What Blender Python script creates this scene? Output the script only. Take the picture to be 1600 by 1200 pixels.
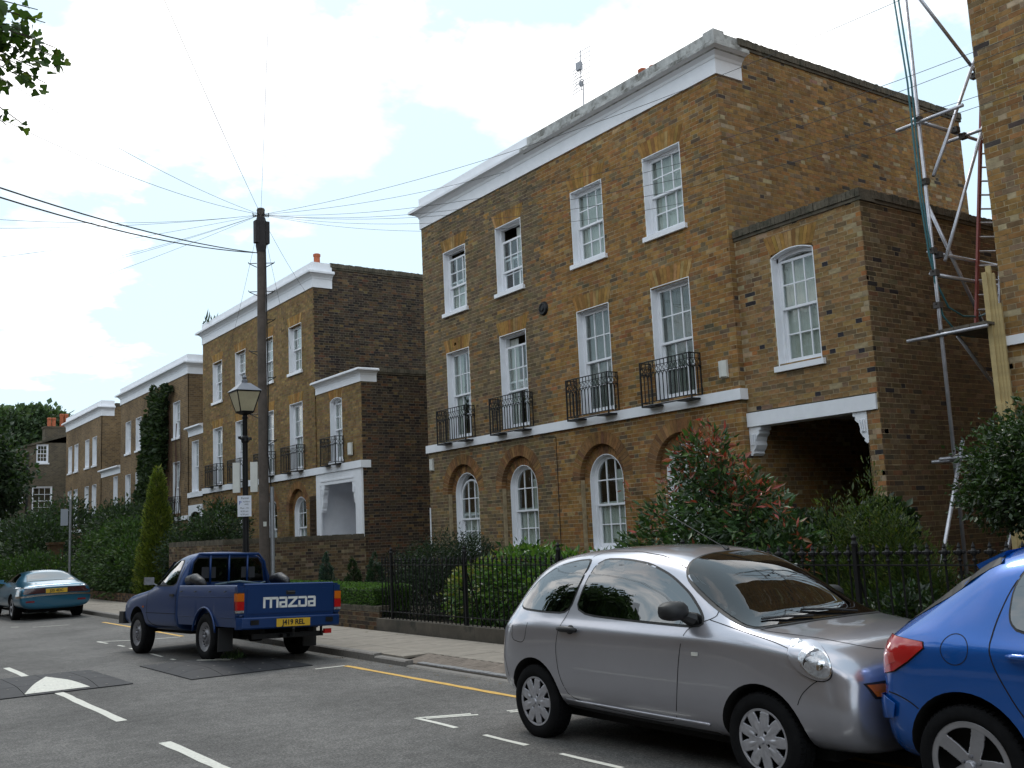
import bpy, bmesh, math, random
import numpy as np
from mathutils import Vector, Matrix
from mathutils.bvhtree import BVHTree
from mathutils.geometry import delaunay_2d_cdt
random.seed(7); RNG = np.random.default_rng(11)
S = bpy.context.scene
COL = S.collection
for o in list(bpy.data.objects): bpy.data.objects.remove(o)

# ------------------------------------------------------------------ camera
cam = bpy.data.cameras.new('camera'); cam.lens = 36.13; cam.sensor_width = 36.0
cam.clip_start = 0.05; cam.clip_end = 3000
camo = bpy.data.objects.new('camera', cam); COL.objects.link(camo); S.camera = camo
yaw, pitch, roll = 0.61453, 0.14246, -0.04570
cy, sy, cp, sp = math.cos(yaw), math.sin(yaw), math.cos(pitch), math.sin(pitch)
fwd = Vector((sy*cp, cy*cp, sp)); rt = Vector((cy, -sy, 0)); up = rt.cross(fwd)
r2 = rt*math.cos(roll)+up*math.sin(roll); u2 = -rt*math.sin(roll)+up*math.cos(roll)
camo.matrix_world = Matrix(((r2.x, u2.x, -fwd.x, 0), (r2.y, u2.y, -fwd.y, 0), (r2.z, u2.z, -fwd.z, 1.70), (0, 0, 0, 1)))

# ------------------------------------------------------------------ sky, sun, exposure
SUN_EL, SUN_AZ = math.radians(56), math.radians(14)       # azimuth from +Y towards +X
W = bpy.data.worlds.new('World'); S.world = W; W.use_nodes = True
wn, wl = W.node_tree.nodes, W.node_tree.links
wn.clear()
out = wn.new('ShaderNodeOutputWorld'); bg = wn.new('ShaderNodeBackground'); wl.new(bg.outputs[0], out.inputs[0])
bg.inputs[1].default_value = 0.125
sky = wn.new('ShaderNodeTexSky'); sky.sky_type = 'NISHITA'; sky.sun_disc = False
sky.sun_elevation = SUN_EL; sky.sun_rotation = SUN_AZ; sky.air_density = 1.1; sky.dust_density = 2.2
tc = wn.new('ShaderNodeTexCoord')
def wmath(op, a, b=None, c=None):
    n = wn.new('ShaderNodeMath'); n.operation = op
    for i, v in enumerate((a, b, c)):
        if v is None: continue
        if isinstance(v, (int, float)): n.inputs[i].default_value = v
        else: wl.new(v, n.inputs[i])
    return n.outputs[0]
sep = wn.new('ShaderNodeSeparateXYZ'); wl.new(tc.outputs['Generated'], sep.inputs[0])
zc = wmath('MAXIMUM', sep.outputs[2], 0.0)
den = wmath('ADD', zc, 0.22)
comb = wn.new('ShaderNodeCombineXYZ')
wl.new(wmath('DIVIDE', sep.outputs[0], den), comb.inputs[0]); wl.new(wmath('DIVIDE', sep.outputs[1], den), comb.inputs[1])
def cloud(scale, detail, rough, off):
    mp = wn.new('ShaderNodeMapping'); mp.inputs['Location'].default_value = off; wl.new(comb.outputs[0], mp.inputs[0])
    n = wn.new('ShaderNodeTexNoise'); n.inputs['Scale'].default_value = scale; n.inputs['Detail'].default_value = detail
    n.inputs['Roughness'].default_value = rough; wl.new(mp.outputs[0], n.inputs['Vector']); return n.outputs[0]
c1 = cloud(1.35, 9, 0.56, (3.1, 0.6, 0)); 
ramp = wn.new('ShaderNodeValToRGB'); wl.new(c1, ramp.inputs[0])
ramp.color_ramp.elements[0].position = 0.49; ramp.color_ramp.elements[1].position = 0.565
# cloud body brightness varies: white tops, pale grey bases
c2 = cloud(2.3, 5, 0.5, (7.7, 2.2, 1))
body = wn.new('ShaderNodeValToRGB'); wl.new(c2, body.inputs[0])
body.color_ramp.elements[0].position = 0.33; body.color_ramp.elements[0].color = (8.0, 8.2, 8.6, 1)
body.color_ramp.elements[1].position = 0.6; body.color_ramp.elements[1].color = (13.5, 13.5, 13.4, 1)
# thin white veil over the blue between the clouds
veil = wn.new('ShaderNodeMixRGB'); veil.inputs[0].default_value = 0.80
wl.new(sky.outputs[0], veil.inputs[1]); veil.inputs[2].default_value = (5.5, 7.1, 8.1, 1)
mixc = wn.new('ShaderNodeMixRGB'); wl.new(ramp.outputs[0], mixc.inputs[0]); wl.new(veil.outputs[0], mixc.inputs[1]); wl.new(body.outputs[0], mixc.inputs[2])
wl.new(mixc.outputs[0], bg.inputs[0])
sun = bpy.data.lights.new('sun', 'SUN'); sun.energy = 1.1; sun.angle = math.radians(14); sun.color = (1, 0.96, 0.9)
suno = bpy.data.objects.new('sun', sun); COL.objects.link(suno)
sd = Vector((math.sin(SUN_AZ)*math.cos(SUN_EL), math.cos(SUN_AZ)*math.cos(SUN_EL), math.sin(SUN_EL)))
suno.rotation_euler = (-sd).to_track_quat('-Z', 'Y').to_euler()
S.view_settings.view_transform = 'Standard'; S.view_settings.look = 'None'
S.view_settings.exposure = 0.28; S.view_settings.gamma = 1.0; S.view_settings.use_curve_mapping = False
S.cycles.max_bounces = 6; S.cycles.transparent_max_bounces = 12; S.cycles.use_denoising = True

# ------------------------------------------------------------------ object helpers
def tag(o, label=None, cat=None, group=None, kind=None):
    if label: o['label'] = label
    if cat: o['category'] = cat
    if group: o['group'] = group
    if kind: o['kind'] = kind
    return o
def link(o, parent=None):
    COL.objects.link(o)
    if parent is not None: o.parent = parent
    return o
def empty(name, loc=(0, 0, 0), label=None, cat=None, group=None, rotz=0):
    o = bpy.data.objects.new(name, None); o.empty_display_size = .2; link(o); o.location = loc; o.rotation_euler = (0, 0, rotz)
    return tag(o, label, cat, group)
class MB:
    """collects shapes; build() links them as one mesh object"""
    def __init__(s): s.v = []; s.f = []; s.m = []
    def add(s, v, f, m=0):
        n = len(s.v); s.v += [tuple(p) for p in v]; s.f += [tuple(i+n for i in q) for q in f]; s.m += [m]*len(f)
    def box(s, x0, y0, z0, x1, y1, z1, m=0):
        s.add([(x0,y0,z0),(x1,y0,z0),(x1,y1,z0),(x0,y1,z0),(x0,y0,z1),(x1,y0,z1),(x1,y1,z1),(x0,y1,z1)],
              [(0,3,2,1),(4,5,6,7),(0,1,5,4),(1,2,6,5),(2,3,7,6),(3,0,4,7)], m)
    def obox(s, c, a, b, d, m=0):
        c, a, b, d = Vector(c), Vector(a), Vector(b), Vector(d)
        P = [c+i*a+j*b+k*d for k in (-1, 1) for i, j in ((-1,-1),(1,-1),(1,1),(-1,1))]
        s.add(P, [(0,3,2,1),(4,5,6,7),(0,1,5,4),(1,2,6,5),(2,3,7,6),(3,0,4,7)], m)
    def tube(s, pts, r, n=8, m=0, caps=True):
        pts = [Vector(p) for p in pts]; R = r if isinstance(r, (list, tuple)) else [r]*len(pts)
        V = []; nrm = None
        for i, p in enumerate(pts):
            t = (pts[min(i+1, len(pts)-1)]-pts[max(i-1, 0)]).normalized()
            if nrm is None: nrm = t.orthogonal().normalized()
            else:
                nrm = nrm - t*nrm.dot(t); nrm = nrm.normalized() if nrm.length > 1e-6 else t.orthogonal().normalized()
            b = t.cross(nrm)
            V += [p+R[i]*(math.cos(2*math.pi*k/n)*nrm+math.sin(2*math.pi*k/n)*b) for k in range(n)]
        F = []
        for i in range(len(pts)-1):
            for k in range(n):
                a, b2 = i*n+k, i*n+(k+1) % n; F.append((a, b2, b2+n, a+n))
        if caps: F.append(tuple(range(n-1, -1, -1))); F.append(tuple(range((len(pts)-1)*n, len(pts)*n)))
        s.add(V, F, m)
    def lathe(s, prof, n=20, m=0, o=(0,0,0), axis='z'):
        V = []; F = []; ox, oy, oz = o
        for r, h in prof:
            for k in range(n):
                a = 2*math.pi*k/n; c, d = r*math.cos(a), r*math.sin(a)
                V.append({'z': (ox+c, oy+d, oz+h), 'y': (ox+c, oy+h, oz-d), 'x': (ox+h, oy+c, oz+d)}[axis])
        for i in range(len(prof)-1):
            for k in range(n):
                a, b = i*n+k, i*n+(k+1) % n; F.append((a, b, b+n, a+n))
        s.add(V, F, m)
    def build(s, name, mats, parent=None, smooth=False, label=None):
        me = bpy.data.meshes.new(name); me.from_pydata(s.v, [], s.f)
        for m in (mats if isinstance(mats, (list, tuple)) else [mats]): me.materials.append(m)
        if any(s.m): me.polygons.foreach_set('material_index', s.m)
        if smooth:
            me.polygons.foreach_set('use_smooth', [True]*len(me.polygons))
            if smooth != 'full': me.set_sharp_from_angle(angle=math.radians(35))
        me.update(); o = bpy.data.objects.new(name, me); link(o, parent)
        if label: o['label'] = label
        return o
def mesh_np(name, V, F, mats, parent=None, col=None, smooth=False, attr='col'):
    """fast mesh from numpy: V (n,3), F (m,4) quads or (m,3)"""
    me = bpy.data.meshes.new(name); k = F.shape[1]
    me.vertices.add(len(V)); me.vertices.foreach_set('co', V.astype(np.float32).ravel())
    me.loops.add(F.size); me.loops.foreach_set('vertex_index', F.astype(np.int32).ravel())
    me.polygons.add(len(F)); me.polygons.foreach_set('loop_start', np.arange(0, F.size, k, dtype=np.int32))
    for m in (mats if isinstance(mats, (list, tuple)) else [mats]): me.materials.append(m)
    me.update(calc_edges=True); me.validate()
    me.polygons.foreach_set('use_smooth', [bool(smooth)]*len(me.polygons))
    if col is not None:   # col per vertex (n,3)
        a = me.attributes.new(attr, 'FLOAT_COLOR', 'POINT')
        a.data.foreach_set('color', np.hstack([col, np.ones((len(col), 1))]).astype(np.float32).ravel())
    o = bpy.data.objects.new(name, me); link(o, parent); return o

# ------------------------------------------------------------------ materials
MATS = {}
def nodes_of(m):
    m.use_nodes = True; nt = m.node_tree; return nt, nt.nodes['Principled BSDF']
def mat(name, col, rough=.6, metal=0, spec=.5, noise=None, bump=0, coat=0, emit=None, attr=None, dirt=None, noise2=None, zs=1.):
    """noise=(scale, amount) tonal variation in object space; dirt=(colour, scale, threshold) patchy stain"""
    if name in MATS: return MATS[name]
    m = bpy.data.materials.new(name); MATS[name] = m; nt, b = nodes_of(m); N, L = nt.nodes, nt.links
    b.inputs['Roughness'].default_value = rough; b.inputs['Metallic'].default_value = metal
    b.inputs['Specular IOR Level'].default_value = spec
    b.inputs['Coat Weight'].default_value = coat; b.inputs['Coat Roughness'].default_value = 0.03
    base = None
    if attr:
        a = N.new('ShaderNodeAttribute'); a.attribute_name = attr; base = a.outputs['Color']
    else:
        c = N.new('ShaderNodeRGB'); c.outputs[0].default_value = (*col, 1); base = c.outputs[0]
    tcn = N.new('ShaderNodeTexCoord')
    for nq in (noise, noise2):
        if not nq: continue
        n = N.new('ShaderNodeTexNoise'); n.inputs['Scale'].default_value = nq[0]; n.inputs['Detail'].default_value = 8
        n.inputs['Roughness'].default_value = .65
        mp_ = N.new('ShaderNodeMapping'); mp_.inputs['Scale'].default_value = (1, 1, 1 if nq is noise else zs); L.new(tcn.outputs['Object'], mp_.inputs[0]); L.new(mp_.outputs[0], n.inputs['Vector'])
        mr = N.new('ShaderNodeMapRange'); mr.inputs[1].default_value = .3; mr.inputs[2].default_value = .7
        mr.inputs[3].default_value = 1-nq[1]; mr.inputs[4].default_value = 1+nq[1]; L.new(n.outputs[0], mr.inputs[0])
        mx = N.new('ShaderNodeVectorMath'); mx.operation = 'SCALE'; L.new(base, mx.inputs[0]); L.new(mr.outputs[0], mx.inputs['Scale']); base = mx.outputs[0]
    if dirt:
        n = N.new('ShaderNodeTexNoise'); n.inputs['Scale'].default_value = dirt[1]; n.inputs['Detail'].default_value = 7; n.inputs['Roughness'].default_value = .7
        L.new(tcn.outputs['Object'], n.inputs['Vector'])
        mr = N.new('ShaderNodeMapRange'); mr.inputs[1].default_value = dirt[2]; mr.inputs[2].default_value = dirt[2]+.14; L.new(n.outputs[0], mr.inputs[0])
        mx = N.new('ShaderNodeMixRGB'); L.new(mr.outputs[0], mx.inputs[0]); L.new(base, mx.inputs[1]); mx.inputs[2].default_value = (*dirt[0], 1); base = mx.outputs[0]
    L.new(base, b.inputs['Base Color'])
    if bump:
        n = N.new('ShaderNodeTexNoise'); n.inputs['Scale'].default_value = bump[0]; n.inputs['Detail'].default_value = 6
        L.new(tcn.outputs['Object'], n.inputs['Vector'])
        bp = N.new('ShaderNodeBump'); bp.inputs['Strength'].default_value = bump[1]; bp.inputs['Distance'].default_value = bump[2]
        L.new(n.outputs[0], bp.inputs['Height']); L.new(bp.outputs[0], b.inputs['Normal'])
    return m
def glass_mat(name, tint=(.85,.9,.88), refl=.5, dark=0.0, rough=0.0):
    """window glass: clear pane with a fresnel-weighted mirror layer"""
    if name in MATS: return MATS[name]
    m = bpy.data.materials.new(name); MATS[name] = m; m.use_nodes = True; N, L = m.node_tree.nodes, m.node_tree.links; N.clear()
    o = N.new('ShaderNodeOutputMaterial'); t = N.new('ShaderNodeBsdfTransparent'); t.inputs[0].default_value = (*tint, 1)
    g = N.new('ShaderNodeBsdfGlossy'); g.inputs['Roughness'].default_value = rough
    lw = N.new('ShaderNodeLayerWeight'); lw.inputs[0].default_value = .5; fr = N.new('ShaderNodeMath'); fr.operation = 'POWER'; L.new(lw.outputs['Facing'], fr.inputs[0]); fr.inputs[1].default_value = 4.0
    mp = N.new('ShaderNodeMath'); mp.operation = 'MULTIPLY_ADD'; L.new(fr.outputs[0], mp.inputs[0]); mp.inputs[1].default_value = 1.0; mp.inputs[2].default_value = refl
    mp.use_clamp = True
    nz = N.new('ShaderNodeTexNoise'); nz.inputs['Scale'].default_value = 2.2; tcn = N.new('ShaderNodeTexCoord'); L.new(tcn.outputs['Object'], nz.inputs['Vector'])
    bp = N.new('ShaderNodeBump'); bp.inputs['Strength'].default_value = .06 if not dark else .0; bp.inputs['Distance'].default_value = .05
    L.new(nz.outputs[0], bp.inputs['Height']); L.new(bp.outputs[0], g.inputs['Normal'])
    mx = N.new('ShaderNodeMixShader'); L.new(mp.outputs[0], mx.inputs[0]); L.new(t.outputs[0], mx.inputs[1]); L.new(g.outputs[0], mx.inputs[2])
    L.new(mx.outputs[0], o.inputs[0]); return m
def far_brick_mat(name, c1, c2, mortar, u='xz', scale=1.0, stain=.35):
    """brickwork too far off to pick bricks apart (world-sized courses)"""
    if name in MATS: return MATS[name]
    m = bpy.data.materials.new(name); MATS[name] = m; nt, b = nodes_of(m); N, L = nt.nodes, nt.links
    g = N.new('ShaderNodeNewGeometry'); s_ = N.new('ShaderNodeSeparateXYZ'); L.new(g.outputs['Position'], s_.inputs[0])
    add = N.new('ShaderNodeMath'); add.operation = 'ADD'; L.new(s_.outputs[0], add.inputs[0]); L.new(s_.outputs[1], add.inputs[1])
    cb = N.new('ShaderNodeCombineXYZ'); L.new(add.outputs[0], cb.inputs[0]); L.new(s_.outputs[2], cb.inputs[1])
    br = N.new('ShaderNodeTexBrick'); L.new(cb.outputs[0], br.inputs['Vector']); br.inputs['Scale'].default_value = 1.0
    br.inputs['Brick Width'].default_value = .17; br.inputs['Row Height'].default_value = .075; br.inputs['Mortar Size'].default_value = .006
    br.inputs['Bias'].default_value = -.1; br.inputs['Color1'].default_value = (*c1, 1); br.inputs['Color2'].default_value = (*c2, 1); br.inputs['Mortar'].default_value = (*mortar, 1)
    n = N.new('ShaderNodeTexNoise'); n.inputs['Scale'].default_value = .5; n.inputs['Detail'].default_value = 9; n.inputs['Roughness'].default_value = .65; L.new(g.outputs['Position'], n.inputs['Vector'])
    mr = N.new('ShaderNodeMapRange'); mr.inputs[1].default_value = .3; mr.inputs[2].default_value = .7; mr.inputs[3].default_value = 1-stain; mr.inputs[4].default_value = 1+stain; L.new(n.outputs[0], mr.inputs[0])
    mx = N.new('ShaderNodeVectorMath'); mx.operation = 'SCALE'; L.new(br.outputs[0], mx.inputs[0]); L.new(mr.outputs[0], mx.inputs['Scale'])
    L.new(mx.outputs[0], b.inputs['Base Color']); b.inputs['Roughness'].default_value = .95; b.inputs['Specular IOR Level'].default_value = .2
    bp = N.new('ShaderNodeBump'); bp.inputs['Strength'].default_value = .4; bp.inputs['Distance'].default_value = .01; bp.invert = True
    L.new(br.outputs['Fac'], bp.inputs['Height']); L.new(bp.outputs[0], b.inputs['Normal'])
    return m
M_brick = mat('brick', (0,0,0), .93, spec=.15, attr='col', noise=(9, .30), bump=(60, .5, .004), noise2=(.9, .20), zs=.4)
M_mortar = mat('mortar', (.36,.29,.185), .95, spec=.1, noise=(7, .4), bump=(90, .5, .003))
M_mortar2 = mat('mortar_old', (.19,.16,.11), .95, spec=.1, noise=(5, .35), bump=(90, .5, .003))
M_white = mat('white_paint', (.80,.81,.85), .45, noise=(5, .05), dirt=((.5,.49,.46), 1.7, .72))
M_stucco = mat('white_stucco', (.80,.81,.85), .8, noise=(3, .05), dirt=((.45,.44,.42), 2.4, .69), bump=(40, .2, .004))
M_stucco_dirty = mat('weathered_stucco', (.40,.40,.39), .9, noise=(6, .35), dirt=((.13,.125,.11), 3.2, .5), bump=(40, .4, .006))
M_cope = mat('mossy_coping', (.095,.08,.058), .95, noise=(4, .5), dirt=((.05,.048,.032), 5, .5), bump=(30, .8, .012))
M_iron = mat('black_iron', (.007,.007,.008), .5, spec=.28)
M_glass = glass_mat('window_glass', (.90,.93,.92), .05)
M_curtain = mat('net_curtain', (.52,.54,.50), .9, noise=(3, .12))
M_curtain_dark = mat('lined_curtain', (.22,.23,.22), .9, noise=(3, .2))
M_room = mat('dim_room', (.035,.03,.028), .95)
M_pot = mat('terracotta', (.42,.12,.055), .85, noise=(8, .25))
M_lead = mat('roof_lead', (.12,.12,.125), .7, noise=(3, .2))

# ------------------------------------------------------------------ brickwork
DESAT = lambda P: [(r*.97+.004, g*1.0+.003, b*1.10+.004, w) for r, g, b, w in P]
class Frame:
    """a wall face: origin, horizontal direction u, outward normal n"""
    def __init__(s, o, u, n): s.o = Vector(o); s.u = Vector(u); s.n = Vector(n)
    def p(s, a, z, d=0): return s.o + s.u*a + Vector((0, 0, z)) + s.n*d
def intervals(u0, u1, holes, z):
    seg = [(u0, u1)]
    for h in holes:
        r = h(z)
        if r is None: continue
        a, b = r; ns = []
        for p, q in seg:
            if b <= p or a >= q: ns.append((p, q)); continue
            if a > p: ns.append((p, a))
            if b < q: ns.append((b, q))
        seg = ns
    return [(a, b) for a, b in seg if b-a > .012]
def rect(a, b, z0, z1): return lambda z: (a, b) if z0 <= z <= z1 else None
def arch(c, r, z0, zs, ra=None):
    ra = ra or r
    def f(z):
        if z < z0 or z > zs+ra: return None
        if z <= zs: return (c-r, c+r)
        w = math.sqrt(max(ra*ra-(z-zs)**2, 0)); return (c-w, c+w)
    return f
def pick_colours(n, pal, rng):
    w = np.array([p[3] for p in pal], float); w /= w.sum()
    c = np.array([p[:3] for p in pal])[rng.choice(len(pal), n, p=w)]
    return np.clip(c*(1+rng.normal(0, .10, (n, 1)))*(1+rng.normal(0, .04, (n, 3))), .004, .8)
OCHRE = [(.285,.150,.044,5),(.26,.134,.040,5),(.238,.120,.038,4),(.215,.112,.042,2.5),(.30,.19,.080,1.2),(.165,.10,.048,.7),(.24,.105,.038,.8)]
GREYOCHRE = [(.170,.122,.068,4),(.148,.108,.063,5),(.128,.093,.058,4),(.20,.14,.066,2.0),(.105,.078,.052,1.5),(.18,.105,.055,1)]
SIDE = [(.30,.168,.056,5),(.27,.148,.050,5),(.24,.128,.046,4),(.38,.29,.165,1.0),(.20,.125,.06,2.5),(.075,.058,.045,.5),(.24,.16,.085,2)]
LOW = [(.285,.17,.068,5),(.25,.145,.058,5),(.215,.12,.05,4),(.34,.25,.14,1.8),(.16,.105,.058,2.2),(.04,.034,.034,.55),(.29,.125,.042,2)]
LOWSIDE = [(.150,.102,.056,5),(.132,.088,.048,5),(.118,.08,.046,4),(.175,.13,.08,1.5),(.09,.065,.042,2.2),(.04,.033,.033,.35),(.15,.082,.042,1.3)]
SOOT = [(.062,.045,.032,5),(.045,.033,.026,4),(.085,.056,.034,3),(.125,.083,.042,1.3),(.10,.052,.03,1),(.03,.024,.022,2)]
MID = [(.235,.155,.066,5),(.21,.137,.06,5),(.185,.12,.054,4),(.165,.11,.058,2),(.25,.16,.065,1.5),(.20,.115,.058,1)]
GARDEN = [(.085,.06,.042,5),(.12,.08,.05,4),(.06,.045,.036,3),(.17,.11,.06,1.5),(.10,.055,.035,1.5)]
RUBBED = [(.31,.175,.054,5),(.28,.155,.05,4),(.34,.215,.09,2),(.23,.125,.045,2)]
RUBBED2 = [(.22,.115,.048,5),(.19,.10,.045,4),(.25,.14,.06,2),(.15,.08,.042,2)]
OCHRE, SIDE, LOW = DESAT(OCHRE), DESAT(SIDE), DESAT(LOW)
CUBE_F = np.array([(4,5,6,7),(0,1,5,4),(1,2,6,5),(2,3,7,6),(3,0,4,7)])
class Bricks:
    def __init__(s): s.V = []; s.F = []; s.C = []; s.n = 0; s.MV = []; s.MF = []; s.single = []
    def box_batch(s, P, A, B, D, col):
        """bricks: face centres P, half vectors A (along), B (up), D (outward depth from the back)"""
        n = len(P)
        if n == 0: return
        bev = .0
        V = np.stack([P-A-B-D, P+A-B-D, P+A+B-D, P-A+B-D, P-A-B, P+A-B, P+A+B, P-A+B], 1).reshape(-1, 3)
        F = (CUBE_F[None]+(np.arange(n)*8)[:, None, None]+s.n).reshape(-1, 4)
        s.V.append(V); s.F.append(F); s.C.append(np.repeat(col, 8, 0)); s.n += 8*n
    def wall(s, fr, u0, u1, z0, z1, holes=(), pal=SIDE, palf=None, back=.05, single=None, mortar=True, stretch=False, rec=.003):
        rng = RNG; P = []; Hw = []; Cc = []
        k0 = int(math.floor(z0/.075+1e-6)); k1 = int(math.ceil(z1/.075-1e-6))
        for k in range(k0, k1):
            za, zb = max(k*.075, z0), min((k+1)*.075, z1); zm = (za+zb)/2
            if zb-za < .02: continue
            for a, b in intervals(u0, u1, holes, zm):
                if mortar:
                    i = len(s.MV)
                    s.MV += [fr.p(a, za, -rec), fr.p(b, za, -rec), fr.p(b, zb, -rec), fr.p(a, zb, -rec)]; s.MF.append((i, i+1, i+2, i+3))
                # flemish bond, global phase
                off = -.0563 if k % 2 else .1125
                per = .3375; t = math.floor((a-off)/per)*per+off; head = False; x = t
                while x < b:
                    w = .1125 if head else .225
                    xa, xb = max(x+.005, a+(.002 if x < a else 0)), min(x+w-.005, b-.002 if x+w > b else b)
                    if xb-xa > .03:
                        P.append(((xa+xb)/2, zm)); Hw.append(((xb-xa)/2, (zb-za)/2-.005, 2 if (not head and xb-xa > .21) else (1 if head and xb-xa > .1 else 0)))
                    x += w; head = not head
        if not P: return
        P = np.array(P); Hw = np.array(Hw); n = len(P)
        col = pick_colours(n, pal, rng) if palf is None else palf(P, rng)
        o, u, nn = np.array(fr.o), np.array(fr.u), np.array(fr.n)
        d = rng.normal(.0, .0011, n).clip(-.002, .003)
        jz = rng.normal(0, .0012, n)
        C3 = o+P[:, :1]*u+(P[:, 1]+jz)[:, None]*np.array([0, 0, 1.])+d[:, None]*nn
        keep = np.ones(n, bool)
        if single:
            sc = single(P); idx = np.where((Hw[:, 2] > 0) & (sc > 0))[0]; idx = idx[np.argsort(-sc[idx])]
            for i in idx: s.single.append((sc[i], C3[i], u, nn, int(Hw[i, 2]), Hw[i], col[i], len(s.V), i))
        A = Hw[:, :1]*u; B = (Hw[:, 1:2])*np.array([0, 0, 1.]); D = np.tile(nn*back, (n, 1))
        s._pending = (C3, A, B, D, col)
        s.V.append(None); s.F.append(None); s.C.append(None)
        s.__dict__.setdefault('batches', []).append([len(s.V)-1, C3, A, B, D, col, keep])
    def voussoirs(s, fr, c, r0, r1, zs, n, pal, a0=0., a1=math.pi, d=.0, dpt=.118):
        """ring of arch bricks"""
        col = pick_colours(n, pal, RNG)
        for i in range(n):
            t0, t1 = a0+(a1-a0)*(i+.06)/n, a0+(a1-a0)*(i+.94)/n
            P = [fr.p(c+r*math.cos(t), zs+r*math.sin(t), e) for e in (-dpt+d, .003+d) for r, t in ((r0, t0), (r0, t1), (r1, t1), (r1, t0))]
            s.raw(P, col[i])
    def flatarch(s, fr, c, w, z, h, pal, n=13, rise=0., splay=.12):
        col = pick_colours(n, pal, RNG)
        for i in range(n):
            a, b = -1+2*(i+.05)/n, -1+2*(i+.95)/n
            lo, hi = w/2, w/2+splay
            zr = lambda q: z+rise*(1-q*q)
            P = [fr.p(c+x, zz, e) for e in (-.06, .003) for x, zz in ((a*lo, zr(a)), (b*lo, zr(b)), (b*hi, z+h), (a*hi, z+h))]
            s.raw(P, col[i])
    def raw(s, P, col):
        V = np.array([tuple(p) for p in P]); s.__dict__.setdefault('raws', []).append((V, np.tile(col, (8, 1))))
    def build(s, parent, mortar=M_mortar, nmax=300):
        # the bricks that show largest become objects of their own
        s.single.sort(key=lambda t: -t[0])
        bat = {b[0]: b for b in s.__dict__.get('batches', [])}
        variants = {}
        for sc_, c, u, nn, kind, hw, col, bi, i in s.single[:nmax]:
            b = bat[bi]; b[6][i] = False
            key = (kind, int(RNG.integers(0, 14)))
            if key not in variants:
                hx = .1075 if kind == 2 else .05125
                V = np.array([(-hx,-.0325,-.05),(hx,-.0325,-.05),(hx,.0325,-.05),(-hx,.0325,-.05),(-hx,-.0325,0),(hx,-.0325,0),(hx,.0325,0),(-hx,.0325,0)])
                o = mesh_np('brick', V, CUBE_F, M_brick, col=np.tile(col, (8, 1))); variants[key] = o.data; bpy.data.objects.remove(o)
            o = bpy.data.objects.new('brick', variants[key]); link(o, parent)
            M = Matrix(((u[0], 0, nn[0], c[0]), (u[1], 0, nn[1], c[1]), (u[2], 1, nn[2], c[2]), (0, 0, 0, 1)))
            o.matrix_local = parent.matrix_world.inverted() @ M if parent.matrix_world != Matrix() else M
        V = []; F = []; C = []; n = 0
        for bi, C3, A, B, D, col, keep in s.__dict__.get('batches', []):
            P = C3[keep]; a, b_, d, cc = A[keep], B[keep], D[keep], col[keep]; m = len(P)
            V.append(np.stack([P-a-b_-d, P+a-b_-d, P+a+b_-d, P-a+b_-d, P-a-b_, P+a-b_, P+a+b_, P-a+b_], 1).reshape(-1, 3))
            F.append((CUBE_F[None]+(np.arange(m)*8)[:, None, None]+n).reshape(-1, 4)); C.append(np.repeat(cc, 8, 0)); n += 8*m
        for v, c in s.__dict__.get('raws', []):
            V.append(v); F.append(CUBE_F+n); C.append(c); n += 8
        o = mesh_np('brickwork', np.vstack(V), np.vstack(F), M_brick, parent, np.vstack(C)); o['kind'] = 'stuff'
        if s.MV:
            mb = MB(); mb.v = [tuple(p) for p in s.MV]; mb.f = s.MF; mb.m = [0]*len(s.MF); mb.build('wall', mortar, parent)
# ------------------------------------------------------------------ building parts
def fmat(fr, c, z, d=0):
    """matrix of a thing set into a wall face: local x along the wall, y into it, z up"""
    u = fr.u; n = fr.n; x = u if u.cross(-n).z > 0 else -u; y = -n; p = fr.p(c, z, d)
    return Matrix(((x.x, y.x, 0, p.x), (x.y, y.y, 0, p.y), (x.z, y.z, 1, p.z), (0, 0, 0, 1)))
CACHE = {}
def cached(key, name, maker, parent, mw=None):
    """object with a mesh shared between alike pieces"""
    if key not in CACHE: o = maker(); CACHE[key] = o.data; o.parent = None; bpy.data.objects.remove(o)
    o = bpy.data.objects.new(name, CACHE[key]); link(o, parent)
    if mw is not None: o.matrix_local = mw
    return o
def wave(x0, x1, z0, z1, y, amp=.018, per=.11, n=None):
    n = n or max(6, int((x1-x0)/.018)); V = []; F = []
    for i in range(n+1):
        x = x0+(x1-x0)*i/n; yy = y+amp*math.sin(2*math.pi*x/per+.7*math.sin(x*9))
        V += [(x, yy, z0), (x, yy, z1)]
    for i in range(n): F.append((2*i, 2*i+2, 2*i+3, 2*i+1))
    return V, F
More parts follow.
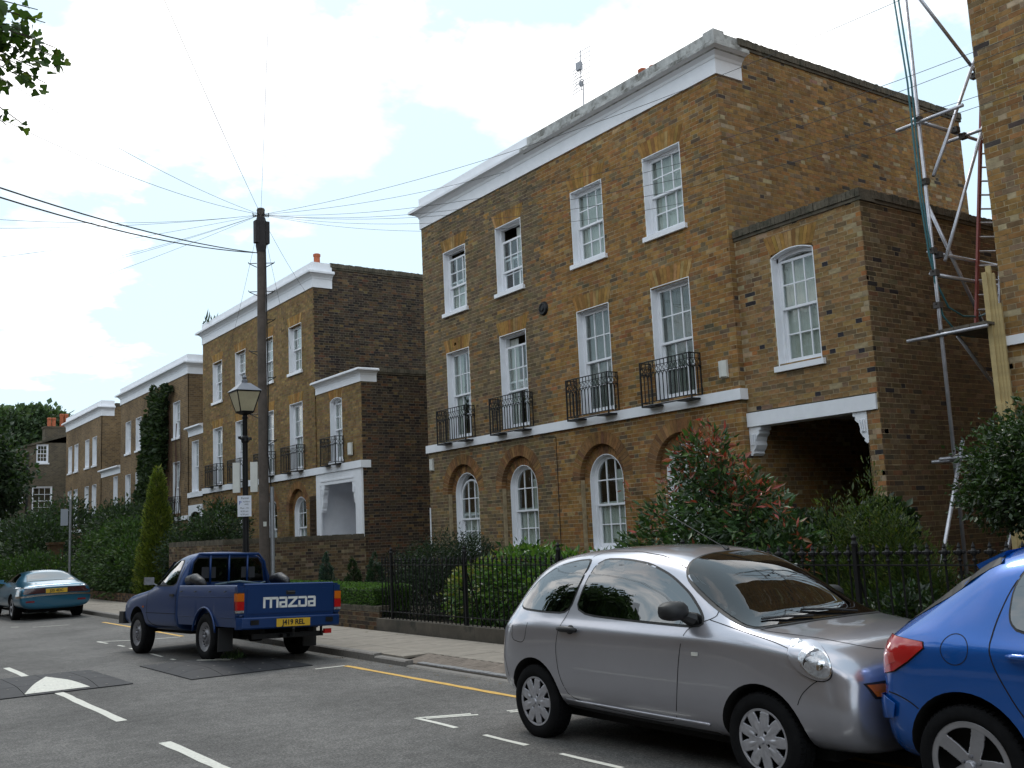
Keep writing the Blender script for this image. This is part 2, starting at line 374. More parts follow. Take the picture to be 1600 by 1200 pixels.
def window(parent, fr, c, z0, z1, w=.98, cols=3, rows=2, drop=0., sill=True, curtain='net', arched=False, panes=True, split=.5, seg=False, dep=.13, sdrop=0):
    h = z1-z0; mw = fmat(fr, c, z0)
    zs = h-w/2 if arched else (h-.09 if seg else h)          # springing
    def top(x, inset=0):                 # opening height at x
        if arched: return zs+math.sqrt(max((w/2-inset)**2-x*x, 0))
        if seg: return h-inset-.09*(2*x/w)**2
        return h-inset
    def frame():
        m = MB(); t = .014
        m.box(-w/2, -.004, 0, -w/2+t, dep, zs); m.box(w/2-t, -.004, 0, w/2, dep, zs)
        f = .05
        m.box(-w/2+.001, dep, 0, -w/2+f, dep+.1, zs-.001); m.box(w/2-f, dep, 0, w/2-.001, dep+.1, zs-.001)
        m.box(-w/2+f, dep, -.002, w/2-f, dep+.1, .045)
        if arched:
            k = 18; r = w/2
            for i in range(k):
                a, b = math.pi*i/k, math.pi*(i+1)/k
                for ri, ro, ya, yb in ((r-t, r, -.004, dep), (r-f, r-.001, dep, dep+.1)):
                    P = [(q*math.cos(s_), yy, zs+q*math.sin(s_)) for yy in (ya, yb) for q, s_ in ((ri, a), (ri, b), (ro, b), (ro, a))]
                    m.add(P, [(0,3,2,1),(4,5,6,7),(0,1,5,4),(1,2,6,5),(2,3,7,6),(3,0,4,7)])
        elif seg:
            k = 8
            for i in range(k):
                xa, xb = -w/2+w*i/k, -w/2+w*(i+1)/k
                for dz, ya, yb in ((t, -.004, dep), (f+.03, dep, dep+.1)):
                    P = [(x, yy, top(x)-e) for yy in (ya, yb) for x, e in ((xa, dz), (xb, dz), (xb, 0), (xa, 0))]
                    m.add(P, [(0,3,2,1),(4,5,6,7),(0,1,5,4),(1,2,6,5),(2,3,7,6),(3,0,4,7)])
        else:
            m.box(-w/2+t, -.004, h-t, w/2-t, dep, h); m.box(-w/2+f, dep, h-f, w/2-f, dep+.1, h-.001)
        if sill: m.box(-w/2-.06, -.06, -.09, w/2+.06, dep+.04, -.002)
        return m.build('window', M_white)
    W_ = cached(('win', w, round(h, 3), arched, seg, sill, dep), 'window', frame, parent, mw)
    f = .05; zm = h*split if not arched else h*.47
    st = .04; bar = .011
    def sash(lo, hi, y, upper):
        m = MB(); x0, x1 = -w/2+f, w/2-f; arc = upper and arched
        ztop = zs if arc else hi
        m.box(x0, y, lo, x0+st, y+.038, ztop-.001); m.box(x1-st, y, lo, x1, y+.038, ztop-.001)
        m.box(x0+st, y, lo, x1-st, y+.038, lo+(.04 if upper else .075))
        r = w/2-f
        if arc:
            k = 16
            for i in range(k):
                a, b = math.pi*i/k, math.pi*(i+1)/k
                P = [(q*math.cos(s_), yy, zs+q*math.sin(s_)) for yy in (y, y+.038) for q, s_ in ((r-st, a), (r-st, b), (r, b), (r, a))]
                m.add(P, [(0,3,2,1),(4,5,6,7),(0,1,5,4),(1,2,6,5),(2,3,7,6),(3,0,4,7)])
        else:
            m.box(x0+st, y, hi-.042, x1-st, y+.038, hi)
        zl, zh = lo+(.04 if upper else .075), (hi-.042 if not arc else zs+r-st)
        for i in range(1, cols):
            x = x0+st+(x1-x0-2*st)*i/cols
            t_ = zh if not arc else zs+math.sqrt(max((r-st)**2-x*x, 0))
            m.box(x-bar, y+.004, zl, x+bar, y+.034, t_)
        for j in range(1, rows):
            z = zl+(zh-zl)*j/rows if not arc else (zs if rows == 2 else zl+(zs-zl)*j/(rows-1))
            m.box(x0+st, y+.006, z-bar, x1-st, y+.032, z+bar)
        return m.build('sash', M_white), 
    dz = -drop; hh = h-f-.002-(.09 if seg else 0)
    for lo, hi, y, upper in ((zm-.02, hh if not arched else h-f, dep+.012, True), (.046, zm+.02, dep+.056, False)):
        d_ = dz if upper else sdrop
        s_ = cached(('sash', w, round(h, 3), arched, seg, upper, cols, rows, dep), 'sash', lambda: sash(lo, hi, y, upper)[0], W_, Matrix.Translation((0, 0, d_)))
    # panes: each its own piece of glass
    x0, x1 = -w/2+f+st, w/2-f-st
    def pane(xa, xb, za, zb, arc=False):
        m = MB()
        if not arc: m.box(xa, -.002, za, xb, .002, zb)
        else:
            r = w/2-f-st; n = 6; xs = [xa+(xb-xa)*i/n for i in range(n+1)]
            for i in range(n):
                ta, tb = (zs+math.sqrt(max(r*r-q*q, 0)) for q in (xs[i], xs[i+1]))
                P = [(x, yy, zz) for yy in (-.002, .002) for x, zz in ((xs[i], za), (xs[i+1], za), (xs[i+1], max(tb, za+.001)), (xs[i], max(ta, za+.001)))]
                m.add(P, [(0,1,2,3),(4,5,6,7)])
        return m.build('pane', M_glass)
    for lo, hi, y, upper in ((zm-.02, hh, dep+.03, True), (.046, zm+.02, dep+.075, False)):
        d_ = dz if upper else sdrop
        zl = lo+(.04 if upper else .075); zh = hi-.042
        arc = upper and arched
        if not panes:
            cached(('glz', w, round(h, 3), upper, arched, rows, dep), 'pane', lambda: pane(x0, x1, zl, zs if arc else zh), W_, Matrix.Translation((0, y, d_)))
            if arc: cached(('glza', w, round(h, 3), dep), 'pane', lambda: pane(x0, x1, zs, zs, True), W_, Matrix.Translation((0, y, d_)))
            continue
        for i in range(cols):
            xa = x0+(x1-x0)*i/cols+(bar if i else 0); xb = x0+(x1-x0)*(i+1)/cols-(bar if i < cols-1 else 0)
            for j in range(rows):
                if arc:
                    if j == rows-1: P_ = (xa, xb, zs+bar, 0, True)
                    else: P_ = (xa, xb, zl+(zs-zl)*j/(rows-1), zl+(zs-zl)*(j+1)/(rows-1)-bar, False)
                else: P_ = (xa, xb, zl+(zh-zl)*j/rows+(bar if j else 0), zl+(zh-zl)*(j+1)/rows-(bar if j < rows-1 else 0), False)
                tilt = Matrix.Rotation(random.uniform(-.006, .006), 4, 'Z') @ Matrix.Rotation(random.uniform(-.006, .006), 4, 'X')
                cached(('pane', w, round(h, 3), arched, seg, upper, i, j, cols, rows), 'pane', lambda: pane(*P_), W_, Matrix.Translation((0, y, d_)) @ tilt)
    if curtain:
        spec = {'net': [(-w/2+.03, w/2-.03, 0)], 'sides': [(-w/2+.03, -w*.12, 0), (w*.22, w/2-.03, 0)], 'left': [(-.0, w/2-.03, 0)], 'dark': [(-w/2+.03, w/2-.03, 1)],
                'half': [(-w/2+.03, w/2-.03, 2), (w*.08, w/2-.03, 0)], 'nearhalf': [(w*.0, w/2-.03, 0)]}[curtain]
        for a, b, kd in spec:
            def cur():
                m = MB(); v, f_ = wave(a, b, .05, h*.5 if kd == 2 else (h-.08 if not arched else h-.3), dep+.118, .010)
                m.add(v, f_); return m.build('curtain', M_curtain_dark if kd == 1 else M_curtain, smooth='full')
            cached(('cur', w, round(h, 3), round(a, 3), round(b, 3), kd), 'curtain', cur, W_)
    return W_
def balcony(parent, fr, c, z, w=1.25, dp=.26, ht=.8):
    def mk():
        m = MB(); x0, x1 = -w/2, w/2; r = .008
        path = [(x0, 0), (x0, -dp), (x1, -dp), (x1, 0)]
        for zz, rr in ((.05, .011), (.56, .008), (.68, .008), (.77, .012)):
            for (xa, ya), (xb, yb) in zip(path, path[1:]): m.tube([(xa, ya, zz), (xb, yb, zz)], rr, 4)
        for x, y in path: m.box(x-.012, y-.012, 0, x+.012, y+.012, .78)
        def run(pa, pb):
            L = math.dist(pa, pb); n = max(2, round(L/.095)); d = ((pb[0]-pa[0])/L, (pb[1]-pa[1])/L)
            q = lambda t, zz: (pa[0]+d[0]*t, pa[1]+d[1]*t, zz)
            for i in range(1, n): m.tube([q(L*i/n, .05), q(L*i/n, .48)], .0095, 4)
            for i in range(n):
                a, b = L*i/n, L*(i+1)/n; mid = (a+b)/2
                m.tube([q(a, .47), q(a+.01, .52), q(mid, .57)], 0.008, 4); m.tube([q(b, .47), q(b-.01, .52), q(mid, .57)], 0.008, 4)
                R = .034
                m.tube([q(mid+R*math.cos(k*math.pi/4), .62+R*1.2*math.sin(k*math.pi/4)) for k in range(9)], .006, 4, caps=False)
                m.tube([q(mid, .66), q(mid, .77)], 0.008, 4)
        for a, b in zip(path, path[1:]): run(a, b)
        m.box(x0-.01, -dp-.01, -.03, x0+.34, -.005, 0); m.box(x1-.34, -dp-.01, -.03, x1+.01, -.005, 0)
        m.box(x0+.34, -dp-.01, -.015, x1-.34, -dp+.05, 0)
        return m.build('balcony', M_iron)
    return cached(('balc', w, dp), 'balcony', mk, parent, fmat(fr, c, z))
def sweep(m, path, offs, prof, mi=0):
    """path: plan points, offs: outward unit shift of each; prof: (outward, z)"""
    V = []; n = len(prof)
    for (x, y), (ox, oy) in zip(path, offs):
        for d, z in prof: V.append((x+ox*d, y+oy*d, z))
    F = []
    for i in range(len(path)-1):
        for k in range(n-1): F.append((i*n+k, i*n+k+1, (i+1)*n+k+1, (i+1)*n+k))
    F.append(tuple(range(n))); F.append(tuple(range((len(path)-1)*n+n-1, (len(path)-1)*n-1, -1)))
    m.add(V, F, mi)
CORN = [(-.02, 9.27), (.03, 9.27), (.03, 9.53), (.045, 9.545), (.06, 9.59), (.12, 9.64), (.14, 9.66), (.235, 9.675), (.235, 9.735), (.205, 9.75), (.205, 9.765), (.02, 9.80), (-.02, 9.80)]
def shiftprof(pr, dz, sc=1.0, z0=9.27): return [(d*sc, z0+dz+(z-z0)*sc) for d, z in pr]
def rebase(root, loc):
    root.location = loc; L = Vector(loc)
    for ch in root.children: ch.location = Vector(ch.location)-L
XF = 12.63
FRONT = Frame((XF, 0, 0), (0, 1, 0), (-1, 0, 0))
def nearness(fr, zmin=0., extra=1.):
    o, u = np.array(fr.o), np.array(fr.u); n = np.array(fr.n); C = np.array([0, 0, 1.7])
    def f(P):
        w = o+P[:, :1]*u+P[:, 1:2]*np.array([0, 0, 1.])-C; d = np.linalg.norm(w, axis=1)
        s = np.abs((w*n).sum(1))/d**3
        s[P[:, 1] < zmin] = 0
        return s*extra
    return f
def mixpal(pa, pb, fn):
    def f(P, rng):
        a, b = pick_colours(len(P), pa, rng), pick_colours(len(P), pb, rng); t = fn(P)
        pickb = rng.random(len(P)) < t
        return np.where(pickb[:, None], b, a)
    return f
def closed_shell(parent, x0, x1, y0, y1, z1, m, left=True, roofz=None):
    b = MB(); rz = roofz or z1-.35
    b.box(x0+.25, y0+.02, rz-.1, x1-.02, y1-.02, rz)
    b.build('roof', M_lead, parent)
    b = MB(); b.box(x1-.22, y0+.02, 0, x1, y1-.02, z1-.02); b.build('rear_wall', m, parent)
def terrace_cornice(parent, y0, y1, dz=0., dirty=None, ret=.62, x=XF, split=None):
    pr = shiftprof(CORN, dz); zt = 10.05+dz; zb = 9.80+dz
    path = [(x+ret, y1), (x, y1), (x, y0), (x+ret, y0)]; off = [(0, 1), (-1, 1), (-1, -1), (0, -1)]
    m = MB(); sweep(m, path, off, pr)
    if dirty:   # grimy upper mouldings over the near house
        up_ = [(d+.003, z+.002) for d, z in pr[5:12]]+[(-.02, pr[11][1])]
        sweep(m, [(x, split), (x, y0), (x+ret, y0)], [(-1, 0), (-1, -1), (0, -1)], up_, 1)
    m.build('cornice', [M_stucco, M_stucco_dirty], parent)
    par = [(.03, zb), (.03, zt), (-.24, zt), (-.24, zb)]
    if dirty:
        m = MB(); sweep(m, [(x+ret, y1), (x, y1), (x, split)], [(0, 1), (-1, 1), (-1, 0)], par)
        m.build('parapet', M_stucco, parent, label='clean white parapet over the far house')
        m = MB(); sweep(m, [(x, split-.006), (x, y0), (x+ret, y0)], [(-1, 0), (-1, -1), (0, -1)], [(d, z-.012) for d, z in par])
        m.box(x-.04, y0-.05, zb, x+.22, y0+.2, zt+.02)
        m.build('parapet', M_stucco_dirty, parent, label='weather stained grey parapet over the near house')
    else:
        m = MB(); sweep(m, path, off, par); m.build('parapet', M_stucco, parent)
def coping(parent, x0, x1, y, z, w=.34, h=.13, along='x', proud=.045, m_=None):
    """rough brick-on-edge capping, uneven along its length"""
    m = MB(); n = int((x1-x0)/.075)
    for i in range(n):
        a, b = x0+(x1-x0)*i/n+.003, x0+(x1-x0)*(i+1)/n-.003; e = random.uniform(-.008, .010)
        if along == 'x': m.box(a, y-proud+random.uniform(-.006, .006), z, b, y+w, z+h+e)
        else: m.box(y-proud+random.uniform(-.006, .006), a, z, y+w, b, z+h+e)
    if along == 'x': m.box(x0, y-proud*.5, z-.055, x1, y+w-.02, z+.004)
    else: m.box(y-proud*.5, x0, z-.055, y+w-.02, x1, z+.004)
    o = m.build('coping', m_ or M_cope, parent); o['kind'] = 'stuff'; return o
def corbel(parent, y, x, ztop, h=.47, wd=.2, dp=.26, side=1, k=1.):
    """carved console bracket under a beam; hangs from ztop, projects across the opening (side = towards -y or +y)"""
    m = MB()
    prof = [(0, 0), (.24, 0), (.24, -.06), (.20, -.07), (.205, -.12), (.15, -.17), (.125, -.24), (.135, -.30), (.10, -.36), (.06, -.40), (.075, -.43), (.03, -.47), (0, -.46)]
    n = len(prof)
    V = [(xx, y+side*a*h/.47*k, ztop+b*h/.47) for xx in (x, x+dp) for a, b in prof]
    F = [tuple(range(n)), tuple(range(2*n-1, n-1, -1))]+[(k, (k+1) % n, (k+1) % n+n, k+n) for k in range(n)]
    m.add(V, F)
    for q in range(3): m.tube([(x-.012, y+side*(.05+.04*q), ztop-.12), (x-.014, y+side*(.04+.03*q), ztop-.3)], .012, 5)
    return m.build('corbel', M_white, parent)
def pot(parent, x, y, z, h=.45, r=.12):
    m = MB(); m.lathe([(r*.9, 0), (r*.86, h*.8), (r*1.02, h*.84), (r*1.05, h*.97), (r*.85, h), (r*.7, h-.02), (r*.7, h-.2)], 14, o=(x, y, z))
    return m.build('chimney_pot', M_pot, parent, smooth=True)
def gauged(bk, fr, c, w, z, pal, rise=0.): bk.flatarch(fr, c, w, z, .30, pal, rise=rise)

# ------------------------------------------------------------------ the near pair of houses
H1 = empty('terraced_house', label='nearest tall ochre brick house pair with weathered parapet and porch wing on its right', cat='house', group='white corniced brick houses along the street')
bk = Bricks(); C1 = [12.92, 15.08, 17.80, 20.04]
holes = [rect(c-.49, c+.49, 6.90, 8.40) for c in C1]+[rect(c-.49, c+.49, 3.88, 5.95) for c in C1]+[arch(c, .66, .75, 2.625, .86) for c in C1]
palF = mixpal(OCHRE, GREYOCHRE, lambda P: np.clip((P[:, 0]-16.3)/.5+RNG.normal(0, .15, len(P)), .14, .93)*np.where(np.abs(P[:, 0]-18.9) < 3, 1, 1))
near_f = nearness(FRONT, 2.2)
bk.wall(FRONT, 11.45, 21.53, 3.3, 9.30, holes, palf=palF, single=near_f)
bk.wall(FRONT, 11.45, 21.53, 0, 3.3, holes, palf=palF, back=.13, single=near_f)
FR2 = Frame((XF+.115, 0, 0), (0, 1, 0), (-1, 0, 0))
for c in C1:
    bk.wall(FR2, c-.66, c+.66, .75, 3.32, [arch(c, .49, 1.28, 2.6, .64)]+[lambda z, c=c: None], palf=palF)
    bk.voussoirs(FRONT, c, .66, .89, 2.625, 29, RUBBED2)
    bk.voussoirs(FR2, c, .49, .655, 2.6, 25, RUBBED2)
for c in C1:
    gauged(bk, FRONT, c, .98, 8.40, RUBBED); gauged(bk, FRONT, c, .98, 5.95, RUBBED)
SIDEF = Frame((0, 11.45, 0), (1, 0, 0), (0, -1, 0))
bk.wall(SIDEF, XF, 20.0, 0, 3.45, [], pal=SIDE); bk.wall(SIDEF, XF, 12.80, 3.45, 6.4, [], pal=SIDE)
bk.wall(SIDEF, XF, 20.0, 6.375, 9.95, [lambda z: (XF-.01, XF+.62) if z > 9.28 else None], pal=SIDE, single=nearness(SIDEF, 6.4))
# low wing over the porch
XE, YE = 12.75, 8.97
EF = Frame((XE, 0, 0), (0, 1, 0), (-1, 0, 0)); ES = Frame((0, YE, 0), (1, 0, 0), (0, -1, 0))
bk.wall(EF, YE, 11.45, 3.195, 6.36, [rect(9.87, 10.71, 4.09, 5.94), rect(YE+.02, 11.46, 0, 3.43)], pal=LOW, single=nearness(EF, 3, 1.5))
bk.wall(EF, YE, 9.18, 0, 3.195, [], pal=LOW, back=.2, single=nearness(EF, 1.9, 1.5))
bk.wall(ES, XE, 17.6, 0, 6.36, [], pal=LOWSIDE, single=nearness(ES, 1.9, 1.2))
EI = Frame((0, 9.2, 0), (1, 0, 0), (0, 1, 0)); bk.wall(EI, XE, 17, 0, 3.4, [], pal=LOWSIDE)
gauged(bk, EF, 10.29, .84, 5.90, RUBBED, rise=.03)
bk.build(H1)
m = MB()
for c in C1:
    for s_ in (-1, 1): m.box(XF+.012, c+s_*.664-.004, .75, XF+.12, c+s_*.664+.004, 2.66)
    m.box(XF+.004, c-.665, .70, XF+.12, c+.665, .75)
    for r0, r1, zc_, xx in ((.663, .87, 2.625, XF+.004), (.493, .652, 2.6, XF+.119)):
        n = 20
        for i in range(n):
            t0, t1 = math.pi*i/n, math.pi*(i+1)/n
            P = [(x_, c+r*math.cos(t), zc_+r*math.sin(t)) for x_ in (xx, xx+.10) for r, t in ((r0, t0), (r0, t1), (r1, t1), (r1, t0))]
            m.add(P, [(0,3,2,1),(4,5,6,7),(0,1,5,4),(1,2,6,5),(2,3,7,6),(3,0,4,7)])
m.build('blind_arch_jambs', M_mortar, H1)
kinds = {0: dict(curtain='net'), 1: dict(curtain='net'), 2: dict(curtain='nearhalf', drop=.27), 3: dict(curtain='half', drop=.12)}
for i, c in enumerate(C1):
    window(H1, FRONT, c, 6.90, 8.40, **kinds[i])
    window(H1, FRONT, c, 3.88, 5.95, sill=False, curtain=('dark', 'dark', 'sides', 'sides')[i], drop=(0, 0, .2, 0)[i])
    window(H1, FR2, c, 1.28, 3.09, arched=True, curtain=('net', 'half', 'half', 'half')[i], drop=(0, 0, 0, .1)[i], dep=.1)
    balcony(H1, FRONT, c, 3.80, w=1.24)
window(H1, EF, 10.29, 4.09, 5.94, w=.84, seg=True, curtain='net')
m = MB(); m.box(XF-.06, 11.40, 3.66, XF+.02, 21.56, 3.84); m.box(XF+.02, 11.40, 3.66, XE+.01, 11.449, 3.84)
m.box(XF-.004, 16.62, 3.655, XF, 16.63, 3.66); m.build('string_course', M_stucco, H1)
terrace_cornice(H1, 11.45, 21.53, dirty=True, split=16.9)
coping(H1, 13.2, 20.05, 11.45, 9.93); coping(H1, XE+.25, 17.6, YE, 6.37, h=.12); coping(H1, YE-.04, 11.44, XE, 6.37, h=.12, along='y')
closed_shell(H1, XF, 20, 11.45, 21.53, 9.9, M_mortar); closed_shell(H1, XE, 17.6, YE, 11.4, 6.3, M_mortar)
m = MB(); m.box(XF+.05, 21.40, 0, 20, 21.53, 9.9); m.build('party_wall', M_mortar2, H1)
m = MB(); m.box(XE-.035, YE+.02, 3.205, XE+.3, 11.44, 3.43); m.box(XE-.037, 10.2, 3.205, XE-.034, 10.206, 3.43); m.build('beam', M_white, H1)
m = MB(); m.box(XE+.3, 9.2, 3.40, 17.3, 11.44, 3.45); m.build('porch_ceiling', M_white, H1)
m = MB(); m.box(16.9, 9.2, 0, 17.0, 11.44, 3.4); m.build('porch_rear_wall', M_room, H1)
corbel(H1, 11.44, XE, 3.205, side=-1); corbel(H1, 9.19, XE, 3.205, side=1)
# tie plate, alarm boxes, hairline pipe, party wall shadow gap
m = MB(); m.lathe([(0, -.06), (.04, -.06), (.05, -.045), (.085, -.035), (.09, -.05), (.12, -.05), (.145, -.02), (.15, .0)], 24, axis='x', o=(XF, 16.63, 6.24)); m.build('tie_plate', M_iron, H1, smooth=True)
M_box = mat('alarm_plastic', (.62,.62,.58), .5, noise=(4, .1))
def alarm(par, y, z, w=.17, h=.30, x=XF):
    m = MB(); m.add([(x, y-w/2, z), (x-.05, y-w/2, z+.015), (x-.09, y-w*.1, z+.02), (x-.05, y+w/2, z+.015), (x, y+w/2, z),
                     (x, y-w/2, z+h), (x-.05, y-w/2, z+h-.01), (x-.09, y-w*.1, z+h-.015), (x-.05, y+w/2, z+h-.01), (x, y+w/2, z+h)],
                    [(0,1,6,5),(1,2,7,6),(2,3,8,7),(3,4,9,8),(4,3,2,1,0),(5,6,7,8,9)]); return m.build('alarm_box', M_box, par)
alarm(H1, 11.76, 4.06); alarm(H1, 21.36, 3.22, .14, .3)
m = MB(); m.tube([(XF-.012, 21.52, 0), (XF-.012, 21.515, 2.35)], .018, 6); m.build('waste_pipe', M_white, H1)
m = MB(); m.tube([(XF-.008, 16.45, .9), (XF-.008, 16.44, 3.55), (XF-.008, 16.9, 3.6)], .007, 5); m.build('cable', M_iron, H1)
m = MB(); m.box(14.6, 14.9, 9.5, 15.5, 16.2, 11.12); m.build('chimney', M_mortar2, H1)
pot(H1, 15.0, 15.72, 11.1, .56, .10); pot(H1, 15.0, 15.38, 11.1, .50, .09); pot(H1, 15.0, 17.2, 10.9, .3, .12)
def antenna(par):
    m = MB(); r = .007; q = lambda a, z, y=0: (14.0+y, 16.6+a-(z-11)*.05, z)
    m.tube([q(0, 9.8), q(0, 11.55)], .014, 6)
    B = .25
    for z in (11.4, 11.5, 11.62, 11.74, 11.88, 11.99, 12.1, 12.2): m.tube([q(-B, z), q(B, z+.02)], .007, 4)
    for a in (-B, B): m.tube([q(a, 11.4), q(a, 11.78)], .005, 4); m.tube([q(a, 11.86), q(a, 12.22)], .005, 4)
    m.tube([q(0, 11.3, -.06), q(0, 12.2, -.06)], .012, 6); m.obox(q(0, 11.82, -.1), (.04, 0, 0), (0, .07, 0), (0, 0, .09))
    m.obox(q(.03, 11.45, -.03), (.04, 0, 0), (0, .03, 0), (0, 0, .05))
    for i in range(8):
        z = 11.25+i*.075
        m.tube([q(-.18, z-.03, -.16), q(0, z+.01, -.12), q(.18, z-.03, -.16)], .008, 4)
    return m.build('antenna', mat('antenna_metal', (.28,.28,.30), .4, metal=.8), par)
ant = antenna(None); tag(ant, 'grid television aerial standing on the roof behind the weathered parapet', 'aerial')
rebase(H1, (XF, 16.5, 0))

# ------------------------------------------------------------------ the second pair, beyond
H2 = empty('terraced_house', label='second brick house pair with clean white cornice and white porch, behind the telegraph pole', cat='house', group='white corniced brick houses along the street')
bk = Bricks(); C2 = [29.47, 31.75, 34.23, 36.58]
holes = [rect(c-.49, c+.49, 6.88, 8.36) for c in C2]+[rect(c-.49, c+.49, 3.86, 5.92) for c in C2]+[arch(c, .66, .75, 2.625, .85) for c in C2]
bk.wall(FRONT, 28.07, 38.2, 0, 9.30, holes, pal=MID, back=.12, single=nearness(FRONT, 3.3))
for c in C2:
    bk.wall(FR2, c-.66, c+.66, .75, 3.3, [arch(c, .49, 1.28, 2.55, .64)], pal=MID)
    bk.voussoirs(FRONT, c, .66, .88, 2.625, 25, RUBBED2); bk.voussoirs(FR2, c, .49, .655, 2.55, 23, RUBBED2); gauged(bk, FRONT, c, .98, 8.36, RUBBED); gauged(bk, FRONT, c, .98, 5.92, RUBBED)
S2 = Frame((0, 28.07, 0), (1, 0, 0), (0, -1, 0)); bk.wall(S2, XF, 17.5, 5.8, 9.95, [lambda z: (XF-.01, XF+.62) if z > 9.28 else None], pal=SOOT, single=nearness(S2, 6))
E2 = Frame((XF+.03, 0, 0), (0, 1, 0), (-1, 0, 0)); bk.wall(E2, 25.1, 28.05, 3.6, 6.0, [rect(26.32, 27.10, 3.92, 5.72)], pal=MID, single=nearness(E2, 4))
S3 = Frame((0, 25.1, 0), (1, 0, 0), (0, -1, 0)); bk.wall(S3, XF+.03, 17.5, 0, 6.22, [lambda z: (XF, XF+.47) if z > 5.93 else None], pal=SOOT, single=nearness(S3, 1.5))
gauged(bk, E2, 26.71, .78, 5.68, RUBBED, rise=.03)
bk.build(H2, mat('dark_mortar', (.17,.145,.11), .95, spec=.1, noise=(5, .35)))
for i, c in enumerate(C2):
    window(H2, FRONT, c, 6.88, 8.36, curtain=('net', 'net', 'sides', 'sides')[i])
    window(H2, FRONT, c, 3.86, 5.92, sill=False, curtain=('sides', 'dark', 'sides', 'net')[i])
    window(H2, FR2, c, 1.28, 3.04, arched=True, curtain='half', dep=.1)
    balcony(H2, FRONT, c, 3.80, w=1.24)
window(H2, E2, 26.71, 3.92, 5.72, w=.78, seg=True, curtain='net'); balcony(H2, E2, 26.75, 3.80, w=1.0)
m = MB(); m.box(XF-.06, 25.05, 3.60, XF+.025, 38.2, 3.80); m.box(XF+.025, 25.05, 3.60, XF+.25, 25.095, 3.80); m.build('string_course', M_stucco, H2)
terrace_cornice(H2, 28.07, 38.2, dz=-.01)
m = MB(); pr = [(d*.85, 5.96+(z-9.27)*.72) for d, z in CORN]+[(-.2, 5.96+.53*.72)]
pr = pr[:-2]+[(.02, 6.34), (-.2, 6.34)]
sweep(m, [(XF+.03, 28.04), (XF+.03, 25.1), (XF+.5, 25.1)], [(-1, 0), (-1, -1), (0, -1)], pr); m.build('wing_cornice', M_stucco, H2)
coping(H2, 13.2, 17.6, 28.07, 9.93); coping(H2, 13.1, 17.6, 25.1, 6.24, h=.12)
m = MB(); m.box(XF-.02, 27.75, 1.0, XF+.03, 28.05, 3.60); m.box(XF-.02, 25.1, 1.0, XF+.03, 25.5, 3.6); m.box(XF-.022, 25.5, 3.26, XF+.03, 27.75, 3.60)
m.box(XF-.04, 25.6, 3.36, XF-.02, 27.7, 3.40); m.box(XF+.04, 27.95, 0, 15, 28.05, 3.6); m.box(XF+.04, 25.35, 0, XF+.3, 25.5, 3.26); m.box(14.6, 25.2, 0, 14.7, 28, 3.6); m.box(XF+.04, 25.5, 3.42, 14.6, 27.95, 3.5)
m.box(XF+.04, 25.3, .6, 14.6, 28, .7)
m.build('porch', M_white, H2, label='white painted porch opening with carved brackets')
corbel(H2, 27.72, XF-.015, 3.26, h=.78, side=-1, dp=.14, k=.62); corbel(H2, 25.52, XF-.015, 3.26, h=.6, side=1, dp=.14, k=.55)
alarm(H2, 25.75, 3.98, .22, .36)
closed_shell(H2, XF, 17.5, 28.1, 38.2, 9.9, M_mortar2); closed_shell(H2, XF+.2, 17.5, 25.2, 28.05, 6.2, M_mortar2)
m = MB(); m.box(XF+.05, 38.1, 0, 17.5, 38.19, 9.9); m.build('party_wall', M_mortar2, H2)
pot(H2, 12.95, 28.45, 9.9, .52, .11); pot(H2, 13.55, 28.5, 9.75, .42, .11); pot(H2, 14.25, 28.5, 9.75, .42, .11); pot(H2, 14.7, 28.5, 9.72, .40, .11)
# timber trellis by the porch
m = MB()
for i in range(5): m.box(XF-.03, 28.12+i*.09, 1.0, XF-.01, 28.14+i*.09, 3.0)
for i in range(14): m.box(XF-.045, 28.12, 1.05+i*.14, XF-.031, 28.50, 1.07+i*.14)
tr = m.build('trellis', mat('dark_timber', (.05,.03,.018), .9)); tag(tr, 'dark timber trellis on the brick wall left of the white porch', 'trellis')
rebase(H2, (XF, 32, 0))

